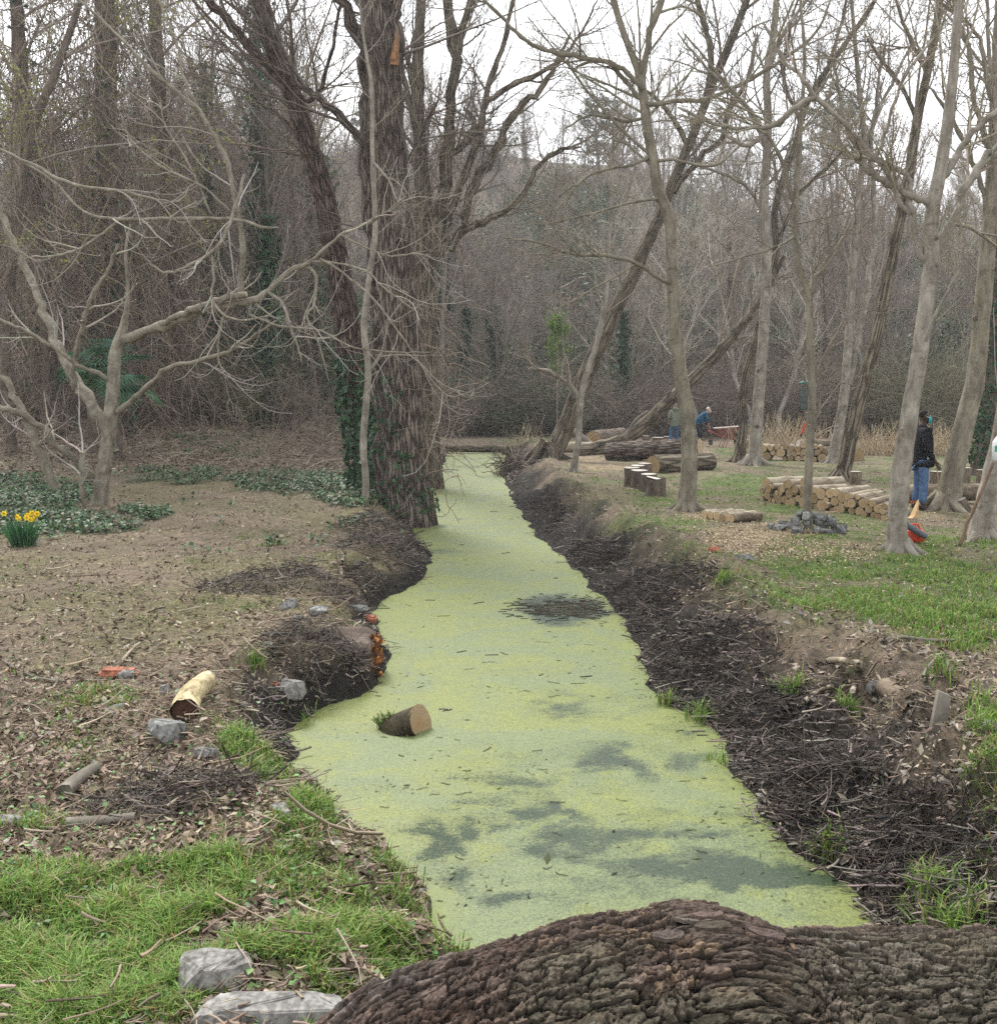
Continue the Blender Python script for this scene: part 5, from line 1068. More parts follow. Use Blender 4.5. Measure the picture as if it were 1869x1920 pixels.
def bank_twigs():
    rg = np.random.default_rng(702)
    x, y = scatter(60000, rg); k = masks(x, y); d = np.maximum(k['dl'], k['dr'])
    pr = np.where(d > -0.05, 1, 0) * np.clip(0.10 + 0.95 * k['mud'] + 0.5 * np.clip(1.6 - d, 0, 1) * (y > 6), 0, 1) * (1 - .7 * k['g']) * (y < 48)
    pr = np.where(d < 0.0, pr * 0.5, pr) * np.where(k['dl'] > k['dr'], 1.6, 1)
    s = (rg.random(len(x)) < pr) & ~onlog(x, y); x, y, mud = x[s][:9500], y[s][:9500], k['mud'][s][:9500]; n = len(x)
    K = 5; a = rg.uniform(0, 6.28, n); a = np.where(rg.random(n) < 0.5, a * 0.25 - 0.9, a)
    el = rg.normal(0.03, 0.22, n); d = np.stack([np.cos(a) * np.cos(el), np.sin(a) * np.cos(el), np.sin(el)], 1); L = rg.gamma(2.0, 0.075, n) * np.clip(.6 + y * 0.03, .6, 1.6); L = np.clip(L, .04, .6)
    P = np.empty((n, K, 3)); st = np.stack([x, y, hgt(x, y) + rg.random(n) ** 2 * 0.10], 1) - d * L[:, None] / 2
    bend = rg.normal(size=(n, 3)) * 0.09
    for q in range(K):
        P[:, q] = st; d = nrm(d + bend + rg.normal(size=(n, 3)) * 0.07); st = st + d * (L / (K - 1))[:, None]
    g = hgt(P[..., 0].ravel(), P[..., 1].ravel()).reshape(n, K); g = np.maximum(g, ZW)
    P[..., 2] = g + np.clip(P[..., 2] - g, 0.004, 0.28)
    r = rg.gamma(2.5, 0.0019, (n, 1)) * np.linspace(1, .5, K) * np.clip(.8 + y[:, None] * 0.03, 1, 2)
    r = np.clip(r * .8, 0.0012, 0.010)
    c = np.where((mud > .4)[:, None], pick([(0.15, 0.125, 0.105), (0.22, 0.19, 0.165), (0.09, 0.072, 0.06), (0.055, 0.045, 0.04), (0.27, 0.23, 0.2)], n, rg), pick([(0.26, 0.20, 0.15), (0.33, 0.27, 0.2), (0.17, 0.125, 0.095)], n, rg))
    mb = MB(); tubes(mb, P, r, 3, c=c)
    tag(mb.build('twig_litter', MT['twig']), 'tangle of fallen twigs and sticks along both banks', 'twigs', kind='stuff')
bank_twigs()
def do_chips():
    rg = np.random.default_rng(703)
    x, y = scatter(90000, rg, 840, 1120, 1000, 2000); k = masks(x, y)
    s = rg.random(len(x)) < np.clip(k['ch'] * 0.95 + 0.02, 0, 1) * (k['dr'] > .6); x, y = x[s][:15000], y[s][:15000]; n = len(x)
    mb = MB(); leafquads(mb, np.stack([x, y, hgt(x, y) + 0.012], 1), rg.uniform(.008, .024, n), pick([(0.46, 0.37, 0.25), (0.56, 0.47, 0.34), (0.36, 0.27, 0.18), (0.28, 0.2, 0.13)], n, rg), rg, nrmdir=np.array([0, 0, 1.0]), tilt=.4, asp=.5)
    tag(mb.build('wood_chips', MT['leaf']), 'pale wood chips scattered among the trees by the log stacks', 'wood chips', kind='stuff')
do_chips()
def do_grass():
    rg = np.random.default_rng(704)
    X = []; 
    xa, ya = scatter(520000, rg, 800, 2100)
    k = masks(xa, ya); d = np.maximum(k['dl'], k['dr'])
    clump = fbm(xa * 6, ya * 6, 91, 3)
    pr = np.clip(k['g'] * (0.2 + 1.5 * clump), 0, 1) * (d > 0.02) + 0.012 * (k['mud'] < .5) * (d > 0.1)
    s = (rg.random(len(xa)) < pr) & ~onlog(xa, ya); x, y, g, cl = xa[s], ya[s], k['g'][s], clump[s]
    if len(x) > 150000: x, y, g, cl = x[:150000], y[:150000], g[:150000], cl[:150000]
    # bright tufts on the mud
    for (px, py, nn, hh) in [(1090, 1290, 0, 0), (1315, 1290, 110, .16), (1285, 1330, 90, .14), (1335, 1360, 90, .14), (1250, 1265, 60, .13), (1560, 1530, 120, .16), (1395, 1525, 70, .13), (1780, 1700, 260, .24), (1730, 1640, 120, .2), (1860, 1480, 260, .22), (1850, 1440, 160, .22), (1760, 1370, 90, .15), (1355, 1140, 60, .12), (1480, 1310, 120, .12), (1590, 1345, 120, .12), (1460, 1620, 50, .12), (1520, 1190, 60, .14), (870, 1770, 120, .2), (760, 1660, 120, .18), (735, 1600, 80, .16), (1690, 1730, 60, .15), (585, 1290, 50, .14), (480, 1280, 60, .13)]:
        if nn == 0: continue
        p = atZ(px, py, -0.2); r_ = rg.normal(size=(nn, 2)) * 0.05 * hh / .15; x = np.concatenate([x, p[0] + r_[:, 0]]); y = np.concatenate([y, p[1] + r_[:, 1]]); g = np.concatenate([g, np.full(nn, 1.0)]); cl = np.concatenate([cl, np.full(nn, .8 + hh)])
    n = len(x); z = hgt(x, y)
    h = (0.035 + 0.11 * g * cl) * rg.uniform(.5, 1.35, n) * np.where((x > 0.9) & (y > 10), 0.75, 1) * np.where((x > 2) & (y > 15), 0.5, 1)
    a = rg.uniform(0, 6.28, n); ca = np.stack([np.cos(a), np.sin(a), 0 * a], 1); b = np.stack([-np.sin(a), np.cos(a), 0 * a], 1)
    w_ = np.clip(rg.uniform(.0016, .0034, n) * np.clip(.55 + y * .15, .9, 5), 0, .013)[:, None]; bend = rg.uniform(.15, 1.0, n)[:, None] * h[:, None]
    p0 = np.stack([x, y, z - 0.005], 1); up = np.array([0, 0, 1.0]); hh = h[:, None]
    v = np.stack([p0 - b * w_, p0 + b * w_, p0 + ca * bend * .35 + up * hh * .62 - b * w_ * .8, p0 + ca * bend * .35 + up * hh * .62 + b * w_ * .8, p0 + ca * bend + up * hh * (0.95 - .25 * (bend / hh))], 1).reshape(-1, 3)
    i = np.arange(n)[:, None] * 5
    far = (y > 10)
    c = pick([(0.14, 0.25, 0.045), (0.20, 0.32, 0.065), (0.10, 0.19, 0.035), (0.25, 0.33, 0.08)], n, rg)
    dry = (rg.random(n) < 0.08 + .3 * (1 - g))[:, None]; c = np.where(dry, pick([(0.36, 0.29, 0.15), (0.28, 0.2, 0.11), (0.33, 0.22, 0.1)], n, rg), c)
    mossy = ((x > 1) & (y > 15) & (x < 6))[:, None] & ~dry; c = np.where(mossy, c * [1.05, 1.02, .75], c)
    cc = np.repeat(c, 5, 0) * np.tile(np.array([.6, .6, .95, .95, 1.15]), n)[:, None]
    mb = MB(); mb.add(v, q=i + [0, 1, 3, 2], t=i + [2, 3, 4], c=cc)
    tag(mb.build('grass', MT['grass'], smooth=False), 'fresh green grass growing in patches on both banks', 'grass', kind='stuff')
do_grass()
def do_ivy():
    rg = np.random.default_rng(705)
    x, y = scatter(260000, rg, 780, 1040, -300, 900); k = masks(x, y, np.minimum(hgt(x, y), .4)); d = np.maximum(k['dl'], k['dr'])
    s = (rg.random(len(x)) < np.clip(k['iv'], 0, 1) * .9) & (d > .05); x, y = x[s][:42000], y[s][:42000]; n = len(x)
    z = hgt(x, y) + 0.02 + rg.random(n) * 0.12
    mb = MB(); leafquads(mb, np.stack([x, y, z], 1), rg.uniform(.022, .05, n), pick([(0.03, 0.07, 0.025), (0.045, 0.10, 0.035), (0.065, 0.13, 0.05), (0.02, 0.045, 0.02), (0.10, 0.16, 0.07), (0.12, 0.10, 0.06)], n, rg), rg, nrmdir=np.array([0, -.25, 1.0]), tilt=.5, asp=.8)
    tag(mb.build('ground_ivy', MT['ivy']), 'dark glossy ivy carpet under the trees on the daffodil side', 'ivy', kind='stuff')
    # low herbs in the near grass
    x, y = scatter(16000, rg, 1250, 2080, -300, 900); k = masks(x, y); d = np.maximum(k['dl'], k['dr']); s = (rg.random(len(x)) < .18 + .35 * k['g']) & (d > .05) & ~onlog(x, y); x, y = x[s], y[s]; n = len(x)
    mb = MB(); leafquads(mb, np.stack([x, y, hgt(x, y) + .015 + rg.random(n) * .03], 1), rg.uniform(.008, .02, n), pick([(0.09, 0.19, 0.05), (0.13, 0.24, 0.07), (0.06, 0.13, 0.04)], n, rg), rg, nrmdir=np.array([0, 0, 1.0]), tilt=.4, asp=.8)
    tag(mb.build('low_herbs', MT['ivy']), 'small green herbs creeping between the grass tufts', 'herbs', kind='stuff')
do_ivy()
def do_straw():
    rg = np.random.default_rng(714)
    x, y = scatter(120000, rg, 830, 2050); k = masks(x, y); d = np.maximum(k['dl'], k['dr']); s = (rg.random(len(x)) < (.5 + k['j'] * 1.6) * (1 - .8 * k['mud']) * (1 - k['iv']) * np.where(x > 1, .5, 1)) & (d > .1) & ~onlog(x, y); x, y = x[s][:45000], y[s][:45000]; n = len(x)
    a = rg.uniform(0, 6.28, n); el = rg.uniform(0, .7, n) ** 1.5; L = rg.uniform(.03, .09, n) * np.clip(.8 + y * .03, .8, 1.8); dd = np.stack([np.cos(a) * np.cos(el), np.sin(a) * np.cos(el), np.sin(el)], 1) * L[:, None]; w_ = np.stack([-np.sin(a), np.cos(a), 0 * a], 1) * np.clip(.0016 * np.clip(.6 + y * .12, 1, 4), 0, .006)[:, None]
    p = np.stack([x, y, hgt(x, y) + .006], 1); V = np.stack([p - w_, p + w_, p + dd], 1).reshape(-1, 3)
    gm = fbm(x * .7, y * .7, 71, 3); c = np.where((rg.random(n) < np.clip(gm * 2.4 - 1.0, .05, .8))[:, None], pick([(0.22, 0.24, 0.07), (0.28, 0.27, 0.09), (0.16, 0.2, 0.06)], n, rg), pick([(0.34, 0.28, 0.19), (0.27, 0.21, 0.145), (0.42, 0.36, 0.26)], n, rg))
    mb = MB(); mb.add(V, t=np.arange(n)[:, None] * 3 + [0, 1, 2], c=np.repeat(c, 3, 0)); tag(mb.build('dry_straw', MT['leaf'], smooth=False), 'short dry straw and moss on the trodden ground', 'straw', kind='stuff')
do_straw()
def far_litter():
    rg = np.random.default_rng(706); n = 16000
    px = rg.uniform(-250, 1000, n); py = rg.uniform(770, 850, n); y = 1950 * 2 / np.maximum(py - 744, 40) * .8; y = rg.uniform(24, 56, n); x = rg.uniform(-.55, .02, n) * y
    d = np.maximum(*edged(x, y)[:2]); s = d > .1; x, y = x[s], y[s]; n = len(x)
    mb = MB(); leafquads(mb, np.stack([x, y, hgt(x, y) + .02], 1), rg.uniform(.04, .09, n), pick([(0.26, 0.205, 0.16), (0.20, 0.15, 0.115), (0.32, 0.265, 0.21), (0.15, 0.11, 0.085)], n, rg), rg, nrmdir=np.array([0, 0, 1.0]), tilt=.5, asp=.5)
    tag(mb.build('woodland_leaves', MT['leaf']), 'brown leaf litter on the floor of the wood', 'leaves', kind='stuff')
    n = 3600; y = rg.uniform(25, 52, n); x = rg.uniform(-.55, .0, n) * y - 1; d = np.maximum(*edged(x, y)[:2]); s = (d > .4); x, y = x[s], y[s]; n = len(x)
    a = rg.uniform(0, 6.28, n); L = rg.uniform(.4, 1.6, n); K = 5; P = np.empty((n, K, 3)); dd = np.stack([np.cos(a), np.sin(a), rg.uniform(0, .8, n)], 1); dd = nrm(dd); st = np.stack([x, y, hgt(x, y)], 1)
    for q in range(K): P[:, q] = st; st = st + dd * (L / (K - 1))[:, None]; dd = nrm(dd + rg.normal(size=(n, 3)) * .15 + [0, 0, -.22])
    g = hgt(P[..., 0].ravel(), P[..., 1].ravel()).reshape(n, K); P[..., 2] = np.maximum(P[..., 2], g + .01)
    mb = MB(); tubes(mb, P, np.full((n, K), .008) * rg.uniform(.6, 1.6, (n, 1)), 3, c=pick([(0.24, 0.18, 0.145), (0.16, 0.12, 0.095), (0.3, 0.25, 0.2)], n, rg))
    tag(mb.build('woodland_twigs', MT['twig']), 'low bare twigs and dead stems covering the floor of the wood', 'twigs', kind='stuff')
far_litter()
def floating_bits():
    rg = np.random.default_rng(707); n = 9000
    px = rg.uniform(480, 1700, n); py = 860 + 960 * rg.random(n) ** 1.2; p = atZ(px, py, ZW); d = np.maximum(*edged(p[:, 0], p[:, 1])[:2]); cl = fbm(p[:, 0] * 2.2, p[:, 1] * 3, 95, 3)
    dle = edged(p[:, 0], p[:, 1])[0]
    s = (d < -0.03) & (rg.random(n) < np.clip((cl - .45) * 2.2 + .07 + .35 * np.exp(dle / .35), 0, 1)); p = p[s]; n = len(p); p[:, 2] = ZW + .004
    a = rg.normal(0.3, .7, n); L = rg.gamma(1.6, .007, n) * np.clip(.7 + p[:, 1] * .05, .8, 2.4); u = np.stack([np.cos(a), np.sin(a), 0 * a], 1) * L[:, None]; v_ = np.stack([-np.sin(a), np.cos(a), 0 * a], 1) * (L * rg.uniform(.12, .35, n))[:, None]
    V = np.stack([p - u, p + v_, p + u, p - v_], 1).reshape(-1, 3); i = np.arange(n)[:, None] * 4
    mb = MB(); mb.add(V, q=i + [0, 1, 2, 3], c=np.repeat(pick([(0.045, 0.06, 0.022), (0.07, 0.085, 0.03), (0.03, 0.035, 0.02), (0.10, 0.11, 0.05)], n, rg), 4, 0))
    tag(mb.build('floating_debris', MT['leaf']), 'dark specks of leaf and twig floating on the duckweed', 'debris', kind='stuff')
floating_bits()

def floating_twigs():
    rg = np.random.default_rng(708); n = 520
    px = np.concatenate([rg.normal(1060, 48, 380), rg.uniform(700, 1450, 140)]); py = np.concatenate([rg.normal(1142, 10, 380), rg.uniform(900, 1650, 140)]); p = atZ(px, py, ZW); d = np.maximum(*edged(p[:, 0], p[:, 1])[:2]); p = p[d < -.05]; n = len(p)
    a = rg.normal(.1, .6, n); L = rg.uniform(.02, .10, n) * np.clip(p[:, 1] / 13, .25, 1); K = 4; u = np.stack([np.cos(a), np.sin(a), 0 * a], 1); ts = np.linspace(-1, 1, K); P = p[:, None] + u[:, None] * (ts[None, :, None] * L[:, None, None]); P[..., 2] = ZW + .004; P[:, :, :2] += rg.normal(size=(n, K, 2)) * .006
    mb = MB(); tubes(mb, P, np.full((n, K), .0045) * rg.uniform(.5, 1.6, (n, 1)) * np.clip(p[:, 1] / 13, .3, 1)[:, None], 3, c=pick([(0.03, 0.028, 0.02), (0.05, 0.045, 0.03), (0.08, 0.07, 0.05)], n, rg)); tag(mb.build('floating_twigs', MT['twig']), 'dark bits of twig drifting in the gap of the duckweed', 'twigs', kind='stuff')
floating_twigs()

def heap(name, label, px, py, rx, ry, h, n, cols, seed, z=-.15, L0=.22):
    """a matted heap of raked twigs and stalks"""
    rg = np.random.default_rng(seed); p = atZ(px, py, z); a = rg.uniform(0, 6.28, n); q = np.sqrt(rg.random(n)); x = p[0] + rx * q * np.cos(a); y = p[1] + ry * q * np.sin(a)
    keep = np.maximum(*edged(x, y)[:2]) > 0.06; x, y, q = x[keep], y[keep], q[keep]; n = len(x)
    top = h * (1 - q ** 2) * (.7 + .6 * vnoise(x * 5, y * 5, seed)); zz = np.maximum(hgt(x, y), ZW) + top * rg.uniform(.35, 1.05, n)
    K = 4; d = np.stack([rg.normal(.3, 1, n), rg.normal(0, .8, n), rg.normal(0, .28, n)], 1); d = nrm(d); L = L0 * rg.gamma(3, .33, n); st = np.stack([x, y, zz], 1) - d * L[:, None] / 2; P = np.empty((n, K, 3))
    for k in range(K): P[:, k] = st; st = st + d * (L / (K - 1))[:, None]; d = nrm(d + rg.normal(size=(n, 3)) * .22)
    out = (np.maximum(*edged(P[..., 0].ravel(), P[..., 1].ravel())[:2]).reshape(n, K) < -.06).any(1); P = P[~out]; x, y, zz = x[~out], y[~out], zz[~out]; n = len(P)
    g = np.maximum(hgt(P[..., 0].ravel(), P[..., 1].ravel()).reshape(n, K), ZW); P[..., 2] = np.maximum(P[..., 2], g + .004)
    r = np.clip(rg.gamma(2, .0016, (n, 1)), .0014, .008) * np.clip(.7 + p[1] * .035, .8, 1.5)
    o = thing(name, label, 'brush heap', (float(p[0]), float(p[1]), float(hgt(p[0], p[1])))); mb = MB(); tubes(mb, P, r * np.linspace(1, .6, K), 3, c=pick(cols, n, rg)); tag(mb.build('stalks', MT['twig'], o), kind='stuff')
    m = int(n * .45); i = rg.integers(0, n, m); lp = np.stack([x[i], y[i], zz[i]], 1) + rg.normal(size=(m, 3)) * [.04, .04, .02]; mb = MB(); leafquads(mb, lp, rg.uniform(.01, .03, m), pick(cols, m, rg), rg, nrmdir=np.array([0, -.2, 1.0]), tilt=.7); tag(mb.build('leaves', MT['leaf'], o), kind='stuff')
HB = [(0.09, 0.074, 0.062), (0.14, 0.118, 0.10), (0.055, 0.045, 0.038), (0.20, 0.172, 0.148), (0.03, 0.025, 0.022)]
HD = [(0.045, 0.038, 0.034), (0.08, 0.068, 0.06), (0.025, 0.021, 0.019), (0.13, 0.112, 0.098), (0.018, 0.015, 0.014)]
for (lb, px, py, rx, ry, h, n, cc, sd, z) in [
    ('dark heap of raked twigs jutting into the duckweed before the great trunk', 735, 1062, .75, .8, .26, 800, HB, 1, -.3), ('long low heap of raked stalks behind the rounded bank stones', 560, 1095, 1.1, .6, .22, 900, HB, 2, 0), ('twig heap piled over the rotten log end', 640, 1218, .62, .5, .32, 900, HB, 3, -.05), ('matted twigs at the water edge below the brick fragment', 715, 1112, .45, .5, .2, 500, HB, 4, -.35), ('thin spread of grey stalks in the near litter', 330, 1490, .45, .3, .07, 500, HB, 5, 0), ('dry twig tangle at the foot of the great trunk', 720, 1000, .8, .9, .2, 600, HB, 6, -.1),
    ('black heap of mud and roots beside the drifting twig patch', 1215, 1085, .75, 1.1, .24, 900, HD, 11, -.1), ('black root heap on the bank above the dark water gap', 1180, 1145, .5, .8, .2, 600, HD, 12, -.3), ('black matted bank heap straight above the near bend', 1300, 1215, .75, .8, .22, 900, HD, 13, -.15), ('black matted heap with grass tufts at the near bend', 1360, 1320, .6, .6, .18, 800, HD, 14, -.2), ('dark raked heap along the middle of the muddy bank', 1110, 1030, .5, 1.2, .2, 700, HD, 15, -.2), ('dark raked heap toward the far end of the muddy bank', 1010, 955, .55, 2.2, .22, 700, HD, 16, -.2), ('black clotted heap close to the huge log', 1650, 1560, .5, .5, .14, 800, HD, 17, -.2), ('black clotted heap beside the tall green tuft', 1500, 1450, .5, .5, .16, 800, HD, 18, -.25)]:
    heap('brush_heap', lb, px, py, rx, ry, h, n, cc, 1200 + sd, z)
# ---------------------------------------------------------------- cut wood
def disc(mb, c, n, r, sides=16, seed=0, m=0, rr=None, bump=0.0):
    """a sawn face: rings of vertices with ring coordinates kept for the grain"""
    rg = np.random.default_rng(seed); n = nrm(np.asarray(n, float)); ref = np.array([0, 0, 1.0]) if abs(n[2]) < .9 else np.array([1.0, 0, 0])
    u = nrm(np.cross(n, ref)); v = np.cross(n, u); a = np.linspace(0, 2 * math.pi, sides, endpoint=False); rr = np.ones(sides) if rr is None else rr
    V = [np.asarray(c, float)]; B = [np.zeros(3)]
    for f in (.5, 1.0):
        for k in range(sides):
            V.append(np.asarray(c) + (u * math.cos(a[k]) + v * math.sin(a[k])) * r * f * rr[k] + n * rg.uniform(-bump, bump)); B.append(np.array([math.cos(a[k]) * f, math.sin(a[k]) * f, seed * 1.7 % 9]) - [0, 0, seed * 1.7 % 9])
    T = [[0, 1 + k, 1 + (k + 1) % sides] for k in range(sides)]; Q = [[1 + k, 1 + sides + k, 1 + sides + (k + 1) % sides, 1 + (k + 1) % sides] for k in range(sides)]
    mb.add(np.array(V), q=Q, t=T, b=np.array(B), m=m)

def cut_log(name, label, pts, rad, bark='logbark', face='sawn', cat='log', group=None, sides=18, rough=0.06, ends=(0, 1), seed=0, face_label=None, base=None):
    """a log or stump with sawn ends; pts world path"""
    P = np.asarray(pts, float); n = max(6, len(P) * 3); t = np.linspace(0, 1, len(P)); u = np.linspace(0, 1, n); r = np.interp(u, t, np.broadcast_to(np.asarray(rad, float), (len(P),)))
    Q = np.stack([np.interp(u, t, P[:, i]) for i in range(3)], 1)
    b = Q.mean(0).copy(); b[2] = Q[:, 2].min() - (r.mean() if abs(Q[0, 2] - Q[-1, 2]) < .5 * np.linalg.norm(Q[0] - Q[-1]) else 0)
    o = thing(name, label, cat, tuple(b), group)
    mb = MB(); tubes(mb, Q, r, sides, disp=flare_disp(0, seed, rough)); mb.build('bark', MT[bark], o)
    for e in ends:
        c, d = (Q[0], Q[0] - Q[1]) if e == 0 else (Q[-1], Q[-1] - Q[-2]); rr_ = (r[0] if e == 0 else r[-1])
        mb = MB(); disc(mb, c + nrm(d) * 0.003, d, rr_ * 0.97, 18, seed + e); f = mb.build('sawn_face', MT[face], o)
        if face_label: f['label'] = face_label
    return o
def G(px, py, z=0.0): return atZ(px, py, z)

# prototypes of short stacked logs: axis along local +x, 1 m long, radius 0.1
def stack_proto(seed, bark):
    rg = np.random.default_rng(seed); K = 5; P = np.zeros((K, 3)); P[:, 0] = np.linspace(0, 1, K); P[1:-1, 1:] += rg.normal(size=(K - 2, 2)) * .008
    r = 0.1 * rg.uniform(.94, 1.06, K); mb = MB(); tubes(mb, P, r, 12, disp=flare_disp(0, seed, .05)); o = mb.build('cut_log', MT[bark])
    for e in (0, 1):
        mb = MB(); disc(mb, P[0] - [.002, 0, 0] if e == 0 else P[-1] + [.002, 0, 0], [-1, 0, 0] if e == 0 else [1, 0, 0], r[0 if e == 0 else -1] * .96, 12, seed + e); mb.build('sawn_face', MT['sawn'], o)
    return o
LP = [stack_proto(800 + i, b) for i, b in enumerate(['palelog', 'logbark', 'palelog', 'logbark', 'palelog', 'palelog'])]
_lpu = [False] * len(LP)
def put_log(p, ax, r, L, label, group, rg, v=None):
    v = int(rg.integers(0, len(LP))) if v is None else v
    o = LP[v] if not _lpu[v] else copy_tree(LP[v]); _lpu[v] = True
    q = Vector(ax).to_track_quat('X', 'Z'); o.rotation_mode = 'QUATERNION'
    from mathutils import Quaternion
    o.rotation_quaternion = q @ Quaternion((1, 0, 0), float(rg.uniform(0, 6.28)))
    o.location = tuple(p); o.scale = (L, r / .1, r / .1); tag(o, label, 'log', group)
    return o
def stack(wall, heights, axes, rmin, rmax, L, label, group, seed, maxn=170):
    rg = np.random.default_rng(seed); W = np.array(wall, float); seg = np.concatenate([[0], np.cumsum(np.linalg.norm(np.diff(W[:, :2], axis=0), axis=1))]); S_ = seg[-1]
    circ = []
    for tries in range(1500):
        if len(circ) >= maxn: break
        r = rg.uniform(rmin, rmax) if rg.random() < .8 else rg.uniform(rmax, rmax * 1.25); best = None
        for s in rg.uniform(r, S_ - r, 26):
            z = r
            for (s2, z2, r2) in circ:
                dx = abs(s - s2)
                if dx < r + r2 - 1e-4: z = max(z, z2 + math.sqrt((r + r2) ** 2 - dx * dx))
            if best is None or z < best[1]: best = (s, z)
        s, z = best
        if z + r > np.interp(s / S_, np.linspace(0, 1, len(heights)), heights): continue
        circ.append((s, z, r))
    for (s, z, r) in circ:
        x = np.interp(s, seg, W[:, 0]); y = np.interp(s, seg, W[:, 1]); a = np.interp(s / S_, np.linspace(0, 1, len(axes)), axes) + rg.normal(0, .03)
        d = np.array([math.cos(a), math.sin(a), rg.normal(0, .015)]); p = np.array([x, y, float(hgt(x, y)) - .02 + z]) - d * rg.normal(0, .035)
        put_log(p, d, r * 1.0, L * rg.uniform(.9, 1.1), label, group, rg)
stack([(5.22, 20.7), (5.50, 19.7), (5.82, 18.7), (6.10, 17.9), (6.42, 17.0)], [.74, .80, .74, .52, .42, .36, .30], [R(22), R(30), R(42), R(52)], .042, .088, 1.0, 'pale cut log in the curved stack before the furrowed trunk', 'logs of the curved stack', 91, 175)
stack([(8.25, 33.0), (9.3, 32.8), (10.4, 32.6)], [.62, .55, .6, .5], [R(70), R(75)], .07, .12, .9, 'cut log in the farther straight stack under the dry reeds', 'logs of the farther stack', 92, 60)
stack([(9.35, 41.2), (10.0, 41.0)], [.4, .4], [R(75)], .07, .1, .7, 'cut log in the small heap beneath the wheelbarrow', 'logs by the wheelbarrow', 93, 8)
def small_row():
    rg = np.random.default_rng(94)
    spots = [(1320, 968, .075), (1332, 970, .075), (1343, 972, .085), (1353, 975, .065), (1362, 976, .085), (1371, 979, .07)]
    for i, (px, py, r) in enumerate(spots):
        p = G(px, py, 0); p[2] = float(hgt(p[0], p[1])) + r * .85; put_log(p, (0.86, 0.5, 0), r, .62, ['first split log from the pale trunk in the short row', 'second split log from the pale trunk in the short row', 'third split log from the pale trunk in the short row', 'fourth split log from the pale trunk in the short row', 'fifth split log from the pale trunk in the short row', 'last split log of the short row, farthest from the pale trunk'][i], 'short row of split logs', rg, [0, 4, 2, 5, 0, 1][i])
small_row()

# round stumps standing in a row
STL = ['stump seat nearest the sawn log, palest flat top', 'stump seat second from the big sawn log', 'stump seat at the ditch side of the row', 'stump seat in the middle of the row', 'stump seat second from the tilted one', 'stump seat with slanting top at the near end of the row']
for i, (px, pt, pb, r, tilt) in enumerate([(1209, 869, 898, .17, 0), (1196, 873, 903, .17, 0), (1184, 877, 909, .18, .02), (1199, 882, 914, .19, 0), (1216, 889, 919, .17, .02), (1229, 897, 925, .20, -.16)]):
    p = G(px, pb, 0); zt = atY(px, pt, p[1])[2]; z0 = float(hgt(p[0], p[1]))
    o = cut_log('cut_stump', STL[i], [(p[0], p[1], z0 - .05), (p[0] + .01, p[1], (z0 + zt) / 2), (p[0], p[1], zt)], [r * 1.08, r, r], 'darkbark', 'sawngrey', 'stump', 'row of stump seats', 18, .05, (), 820 + i)
    mb = MB(); disc(mb, (p[0], p[1], zt + .004), (-tilt * 1.2 + .02, -.05, 1), r * 1.0, 18, 830 + i); mb.build('sawn_face', MT['sawngrey'], o)

# big logs in the clearing
def logpx(a, b, r, **kw):                  # ends given as (px, py, Y)
    A = atY(*a); B = atY(*b); return [A, (A + B) / 2, B], r
big = [('felled_log', 'long dark deeply furrowed log in the clearing, pale sawn face at one end', (1140, 848, 33.5), (1312, 838, 32.0), .30, 'furrow', 'sawnpale', 860),
       ('felled_log', 'shorter felled log with round orange sawn face behind the stump seats', (1224, 873, 27.6), (1332, 866, 28.8), .26, 'furrow2', 'sawn', 861),
       ('felled_log', 'pale barkless log lying under the arched fallen trunk', (1012, 838, 37), (1140, 839, 36.2), .20, 'palelog', 'sawnpale', 862),
       ('felled_log', 'thick log with orange sawn face beside the far grass strip', (1112, 824, 39), (1165, 816, 41), .32, 'darkbark', 'sawn', 863),
       ('felled_log', 'log with round orange end standing out beside the furrowed trunk and dry reeds', (1605, 857, 33.5), (1560, 850, 35.5), .27, 'logbark', 'sawn', 864),
       ('felled_log', 'grey log topmost of the pile at the end of the farther stack', (1497, 834, 35), (1556, 832, 35.2), .17, 'logbark', 'sawngrey', 865),
       ('felled_log', 'dark log at the bottom of the pile at the end of the farther stack', (1497, 856, 34.5), (1560, 854, 34.8), .24, 'darkbark', 'sawn', 866),
       ('felled_log', 'middle log of the pile at the end of the farther stack', (1497, 844, 34.9), (1556, 843, 35), .14, 'logbark', 'sawnpale', 867),
       ('felled_log', 'mossy log lying on the ground behind the man in black', (1700, 926, 19.8), (1835, 922, 19.6), .17, 'logbark', 'sawn', 868),
       ('felled_log', 'reddish thin log lying behind the leaning rough pale trunk', (1790, 918, 20.8), (1850, 928, 20.4), .09, 'furrow', 'sawn', 869),
       ('branch_stub', 'short cut branch leaning up with a pale sawn top beside the rough pale trunk', (1812, 958, 18.2), (1802, 936, 18.2), .085, 'darkbark', 'sawngrey', 870),
       ('fallen_log', 'mossy log bridging the ditch at its far end', (815, 840, 45.5), (962, 842, 45.0), .17, 'furrow2', 'sawn', 871)]
for (nm, lb, a, b, r, bk, fc, sd) in big:
    P, _ = logpx(a, b, r); cut_log(nm, lb, P, [r * 1.06, r, r * .95], bk, fc, 'log', None, 20, .06, (0, 1), sd)
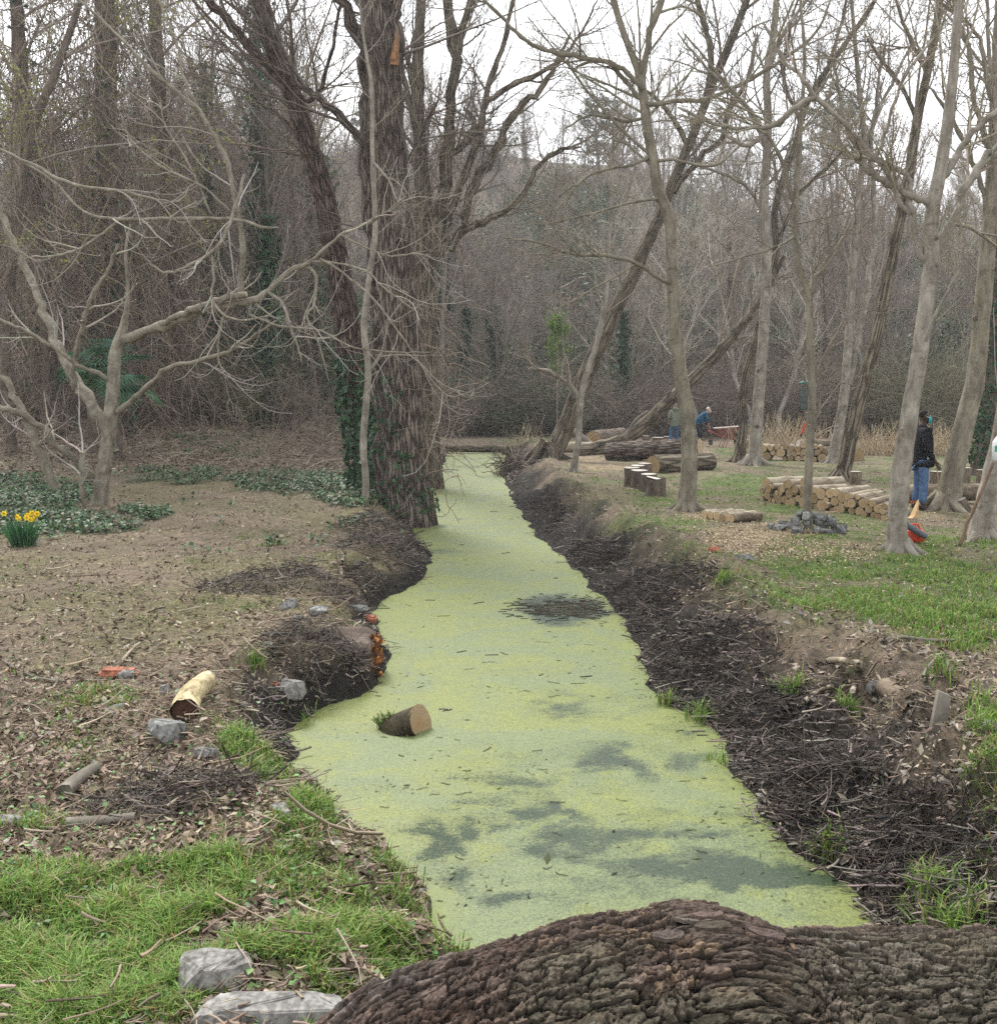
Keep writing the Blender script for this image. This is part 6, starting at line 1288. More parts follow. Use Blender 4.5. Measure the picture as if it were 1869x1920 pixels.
for i, (px, pt, pb, r, lb) in enumerate([(1132, 812, 824, .16, 'small stump standing near the far end of the ditch'), (1211, 817, 828, .17, 'small far stump before the thicket, left alone between two logs'), (1233, 820, 831, .27, 'stout far stump closest to the man in jeans'), (1251, 818, 829, .18, 'narrow far stump touching the stout one by the man in jeans'), (1757, 884, 912, .17, 'pale-topped stump beside the rough leaning trunk, nearest the man in black'), (1806, 877, 905, .15, 'tall narrow pale-topped stump just past the rough leaning trunk'), (1842, 881, 912, .15, 'pale-topped stump beyond the leaning brown pole'), (1603, 884, 908, .13, 'small mossy stump with knobs at the foot of the furrowed trunk'), (1308, 818, 850, .0, '')]):
    if r == 0: continue
    p = G(px, pb, 0); zt = atY(px, pt, p[1])[2]; z0 = float(hgt(p[0], p[1]))
    cut_log('stump', lb, [(p[0], p[1], z0 - .06), (p[0], p[1], zt)], [r * 1.1, r], 'logbark', 'sawngrey', 'stump', None, 14, .08, (1,), 880 + i)

def arched():
    pts = [(1085, 846, 13), (1115, 843, 15), (1150, 834, 15), (1180, 818, 14), (1210, 796, 13), (1245, 760, 12), (1290, 718, 11), (1340, 668, 10), (1390, 610, 8), (1430, 555, 6), (1470, 480, 4)]
    P, r = limb(pts, 36, 50); o = thing('arched_trunk', 'bent trunk lying along the ground then arching up behind the two workers', 'tree', tuple(P[8]))
    mb = MB(); tubes(mb, P, r, 16, cap=True, disp=flare_disp(0, 3, .06)); mb.build('trunk', MT['furrow2'], o)
    rg = np.random.default_rng(3); mb = MB(); P1, R1 = grow(P[None], r[None], 16, .55, 1, .7, 2.4, 6, rg, up=.1, rr=.4, rmin=.01); tubes(mb, P1, R1, 4, c=TWM); P2, R2 = grow(P1, R1, 6, .2, 1, .7, .9, 4, rg, up=.06); tubes(mb, P2, R2, 3, c=TWM); tag(mb.build('crown', MT['twig'], o), kind='stuff')
    P, r = limb([(1250, 752, 4), (1258, 742, 7), (1252, 735, 5)], 35.7, 8); mb = MB(); tubes(mb, P, r, 8, cap=True, disp=flare_disp(0, 1, .3)); mb.build('burr', MT['darkbark'], o)
    P, r = limb([(1172, 822, 4), (1190, 790, 3), (1215, 770, 2)], 35.6, 8); mb = MB(); tubes(mb, P, r, 6); mb.build('branch', MT['greybark'], o)
arched()
o = thing('forked_root', 'grey broken root curving up beside the slanting furrowed trunk', 'root', tuple(atY(1090, 835, 37.5)))
P, r = limb([(1065, 805, 6), (1078, 812, 7), (1092, 826, 9), (1105, 838, 10)], 37.5, 14); mb = MB(); tubes(mb, P, r, 9, cap=True, disp=flare_disp(0, 5, .15)); mb.build('root', MT['greybark'], o)

# wedge-shaped torn stump behind the stout trunk
def wedge():
    p = G(1710, 985, 0); x, y = p[0], p[1]; z = float(hgt(x, y)); o = thing('torn_stump', 'pale torn stump with pointed splinter beside the stout pale trunk', 'stump', (x, y, z))
    mb = MB(); n = 12; a = np.linspace(0, 6.283, n, endpoint=False); r = .085; lo = np.stack([x + r * 1.1 * np.cos(a), y + r * 1.1 * np.sin(a), np.full(n, z - .05)], 1); hi = np.stack([x + r * np.cos(a), y + r * np.sin(a), z + .17 + 0 * a], 1); i = np.arange(n); j = (i + 1) % n
    mb.add(np.vstack([lo, hi]), q=np.stack([i, j, j + n, i + n], 1)); mb.build('base', MT['palelog'], o)
    top = np.stack([x + r * .95 * np.cos(a), y + r * .95 * np.sin(a), z + .165 + .30 * np.clip((np.cos(a) + .3) / 1.3, 0, 1) ** 1.3], 1); ctr = np.array([[x, y, z + .2]])
    mb = MB(); mb.add(np.vstack([hi * [1, 1, 1] - [0, 0, .004], top, ctr]), q=np.stack([i, j, j + n, i + n], 1), t=np.stack([i + n, j + n, np.full(n, 2 * n)], 1)); mb.build('splinter', mat_plain('torn_pale_wood', (0.46, 0.31, 0.16), .9, .3, 40), o, smooth=False)
wedge()

# ---------------------------------------------------------------- stones, bricks, driftwood, sticks
import bmesh
def rock(name, label, px, py, w, h, mat, dep=None, seed=0, z=None, flat=0.6, group=None, sink=.25, cat='stone', rot=0, n=22, pos=None):
    rg = np.random.default_rng(seed); p = G(px, py, 0) if pos is None else np.array(pos, float)
    for _ in range(3):
        if pos is None: p = G(px, py, float(hgt(p[0], p[1])))
    x, y = p[0], p[1]; z0 = float(hgt(x, y)) if z is None else z; dep = dep or w * .75
    v = nrm(rg.normal(size=(n, 3))); v = np.sign(v) * np.abs(v) ** flat; v = v * [w / 2, dep / 2, h / 2] * rg.uniform(.82, 1.08, (n, 1))
    c, s = math.cos(rot), math.sin(rot); v = np.stack([v[:, 0] * c - v[:, 1] * s, v[:, 0] * s + v[:, 1] * c, v[:, 2]], 1)
    bm = bmesh.new(); [bm.verts.new(t) for t in v]; r_ = bmesh.ops.convex_hull(bm, input=bm.verts)
    bmesh.ops.delete(bm, geom=[e for e in r_['geom_interior'] if isinstance(e, bmesh.types.BMVert)], context='VERTS')
    bmesh.ops.bevel(bm, geom=list(bm.edges), offset=min(w, h) * .05, segments=1, affect='EDGES', clamp_overlap=True)
    bmesh.ops.subdivide_edges(bm, edges=bm.edges, cuts=1, use_grid_fill=True)
    for q in bm.verts: q.co += Vector(rg.normal(size=3) * min(w, h) * .018)
    me = bpy.data.meshes.new(name); bm.to_mesh(me); bm.free(); me.materials.append(MT[mat]); o = bpy.data.objects.new(name, me); COL.objects.link(o)
    o.location = (x, y, z0 + h * (.5 - sink)); return tag(o, label, cat, group)
RK = [('stone', 'big flat grey slab half sunk in the near grass', 402, 1842, .26, .13, 'palestone', .24, 1), ('stone', 'pale flat slab cut by the bottom edge of the view beside the huge log', 500, 1915, .50, .10, 'palestone', .20, 2),
      ('stone', 'grey angular stone against the end of the pale driftwood', 308, 1385, .26, .16, 'stone', .18, 3), ('stone', 'small grey stone in the grass just below the driftwood', 388, 1425, .13, .12, 'stone', .11, 4),
      ('stone', 'pale rough boulder at the water edge above the grass strip', 548, 1335, .24, .17, 'palestone', .18, 5), ('stone', 'rounded grey stone high on the twiggy bank', 542, 1140, .17, .13, 'stone', .14, 6),
      ('stone', 'slanting grey slab next to the rounded stone on the twiggy bank', 598, 1160, .20, .10, 'stone', .18, 7), ('stone', 'flat grey stone nearest the water on the twiggy bank', 672, 1145, .22, .09, 'stone', .14, 8),
      ('stone', 'dull stone wedged below the rounded stone on the twiggy bank', 560, 1165, .14, .09, 'darkstone', .12, 9), ('stone', 'pale stone tucked under the long red brick', 238, 1272, .14, .09, 'palestone', .10, 10),
      ('stone', 'small pinkish white stone between brick and driftwood', 311, 1303, .07, .10, 'palestone', .07, 11), ('stone', 'buff flat stone below the long red brick', 215, 1330, .15, .06, 'palestone', .10, 12),
      ('stone', 'small white stone in the grass close to the water', 525, 1530, .11, .08, 'palestone', .09, 13), ('stone', 'pale flat stone in the litter at the view edge', 15, 1545, .16, .06, 'palestone', .1, 14),
      ('stone', 'pale stone among sticks on the muddy bank', 1637, 1237, .12, .10, 'palestone', .09, 15), ('stone', 'grey stone in the grass by the view edge on the muddy bank', 1858, 1430, .16, .16, 'stone', .12, 16), ('stone', 'white stone on the bank beneath the driftwood slope', 505, 1290, .09, .07, 'palestone', .07, 17), ('stone', 'small grey-white stone beside the white bank stone', 455, 1325, .07, .05, 'palestone', .06, 18)]
for (nm, lb, px, py, w_, h_, mt, dp, sd) in RK: rock(nm, lb, px, py, w_, h_, mt, dp, 900 + sd)
def brick(label, px, py, L, W, H, rot, seed, rnd=.02):
    p = G(px, py, 0); x, y = p[0], p[1]; z = float(hgt(x, y)); bm = bmesh.new(); bmesh.ops.create_cube(bm, size=1); bmesh.ops.scale(bm, vec=(L, W, H), verts=bm.verts); bmesh.ops.bevel(bm, geom=list(bm.edges), offset=rnd, segments=3, affect='EDGES')
    rg = np.random.default_rng(seed); bmesh.ops.subdivide_edges(bm, edges=bm.edges, cuts=1, use_grid_fill=True)
    for v in bm.verts: v.co += Vector(rg.normal(size=3) * .0025)
    me = bpy.data.meshes.new('brick'); bm.to_mesh(me); bm.free(); me.materials.append(MT['brick']); o = bpy.data.objects.new('brick', me); COL.objects.link(o); o.location = (x, y, z + H * .35); o.rotation_euler = (.1, .05, rot); tag(o, label, 'brick')
brick('long worn red brick lying on the brown leaf litter', 222, 1262, .28, .13, .075, .1, 1, .03); brick('small red brick fragment in the twigs at the water edge', 692, 1108, .16, .10, .08, -.3, 2); brick('red brick corner in the grass by the sawdust patch', 1338, 1050, .14, .10, .07, .4, 3); brick('tiny red brick scrap on the litter slope', 515, 1238, .06, .05, .04, .4, 4); brick('red brick bit showing at the muddy bank edge', 1862, 1402, .10, .07, .05, .2, 5)

def driftwood():
    A = G(347, 1372, 0); B = G(388, 1290, 0); za = float(hgt(A[0], A[1])) + .07; zb = float(hgt(B[0], B[1])) + .07
    P = spline([(A[0], A[1], za), (A[0] * .6 + B[0] * .4 - .02, A[1] * .6 + B[1] * .4, (za + zb) / 2 + .02), (B[0], B[1], zb)], 14); r = np.linspace(.082, .066, 14)
    o = thing('driftwood', 'barkless pale yellow driftwood log with speckles, hollow at its lower end', 'log', (P[7][0], P[7][1], za - .08)); mb = MB(); tubes(mb, P, r, 18, disp=flare_disp(0, 7, .09)); mb.build('shaft', mat_bark('bleached_wood', [(0.10, 0.07, 0.04), (0.48, 0.39, 0.23), (0.60, 0.52, 0.34)], 22, .5, .5, .01), o)
    mb = MB(); disc(mb, P[-1], P[-1] - P[-2], r[-1] * .97, 14, 3); mb.build('end', MT['sawnpale'], o); mb = MB(); disc(mb, P[0] + (P[1] - P[0]) * .4, P[0] - P[1], r[0] * .93, 14, 4); tag(mb.build('hollow', mat_plain('rotten_core', (0.06, 0.028, 0.018), .9, .5, 30), o), label='dark rotten hollow end')
driftwood()
def stick(name, label, pts, r, mat='greybark', lift=.03, K=14, sides=7):
    """a stick lying on the ground: px path"""
    a = np.array(pts, float); s = spline(a[:, :2], K); W = np.array([G(q[0], q[1], 0) for q in s])
    for _ in range(3): W = np.array([G(q[0], q[1], float(hgt(w_[0], w_[1])) + lift) for q, w_ in zip(s, W)])
    o = thing(name, label, 'stick', tuple(W[K // 2] - [0, 0, lift])); mb = MB(); tubes(mb, W, np.linspace(r, r * .75, K), sides, cap=True, disp=flare_disp(0, r * 900, .12)); mb.build('wood', MT[mat], o); return o
for a_ in [('stick', 'pale bent stick lying on the muddy bank below the grass', [(1478, 1250), (1530, 1248), (1560, 1237), (1612, 1243)], .026, 'palelog', .05), ('stick', 'short pale stick piece hooking down from the bent stick', [(1610, 1245), (1604, 1280), (1598, 1296)], .024, 'palelog', .06), ('stick', 'grey stick curving away from the hooked piece', [(1600, 1292), (1620, 1306), (1660, 1320)], .02, 'greybark', .03),
           ('stick', 'slanting pale stick in the green tufts of the muddy bank', [(1490, 1340), (1520, 1305), (1560, 1285)], .02, 'palelog', .03), ('stick', 'thin long stick crossing the buried log', [(1685, 1355), (1710, 1310), (1740, 1250), (1770, 1225)], .011, 'greybark', .06), ('stick', 'brown root-like stick lying across the top of the muddy bank', [(1645, 1202), (1690, 1195), (1740, 1200), (1800, 1200)], .016, 'greybark', .03),
           ('stick', 'straight grey stick at the water side of the muddy bank', [(1225, 1192), (1290, 1192), (1335, 1188)], .014, 'greybark', .05), ('stick', 'dark stick slanting up the mud from the duckweed', [(1195, 1235), (1225, 1215), (1270, 1200)], .013, 'darkbark', .04), ('stick', 'thick grey weathered branch in the litter of the near bank', [(120, 1485), (150, 1458), (182, 1438)], .04, 'greybark', .03),
           ('stick', 'weathered split branch lying beside the gravelly litter near the grass', [(125, 1545), (190, 1540), (255, 1532)], .03, 'greybark', .02), ('stick', 'long thin curved stick on the open brown ground', [(5, 1238), (60, 1268), (120, 1277), (200, 1275)], .009, 'greybark', .015), ('stick', 'grey stick poking up out of the twig heap by the water', [(640, 1080), (641, 1055), (648, 1035)], .022, 'greybark', .05),
           ('stick', 'thin pale stick slanting in the twig heap above the brick fragment', [(685, 1110), (670, 1085), (655, 1050)], .010, 'palelog', .05), ('stick', 'pale stick on the rotten log bank', [(640, 1252), (655, 1235), (668, 1222)], .016, 'greybark', .12), ('stick', 'thin stick behind the long red brick', [(228, 1240), (245, 1220), (262, 1205)], .012, 'palelog', .03)]: stick(*a_)
# half buried log with a plank leaning on it, far side of the mud
def buried():
    P = np.array([G(1660, 1290, -.02), G(1720, 1330, -.04), G(1790, 1372, -.06), G(1870, 1425, -.08), G(1930, 1465, -.1)]); o = cut_log('buried_log', 'half buried brown log sunk along the edge of the muddy bank', P, [.07, .085, .09, .085, .08], 'logbark', 'sawn', 'log', None, 14, .12, (), 990)
    A = atY(1757, 1372, float(G(1757, 1372, 0)[1]) - .05); o2 = thing('plank', 'short weathered grey plank propped against the buried log', 'plank', tuple(G(1757, 1372, -.1)))
    B = atY(1768, 1302, float(A[1]) + .02); mb = MB(); d = nrm(B - A); sd = nrm(np.cross(d, [0, 1, 0])) * .045; th = np.array([0, .018, 0]); v = np.array([A - sd - th, A + sd - th, A + sd + th, A - sd + th, B - sd * .9 - th, B + sd * .8 - th + d * .02, B + sd * .8 + th + d * .02, B - sd * .9 + th]); mb.add(v, q=[[0, 1, 5, 4], [1, 2, 6, 5], [2, 3, 7, 6], [3, 0, 4, 7], [4, 5, 6, 7], [3, 2, 1, 0]]); mb.build('board', MT['greybark'], o2, smooth=False)
buried()
# dead curled leaf by the grass, dark clod
rock('clod', 'dark clod of soil with a grey stone beside it on the grass edge', 1395, 1050, .34, .12, 'darkstone', .2, 941, sink=.35, cat='clod')

# log floating in the duckweed and the rotten log end in the bank
def water_log():
    Y = 1950 * (CAMZ - ZW) / (1385 - 744); A = atY(712, 1368, Y + .05); B = atY(783, 1353, Y - .02); A[2] = ZW - .04; B[2] = ZW + .055
    P = np.stack([A + (B - A) * t for t in np.linspace(0, 1, 9)]); r = np.array([.035, .07, .10, .115, .122, .126, .13, .13, .13])
    o = thing('floating_log', 'short mossy log lying in the duckweed, raw sawn face upward', 'log', (A[0], A[1], ZW)); mb = MB(); tubes(mb, P, r, 20, disp=flare_disp(0, 4, .14)); mb.build('bark', mat_bark('wet_mossy_bark', [(0.018, 0.015, 0.01), (0.06, 0.05, 0.032), (0.13, 0.12, 0.06)], 18, .3, 1.0, .02, moss=(0.07, 0.085, 0.025)), o)
    mb = MB(); n = nrm(np.array([.75, -.62, .22])); rr = 1 + .08 * np.sin(np.linspace(0, 6.28, 18, endpoint=False) * 3 + 1); disc(mb, P[-1] + n * .012, n, .138, 18, 5, rr=rr, bump=.004); mb.build('sawn_face', MT['sawn'], o)
    rg = np.random.default_rng(4); n = 90; a = rg.random(n); p = P[0] + (P[4] - P[0]) * a[:, None] * .9 + rg.normal(size=(n, 3)) * .015 + [0, 0, .03]; K = 4; d = nrm(rg.normal(size=(n, 3)) * .4 + [-.35, -.1, 1]); Q = np.stack([p + d * t * .11 for t in np.linspace(0, 1, K)], 1); mb = MB(); tubes(mb, Q, np.full((n, K), .0025), 3, c=pick([(.13, .22, .05), (.2, .26, .08)], n, rg)); tag(mb.build('tufts', MT['grass'], o), kind='stuff')
water_log()
def rotten():
    p = G(705, 1272, ZW); B = np.array([p[0] - .02, p[1] + .12, ZW + .16]); A = B + [-.75, .05, .02]; P = np.stack([A + (B - A) * t for t in np.linspace(0, 1, 10)]); r = np.full(10, .23); r[-1] = .20
    o = thing('rotten_log', 'rotten log end with crumbling orange wood jutting from the twiggy bank', 'log', (B[0], B[1], ZW)); mb = MB(); tubes(mb, P, r, 24, disp=flare_disp(0, 9, .14)); mb.build('bark', MT['darkbark'], o)
    rg = np.random.default_rng(8); mb = MB(); n = 170; a = rg.uniform(0, 6.28, n); f = .55 + .45 * np.sqrt(rg.random(n)); q = B + np.stack([rg.uniform(-.02, .05, n), np.cos(a) * f * .2, np.sin(a) * f * .2], 1)
    leafquads(mb, q, rg.uniform(.015, .04, n), pick([(0.30, 0.12, 0.035), (0.42, 0.19, 0.06), (0.16, 0.07, 0.03), (0.10, 0.05, 0.03)], n, rg), rg, asp=.7); disc(mb, B + [.01, 0, 0], [1, -.2, .1], .2, 20, 3, bump=.03); mb.C[-1] = np.tile([0.15, 0.06, 0.025], (len(mb.C[-1]), 1)); tag(mb.build('crumbling_wood', MT['leaf'], o, smooth=False), label='crumbling orange rotten wood')
rotten()

# stones heaped round the young tree
SHL = 'grey stone in the heap round the slender young tree'
_rg = np.random.default_rng(12)
_c = G(1512, 992, 0)
for i in range(26):
    a = _rg.uniform(0, 6.28); d = .15 + .33 * math.sqrt(_rg.random()); lay = 0 if i < 15 else .11 if i < 22 else .19; dd = d * (1 if lay == 0 else .75 if lay < .15 else .5)
    x, y = _c[0] + .02 + dd * math.cos(a) * 1.15, _c[1] + dd * math.sin(a) * .8
    rock('heap_stone', SHL, 0, 0, _rg.uniform(.13, .27), _rg.uniform(.10, .16), ['stone', 'darkstone', 'darkstone', 'stone'][i % 4], None, 950 + i, float(hgt(x, y)) + lay, .6, 'stones heaped round the young tree', .2, 'stone', a, pos=(x, y, 0))
# ---------------------------------------------------------------- people
def skin(name, V, E, RR, mat, parent, sub=2, root=0):
    me = bpy.data.meshes.new(name); me.from_pydata([tuple(v) for v in V], E, []); o = bpy.data.objects.new(name, me); COL.objects.link(o)
    m = o.modifiers.new('s', 'SKIN'); m.use_smooth_shade = True
    sv = me.skin_vertices[0].data if me.skin_vertices else None
    for i, r in enumerate(RR): sv[i].radius = r if isinstance(r, tuple) else (r, r); sv[i].use_root = (i == root)
    s = o.modifiers.new('d', 'SUBSURF'); s.levels = sub; s.render_levels = sub
    bpy.context.view_layer.update(); dg = bpy.context.evaluated_depsgraph_get(); me2 = bpy.data.meshes.new_from_object(o.evaluated_get(dg)); me2.name = name
    o.modifiers.clear(); o.data = me2; me2.materials.clear(); me2.materials.append(mat)
    for p in me2.polygons: p.use_smooth = True
    if parent is not None: o.parent = parent
    return o
def chainmesh(chains):
    """chains: list of [(point, radius), ...]; a chain may begin with an int = index of an existing vertex"""
    V, RR, E = [], [], []
    for ch in chains:
        prev = None
        for it in ch:
            if isinstance(it, int): prev = it; continue
            V.append(it[0]); RR.append(it[1]); i = len(V) - 1
            if prev is not None: E.append((prev, i))
            prev = i
    return V, E, RR
def hand_chains(w, d, idx, side, down):
    """palm and five fingers from wrist vertex idx; w wrist point, d forearm direction, side thumb direction"""
    w = np.array(w); d = nrm(np.array(d, float)); t = nrm(np.array(side, float)); b = np.cross(d, t); ch = []
    palm = w + d * .06; ch.append([idx, (tuple(palm), (.034, .022))])
    return palm, d, t, b
def person(name, label, loc, rotz, pose, M):
    o = thing(name, label, 'person', loc)
    o.rotation_euler = (0, 0, rotz)
    J = pose
    # body: one continuous surface
    ch = [[(J['pelvis'], .13), (J['waist'], .12), (J['chest'], (.13, .16)), (J['neckb'], .07), (J['neck'], .055), (J['chin'], (.062, .06)), (J['head'], (.098, .078)), (J['crown'], (.075, .06))]]
    nxt = 8
    def add(chain):
        nonlocal nxt
        ch.append(chain); s = nxt; nxt += sum(not isinstance(c, int) for c in chain); return s
    add([6, (J['nose'], .016)]); add([6, (J['earl'], .02)]); add([6, (J['earr'], .02)])
    for s_ in ('l', 'r'):
        s = add([2, (J['sh' + s_], .062), (J['el' + s_], .046), (J['wr' + s_], .03)])
        w = np.array(J['wr' + s_]); d = nrm(w - np.array(J['el' + s_])); hd = nrm(d + np.array(J.get('hand' + s_, (0, 0, -.3)))); t = nrm(np.array([1, 0, 0]) - hd * hd[0]) if abs(hd[0]) < .9 else np.array([0, 0, 1.0]); b = np.cross(hd, t)
        pm = w + hd * .05; pk = w + hd * .095
        a = add([s + 2, (tuple(pm), (.036, .022)), (tuple(pk), (.036, .018))])
        for f in range(4):
            o0 = pk + t * (.03 - f * .02); L = [.07, .078, .072, .055][f]; add([a + 1, (tuple(o0 + hd * .015), .0095), (tuple(o0 + hd * L * .55 + b * .012), .009), (tuple(o0 + hd * L * .9 + b * .035), .008)])
        th = pm + t * .04; add([a, (tuple(th), .012), (tuple(th + hd * .035 + t * .012), .010), (tuple(th + hd * .06 + t * .006 + b * .01), .009)])
        add([0, (J['hip' + s_], .085), (J['kn' + s_], .058), (J['an' + s_], .042), (tuple(np.array(J['an' + s_]) + np.array([.07, 0, -.05])), .035), (tuple(np.array(J['an' + s_]) + np.array([.15, 0, -.065])), .03)])
    V, E, RR = chainmesh(ch); skin('body', V, E, RR, M['skin'], o)
    # jacket
    _h = np.array(J['hem']); _hr = J.get('hemr', (.19, .215)); jk = [[(tuple(_h - [0, 0, .055]), (_hr[0] * .97, _hr[1] * .97)), (J['hem'], _hr), (J['waist'], (.175, .20)), (J['chest'], (.165, .215)), (J['neckb'], (.10, .12)), (J['collar'], (.085, .085))]]; V, E, RR = chainmesh(jk + [[3, (J['shl'], .085), (J['ell'], .072), (J['cul'], .055)], [3, (J['shr'], .085), (J['elr'], .072), (J['cur'], .055)]]); skin('jacket', V, E, RR, M['jacket'], o)
    V, E, RR = chainmesh([[(J['pelvis'], (.15, .165)), (tuple((np.array(J['pelvis']) + np.array(J['hipl'])) / 2 - np.array([0, 0, .03])), .11), (J['hipl'], .105), (J['knl'], .078), (tuple(np.array(J['anl']) + [0, 0, .02]), .07)], [0, (tuple((np.array(J['pelvis']) + np.array(J['hipr'])) / 2 - np.array([0, 0, .03])), .11), (J['hipr'], .105), (J['knr'], .078), (tuple(np.array(J['anr']) + [0, 0, .02]), .07)]]); skin('trousers', V, E, RR, M['trousers'], o)
    for s_ in ('l', 'r'):
        a = np.array(J['an' + s_]); V, E, RR = chainmesh([[(tuple(a + [-.03, 0, .03]), .062), (tuple(a + [-.02, 0, -.05]), .052), (tuple(a + [.09, 0, -.06]), (.05, .045)), (tuple(a + [.17, 0, -.07]), (.042, .035))]]); skin('shoe', V, E, RR, M['shoe'], o)
    h = np.array(J['head']); c = np.array(J['crown']); up = nrm(c - h); f = nrm(np.array(J['nose']) - h - up * np.dot(np.array(J['nose']) - h, up)); V, E, RR = chainmesh([[(tuple(h - f * .045 - up * .02), (.072, .07)), (tuple(h - f * .025 + up * .06), (.085, .08)), (tuple(c + up * .012 + f * .01), (.07, .06)), (tuple(c + f * .06 - up * .01), (.035, .05))]]); skin('hair', V, E, RR, M['hair'], o)
    return o, J
def std_pose():
    return dict(pelvis=(0, 0, .92), waist=(0, 0, 1.05), chest=(.015, 0, 1.29), neckb=(0, 0, 1.45), neck=(.01, 0, 1.51), chin=(.035, 0, 1.575), head=(.02, 0, 1.645), crown=(.005, 0, 1.70), nose=(.125, 0, 1.635), earl=(.01, .088, 1.64), earr=(.01, -.088, 1.64),
                shl=(0, .19, 1.40), shr=(0, -.19, 1.40), ell=(-.04, .25, 1.13), elr=(-.04, -.25, 1.13), wrl=(.07, .22, .90), wrr=(.10, -.22, .88), cul=(.06, .225, .93), cur=(.08, -.225, .92), hipl=(0, .10, .84), hipr=(0, -.10, .84), knl=(.02, .11, .48), knr=(.03, -.10, .48), anl=(-.02, .11, .09), anr=(.01, -.11, .09), hem=(.01, 0, .76), collar=(.015, 0, 1.515))
def cloth(name, c, rough=.85, noise=.25, scale=14): return mat_plain(name, c, rough, noise, scale, .15, .5)
skd = mat_plain('dark_brown_skin', (0.055, 0.03, 0.02), .55, .15); skl = mat_plain('light_skin', (0.48, 0.30, 0.22), .6, .1)
jeans = cloth('blue_denim', (0.075, 0.13, 0.24), .9, .35); jeans2 = cloth('faded_denim', (0.06, 0.115, 0.22), .9, .3)
# the man in black, seen from the side
pa = atY(1713, 950, 18.4); za = float(hgt(pa[0], 18.4))
Ja = std_pose(); Ja.update(hem=(.04, 0, .80), hemr=(.215, .225), waist=(.03, 0, 1.02), wrl=(.13, .22, .88), wrr=(.17, -.21, .86), cul=(.10, .225, .91), cur=(.13, -.215, .90), chin=(.055, 0, 1.585), head=(.04, 0, 1.655), crown=(.02, 0, 1.715), nose=(.145, 0, 1.645), earl=(.02, .088, 1.65), earr=(.02, -.088, 1.65))
man, J = person('person', 'man in a black padded jacket, blue jeans and turquoise face mask standing in profile', (pa[0] + .09, 18.4, za), R(2), Ja, dict(skin=skd, jacket=cloth('black_padded_fabric', (0.008, 0.008, 0.011), .8, .3), trousers=jeans, shoe=mat_plain('dark_boots', (0.03, 0.018, 0.014), .6), hair=mat_plain('black_hair', (0.006, 0.005, 0.005), .9)))
def on(parent, name, mb, mat, smooth=True):
    o = bpy.data.objects.new(name, mb.mesh(name, mat, (0, 0, 0), smooth)); COL.objects.link(o); o.parent = parent; return o
def patch(mb, ctr, axes, nu=9, nv=7, c=None):
    """curved shell: ctr, list of (u, v) extents on an ellipsoid"""
    (rx, ry, rz), (a0, a1), (e0, e1) = axes; a = np.linspace(a0, a1, nu); e = np.linspace(e0, e1, nv); A, E_ = np.meshgrid(a, e); V = np.stack([ctr[0] + rx * np.cos(A) * np.cos(E_), ctr[1] + ry * np.sin(A) * np.cos(E_), ctr[2] + rz * np.sin(E_)], -1).reshape(-1, 3); i = (np.arange(nv - 1)[:, None] * nu + np.arange(nu - 1)[None]).ravel(); mb.add(V, q=np.stack([i, i + 1, i + 1 + nu, i + nu], 1), c=c)
mb = MB(); patch(mb, (.045, 0, 1.60), ((.118, .098, .085), (-1.35, 1.35), (-.9, .75))); on(man, 'face_mask', mb, mat_plain('turquoise_mask', (0.02, 0.30, 0.32), .8, .1))
for s_ in (-1, 1):
    P = np.array([[.10, s_ * .08, 1.63], [.06, s_ * .092, 1.645], [.02, s_ * .097, 1.655]]); mb = MB(); tubes(mb, P, np.full(3, .003), 4); on(man, 'mask_loop', mb, mat_plain('mask_loop', (.6, .7, .7), .8))
    mb = MB(); patch(mb, (.105, s_ * .036, 1.672), ((.022, .016, .011), (-1.5, 1.5), (-1.2, 1.2)), 6, 5); on(man, 'eye', mb, mat_plain('eye', (.35, .33, .3), .3))
mb = MB(); patch(mb, (.03, -.05, .93), ((.20, .19, .05), (-1.7, -.9), (-.5, .9)), 8, 5); on(man, 'pocket_lining', mb, mat_plain('grey_lining', (.33, .34, .37), .9))
mb = MB(); tubes(mb, np.array([[-.03, y_ * .11, .155] for y_ in (1,)] + [[-.03, .11, .12]]), np.array([.075, .075]), 10); on(man, 'boot_top', mb, mat_plain('orange_boot_trim', (.45, .10, .03), .7))
mb = MB(); tubes(mb, np.array([[.19, -.21, .80], [.24, -.21, .45], [.31, -.22, .06]]), np.array([.008, .007, .006]), 5, c=(.36, .27, .14)); st_ = mb.build('walking_stick', MT['twig'], None, off=(0, 0, 0)); st_.location = man.location; st_.rotation_euler = man.rotation_euler; tag(st_, 'thin pale stick held down by the man in black', 'stick')

# man seen from behind, mostly hidden by the pale trunk
pb = atY(1263, 828, 43.5); zb = float(hgt(pb[0], 43.5)) + .0
Jb = std_pose(); Jb.update(anl=(-.10, .17, .09), knl=(.06, .16, .49), anr=(-.02, -.16, .09), hem=(0, 0, .82), ell=(-.03, .27, 1.14), wrl=(.16, .20, 1.0), cul=(.10, .22, 1.02))
manb, J = person('person', 'man in grey-green hooded jacket and jeans half hidden behind the pale trunk', (pb[0] + .03, 43.5, zb), R(100), Jb, dict(skin=skl, jacket=cloth('grey_green_fabric', (0.16, 0.18, 0.135)), trousers=jeans2, shoe=mat_plain('brown_boots', (0.11, 0.05, 0.035), .7), hair=mat_plain('grey_hair', (.22, .21, .19), .9)))
mb = MB(); patch(mb, (-.10, 0, 1.50), ((.10, .14, .10), (1.2, 5.1), (-.9, 1.0))); on(manb, 'hood', mb, cloth('hood_fabric', (0.14, 0.16, 0.12)))
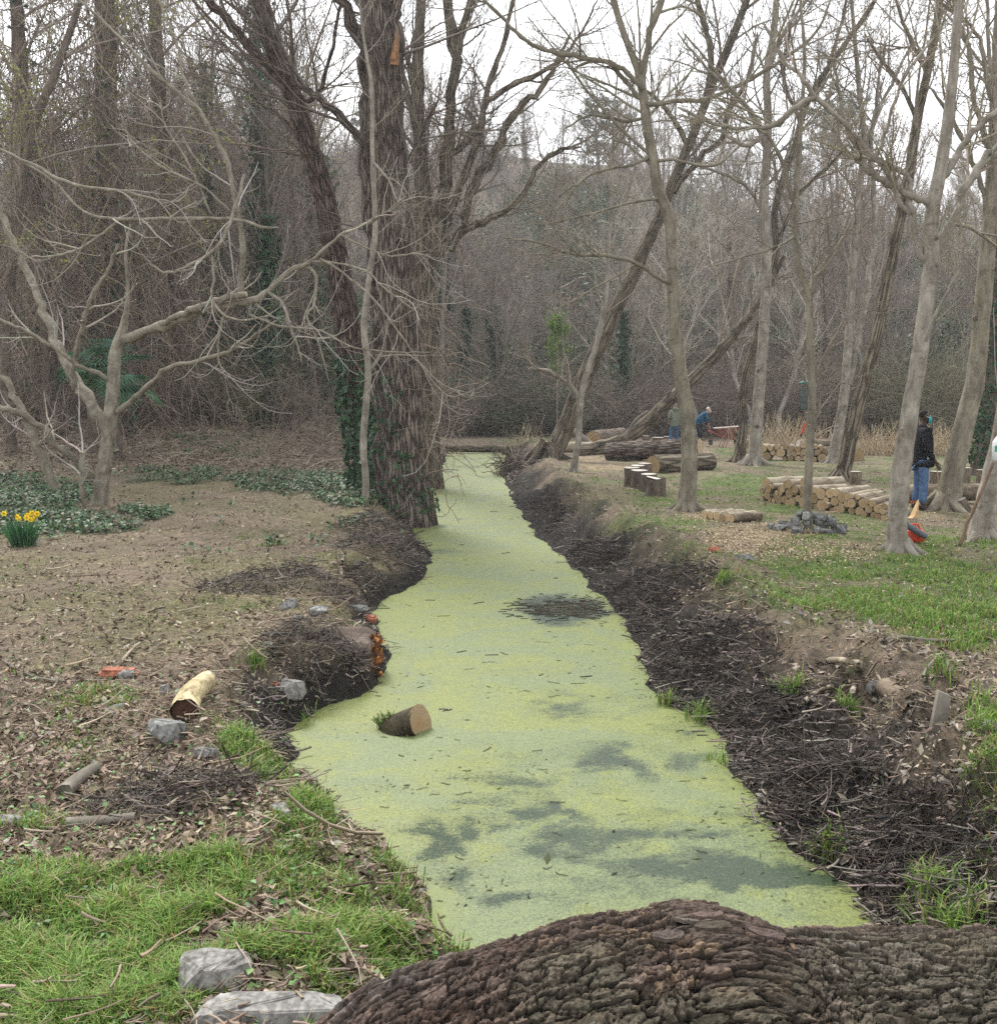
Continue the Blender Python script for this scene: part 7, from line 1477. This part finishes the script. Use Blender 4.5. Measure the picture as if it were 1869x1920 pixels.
# bent man digging
pc = atY(1312, 826, 43); zc = float(hgt(pc[0], 43))
Jc = std_pose(); Jc.update(pelvis=(-.06, 0, .90), waist=(.0, 0, 1.03), chest=(.16, 0, 1.22), neckb=(.27, 0, 1.34), neck=(.32, 0, 1.385), chin=(.40, 0, 1.40), head=(.39, 0, 1.47), crown=(.375, 0, 1.53), nose=(.50, 0, 1.44), earl=(.37, .088, 1.46), earr=(.37, -.088, 1.46), shl=(.22, .18, 1.30), shr=(.22, -.18, 1.30), ell=(.30, .20, 1.02), elr=(.34, -.20, 1.04), wrl=(.40, .06, .82), wrr=(.36, -.10, .93), cul=(.39, .08, .84), cur=(.355, -.11, .95), hem=(-.05, 0, .82), collar=(.33, 0, 1.385), hemr=(.16, .18), knl=(.08, .12, .48), knr=(.0, -.12, .48), anl=(.0, .13, .09), anr=(-.10, -.12, .09), hipl=(-.05, .1, .84), hipr=(-.06, -.1, .84))
manc, J = person('person', 'white-haired man in blue jacket bending forward over a spade', (pc[0] - .05, 43, zc), R(0), Jc, dict(skin=skl, jacket=cloth('blue_fleece', (0.015, 0.07, 0.13)), trousers=cloth('navy_trousers', (0.018, 0.022, 0.04)), shoe=mat_plain('worn_boots', (0.07, 0.05, 0.04), .7), hair=mat_plain('white_hair', (.55, .53, .5), .9)))
mb = MB(); patch(mb, (.42, 0, 1.41), ((.075, .07, .07), (-1.4, 1.4), (-1.2, .3))); on(manc, 'beard', mb, mat_plain('white_beard', (.5, .48, .45), .9))
# spade
def spade():
    x, y, z = pc[0] - .05, 43, zc; A = np.array([x + .36, y - .11, z + 1.0]); B = np.array([x + .50, y + .10, z + .25]); o = thing('spade', 'spade with wooden shaft held by the bending white-haired man', 'spade', tuple(B - [0, 0, .25])); mb = MB(); tubes(mb, np.stack([A, (A + B) / 2, B]), np.full(3, .017), 8, c=(.14, .09, .06)); mb.build('shaft', MT['twig'], o)
    mb = MB(); d = nrm(B - A); s = nrm(np.cross(d, [0, 1, 0])); v = [B + s * .09, B - s * .09, B - s * .085 + d * .22, B + d * .28, B + s * .085 + d * .22]; v = np.array(v + [q + np.array([0, .012, 0]) for q in v]); mb.add(v, q=[[0, 1, 6, 5], [1, 2, 7, 6], [2, 3, 8, 7], [3, 4, 9, 8], [4, 0, 5, 9], [0, 4, 2, 1], [5, 6, 7, 9]], t=[[4, 3, 2], [7, 8, 9]]); mb.build('blade', mat_plain('dull_steel', (.12, .12, .12), .5, .3, 20, metal=.6), o, smooth=False)
    mb = MB(); tubes(mb, np.stack([A + [-.0, -.06, .02], A + [0, .06, .02]]), np.full(2, .016), 8, cap=True, c=(.1, .07, .05)); mb.build('grip', MT['twig'], o)
spade()
def wheelbarrow():
    p = atY(1362, 840, 42); x, y = p[0], 42.0; z = float(hgt(x, y)); o = thing('wheelbarrow', 'old wheelbarrow with whitish tray and red underside by the digging man', 'wheelbarrow', (x, y, z))
    L, W = .50, .34; top = [(-L, -W, .78), (L * .95, -W * .95, .86), (L * .95, W * .95, .86), (-L, W, .78)]; bot = [(-L * .45, -W * .6, .42), (L * .5, -W * .55, .48), (L * .5, W * .55, .48), (-L * .45, W * .6, .42)]
    def q(l): return np.array([(x + a, y + b, z + c) for a, b, c in l])
    t2 = q(top); b2 = q(bot); ctr = (t2.mean(0) + b2.mean(0)) / 2
    mb = MB(); mb.add(np.vstack([t2, b2]), q=[[0, 1, 5, 4], [1, 2, 6, 5], [2, 3, 7, 6], [3, 0, 4, 7], [4, 5, 6, 7]]); tr = mb.build('tray', mat_plain('rusty_red_paint', (.20, .08, .07), .8, .35, 8), o, smooth=False)
    ins = ctr + (np.vstack([t2, b2]) - ctr) * np.array([.97, .96, .97]) + [0, 0, .012]; mb = MB(); mb.add(ins, q=[[0, 4, 5, 1], [1, 5, 6, 2], [2, 6, 7, 3], [3, 7, 4, 0], [7, 6, 5, 4]]); mb.build('inside', mat_plain('pale_cement_crust', (.62, .55, .50), .9, .2, 12), tr, smooth=False)
    for k in range(4): mb = MB(); tubes(mb, np.stack([t2[k], t2[(k + 1) % 4]]), np.full(2, .016), 6); mb.build('rim', mat_plain('pale_rim', (.45, .38, .34), .6), tr)
    red = mat_plain('red_tube', (.32, .09, .08), .6, .3)
    for s in (-1, 1):
        mb = MB(); tubes(mb, q([(L * .95, s * .06, .22), (.2, s * .2, .40), (-.3, s * .27, .46), (-.75, s * .30, .70), (-.95, s * .30, .74)]), np.full(5, .02), 7); h = mb.build('handle', red, o)
        mb = MB(); tubes(mb, q([(-.86, s * .30, .725), (-.98, s * .30, .745)]), np.full(2, .026), 8, cap=True); mb.build('grip', mat_plain('black_rubber', (.02, .02, .02), .7), h)
        mb = MB(); tubes(mb, q([(-.15, s * .24, .44), (-.25, s * .26, .02), (-.10, s * .26, .02), (.05, s * .22, .43)]), np.full(4, .016), 6); mb.build('leg', red, o)
    a = np.linspace(0, 6.283, 21); mb = MB(); tubes(mb, np.stack([x + L * .98 + .17 * np.cos(a), np.full(21, y), z + .21 + .17 * np.sin(a)], 1), np.full(21, .045), 8); wh = mb.build('wheel', mat_plain('tyre_rubber', (.025, .025, .025), .8), o)
    mb = MB(); tubes(mb, q([(L * .98, -.03, .21), (L * .98, .03, .21)]), np.full(2, .13), 14, cap=True); mb.build('rim', mat_plain('rusty_rim', (.2, .09, .06), .7), wh)
wheelbarrow()

# ---------------------------------------------------------------- garden things by the trunks
def blower():
    p = G(1713, 1012, 0); x, y = p[0], p[1]; z = float(hgt(x, y)); o = thing('leaf_blower', 'orange-red garden blower with grey tube lying behind the stout pale trunk', 'blower', (x, y, z)); red = mat_plain('orange_red_plastic', (.50, .055, .02), .45, .1)
    bm = bmesh.new(); bmesh.ops.create_icosphere(bm, subdivisions=3, radius=1)
    for v in bm.verts: c = v.co; v.co = Vector((math.copysign(abs(c.x) ** .6, c.x) * .15, math.copysign(abs(c.y) ** .6, c.y) * .10, math.copysign(abs(c.z) ** .6, c.z) * .10 + .10))
    me = bpy.data.meshes.new('body'); bm.to_mesh(me); bm.free(); me.materials.append(red); b = bpy.data.objects.new('body', me); COL.objects.link(b); b.parent = o; [setattr(f, 'use_smooth', True) for f in me.polygons]
    mb = MB(); P, r = limb([(1698, 984, 6.5), (1712, 992, 6.3), (1725, 1000, 6), (1736, 1006, 6)], float(y) - .18, 12, 0); tubes(mb, P, r, 16); mb.build('tube', mat_plain('dark_grey_plastic', (.09, .10, .115), .45), o)
    mb = MB(); tubes(mb, P[-3:], r[-3:] * .86, 16); mb.add(P[-3] + 0 * P[:1], q=[]); disc(mb, P[-3], P[-1] - P[-2], r[-1] * .88, 14); mb.build('opening', mat_plain('black_opening', (.01, .01, .01), .9), o)
    mb = MB(); tubes(mb, np.array([(x - .08, y, z + .18), (x - .05, y, z + .26), (x + .05, y, z + .26), (x + .09, y, z + .17)]), np.full(4, .016), 8); mb.build('handle', red, o)
blower()
def pole():
    A = G(1800, 1019, 0); B = atY(1862, 868, A[1] + .35); o = thing('wooden_pole', 'long brown wooden pole leaning against the pale trunk at the view edge', 'pole', tuple(A)); P = np.stack([A + (B - A) * t for t in np.linspace(-.02, 1, 9)]); P[1:-1] += np.random.default_rng(2).normal(size=(7, 3)) * .006; mb = MB(); tubes(mb, P, np.linspace(.026, .02, 9), 9, cap=True, disp=flare_disp(0, 2, .08)); mb.build('shaft', mat_bark('brown_pole', [(.07, .045, .03), (.17, .115, .075), (.25, .18, .12)], 20, .2, .4, .01), o)
pole()
def jug():
    p = atY(1873, 838, 14.0); o = thing('plastic_jug', 'white plastic jug with green patch hanging at the edge of the view', 'jug', tuple(p - [0, 0, .2])); pr = [(.0, -.20), (.05, -.20), (.085, -.17), (.09, 0), (.085, .07), (.05, .13), (.028, .16), (.028, .20), (0, .20)]; n = 20; a = np.linspace(0, 6.283, n, endpoint=False); V = np.array([[p[0] + r * math.cos(t), p[1] + r * math.sin(t), p[2] + z] for r, z in pr for t in a]); q = [[i * n + j, i * n + (j + 1) % n, (i + 1) * n + (j + 1) % n, (i + 1) * n + j] for i in range(len(pr) - 1) for j in range(n)]; mb = MB(); mb.add(V, q=q); b = mb.build('body', mat_plain('white_plastic', (.72, .74, .74), .4, .05), o)
    aa = np.linspace(-2.6, -1.0, 10); V = np.array([[p[0] + .0925 * math.cos(t), p[1] + .0925 * math.sin(t), p[2] + z] for z in (-.06, .02) for t in aa]); mb = MB(); mb.add(V, q=[[j, j + 1, j + 11, j + 10] for j in range(9)]); mb.build('label_patch', mat_plain('green_patch', (.05, .30, .2), .5), b)
    mb = MB(); tubes(mb, np.array([p + [0, 0, .19], p + [.0, .02, .45], p + [.03, .3, 1.1], p + [.12, .62, 1.9]]), np.full(4, .004), 4, c=(.3, .3, .28)); mb.build('cord', MT['twig'], o)
jug()
def feeder():
    p = atY(1506, 742, 15.6); x, y, z = p; o = thing('bird_feeder', 'tall wire-cage bird feeder with green lid hanging beside the slender young tree', 'bird feeder', (x, y, z - .2)); wire = mat_plain('dark_green_wire', (.03, .06, .05), .5)
    for k in range(12): a = k * math.pi / 6; mb = MB(); tubes(mb, np.array([[x + .065 * math.cos(a), y + .065 * math.sin(a), z - .19], [x + .065 * math.cos(a), y + .065 * math.sin(a), z + .18]]), np.full(2, .0028), 4); mb.build('bar', wire, o)
    for zz in (-.19, -.09, 0, .09, .18): a = np.linspace(0, 6.283, 25); mb = MB(); tubes(mb, np.stack([x + .066 * np.cos(a), y + .066 * np.sin(a), z + zz + 0 * a], 1), np.full(25, .0028), 4); mb.build('ring', wire, o)
    mb = MB(); tubes(mb, np.array([[x, y, z + .18], [x, y, z + .20], [x, y, z + .225]]), np.array([.075, .07, .01]), 16); mb.build('lid', mat_plain('green_lid', (.03, .09, .06), .45), o)
    mb = MB(); tubes(mb, np.array([[x, y, z - .195], [x, y, z - .205]]), np.array([.07, .06]), 16, cap=True); mb.build('base', mat_plain('green_tray', (.03, .10, .07), .5), o)
    mb = MB(); tubes(mb, np.stack([[x, y, z + t] for t in np.linspace(-.19, .10, 6)]), np.array([.04, .052, .048, .052, .046, .03]), 10, cap=True, disp=flare_disp(0, 2, .2)); mb.build('feed', mat_plain('grey_feed', (.12, .12, .12), .9, .6, 60), o)
    mb = MB(); tubes(mb, np.array([[x, y, z + .22], [x + .03, y + .05, z + .45], [x + .12, y + .2, z + .62]]), np.full(3, .003), 4, c=(.1, .1, .1)); mb.build('hanger', MT['twig'], o)
feeder()
def redthing():
    p = atY(1507, 803, 30); o = thing('red_tube', 'small red tube hanging in the dry reeds behind the slender young tree', 'tube', tuple(p - [0, 0, .2])); mb = MB(); tubes(mb, np.stack([p + [-.06, 0, -.16], p + [0, 0, 0], p + [.06, 0, .16]]), np.array([.035, .04, .03]), 10, cap=True); mb.build('body', mat_plain('red_plastic', (.42, .06, .03), .5), o); mb = MB(); tubes(mb, np.stack([p + [.06, 0, .16], p + [.10, .1, .6], p + [.2, .4, 1.4]]), np.full(3, .006), 4, c=(.1, .1, .1)); mb.build('cord', MT['twig'], o)
redthing()
def board():
    A = G(625, 872, .0); B = atY(668, 846, A[1] + .3); o = thing('old_board', 'grey broken board propped in the ivy before the leaning trunk', 'board', tuple(A)); d = nrm(B - A); s = nrm(np.cross(d, [0, 1, 0])) * .11; th = np.array([0, .03, 0]); v = np.array([A - s - th, A + s - th, A + s + th, A - s + th, B - s - th, B + s * .7 - th, B + s * .7 + th, B - s + th]); mb = MB(); mb.add(v, q=[[0, 1, 5, 4], [1, 2, 6, 5], [2, 3, 7, 6], [3, 0, 4, 7], [4, 5, 6, 7], [3, 2, 1, 0]]); mb.build('plank', MT['greybark'], o, smooth=False)
board()

# ---------------------------------------------------------------- plants
def daffodils():
    p = G(42, 1018, .06); x, y = p[0], p[1]; z = float(hgt(x, y)); rg = np.random.default_rng(21); o = thing('daffodil_clump', 'clump of yellow daffodils with upright green leaves under the fig tree', 'flowers', (x, y, z))
    n = 150; a = rg.uniform(0, 6.28, n); rr = .14 * np.sqrt(rg.random(n)); p0 = np.stack([x + rr * np.cos(a), y + rr * np.sin(a) * .8, np.full(n, z - .02)], 1); d = np.stack([np.cos(a) * rr * 2.4, np.sin(a) * rr * 2.0, np.ones(n)], 1); d = nrm(d + rg.normal(size=(n, 3)) * .09); L = rg.uniform(.26, .44, n)[:, None]; w_ = nrm(np.cross(d, rg.normal(size=(n, 3)))) * .009; f = nrm(np.cross(w_, d)) * .004
    pm = p0 + d * L * .6; pt = p0 + d * L + d * [1, 1, 0] * L * .35 - [0, 0, .02]
    V = np.stack([p0 - w_, p0 + f, p0 + w_, pm - w_, pm + f, pm + w_, pt], 1).reshape(-1, 3); i = np.arange(n)[:, None] * 7
    mb = MB(); mb.add(V, q=np.vstack([i + [0, 1, 4, 3], i + [1, 2, 5, 4]]), t=np.vstack([i + [3, 4, 6], i + [4, 5, 6]]), c=np.repeat(pick([(0.035, 0.12, 0.045), (0.06, 0.17, 0.065), (0.025, 0.085, 0.035)], n, rg), 7, 0)); tag(mb.build('leaves', MT['grass'], o, smooth=False), kind='stuff')
    ym = mat_plain('daffodil_yellow', (0.80, 0.62, 0.03), .6, .1); ym2 = mat_plain('daffodil_trumpet', (0.78, 0.52, 0.015), .6, .1)
    for (px, py) in [(8, 963), (33, 969), (36, 973), (52, 966), (60, 962), (68, 967), (57, 974), (50, 971), (64, 973), (70, 963)]:
        c = atY(px, py, y - .12 + rg.uniform(-.1, .1)); mb = MB(); tubes(mb, np.stack([[x + (c[0] - x) * .5, c[1] + .05, z], (np.array([x, c[1], z]) + c) / 2 + [(c[0] - x) * .15, 0, .03], c + [0, .02, 0]]), np.full(3, .004), 4, c=(.06, .16, .05)); st = mb.build('stalk', MT['grass'], o)
        f = nrm(np.array([rg.uniform(-.5, .6), -1, rg.uniform(-.2, .3)])); u = nrm(np.cross(f, [0, 0, 1.0])); v = np.cross(u, f); mb = MB()
        for k in range(6): a = k * math.pi / 3 + rg.uniform(-.1, .1); e = u * math.cos(a) + v * math.sin(a); e2 = -u * math.sin(a) + v * math.cos(a); mb.add(np.stack([c, c + e * .024 + e2 * .014 + f * .004, c + e * .046 + f * .004, c + e * .024 - e2 * .014 + f * .004]), q=[[0, 1, 2, 3]])
        mb.build('petals', ym, st, smooth=False); mb = MB(); tubes(mb, np.stack([c, c + f * .015, c + f * .032]), np.array([.010, .012, .018]), 8); mb.build('trumpet', ym2, st)
daffodils()
def reeds(label, px, py, Y, wx, n, h, seed, cols=((0.46, 0.37, 0.25), (0.36, 0.28, 0.18), (0.55, 0.46, 0.33))):
    rg = np.random.default_rng(seed); p = atY(px, py, Y); x = p[0] + rg.normal(0, wx, n); y = Y + rg.normal(0, wx * .5, n); z = hgt(x, y); K = 5; d = nrm(rg.normal(size=(n, 3)) * .38 + [0, 0, 1]); L = h * rg.uniform(.4, 1.15, n); P = np.empty((n, K, 3)); st = np.stack([x, y, z - .05], 1)
    for k in range(K): P[:, k] = st; st = st + d * (L / (K - 1))[:, None]; d = nrm(d + rg.normal(size=(n, 3)) * .12 + [0, 0, -.12])
    o = thing('dry_reeds', label, 'reeds', (float(p[0]), Y, float(hgt(p[0], Y)))); mb = MB(); tubes(mb, P, np.full((n, K), .009) * rg.uniform(.6, 1.3, (n, 1)) * np.linspace(1, .6, K), 3, c=pick(cols, n, rg)); tag(mb.build('stems', MT['twig'], o), kind='stuff')
reeds('straw-coloured dry reeds right behind the farther log stack', 1470, 820, 38, .9, 420, 1.5, 31); reeds('pale dry grass stems past the furrowed trunk', 1655, 830, 37, 1.0, 520, 1.2, 32); reeds('dry straw stems behind the rough leaning trunk', 1780, 820, 36, .8, 320, 1.3, 33); reeds('thin dry stems at the far ditch bank', 985, 835, 45, .5, 60, 1.2, 34)
def roots():
    rg = np.random.default_rng(41); p = atY(955, 875, 32.5); x, y = p[0], 32.5; z = float(hgt(x, y)); o = thing('root_clump', 'ragged clump of dead roots and stems at the ditch edge by the slanting trunk', 'roots', (x, y, z)); n = 420; K = 5; a = rg.uniform(0, 6.28, n); P = np.empty((n, K, 3)); st = np.stack([x + rg.normal(0, .22, n), y + rg.normal(0, .3, n), z + rg.uniform(-.4, .55, n)], 1); d = nrm(rg.normal(size=(n, 3)) + [-.2, -.3, .2])
    for k in range(K): P[:, k] = st; st = st + d * rg.uniform(.05, .14, (n, 1)); d = nrm(d + rg.normal(size=(n, 3)) * .3)
    mb = MB(); tubes(mb, P, np.full((n, K), .010) * rg.uniform(.5, 1.5, (n, 1)), 3, c=pick([(0.12, 0.09, 0.075), (0.2, 0.16, 0.13), (0.06, 0.05, 0.04), (0.27, 0.22, 0.18)], n, rg)); tag(mb.build('stems', MT['twig'], o), kind='stuff')
    rg = np.random.default_rng(42)
roots()
_o = make_tree('ivy_clad_tree', 'dark trunk wrapped in ivy at the very edge of the view behind the pale trunks', 27, [(1850, 870, 26), (1858, 800, 22), (1868, 700, 20), (1878, 560, 18), (1885, 400, 15), (1890, 200, 10)], [], mat='darkbark', seed=55, crown=crown_std(10, 5, 4, 2.4, 1, .5, tw=TWM, t0=.4))
ivy_on(_o, *limb([(1850, 870, 26), (1858, 800, 22), (1868, 700, 20), (1878, 560, 18), (1885, 400, 15)], 27), 2600, RNG, .06, .25)
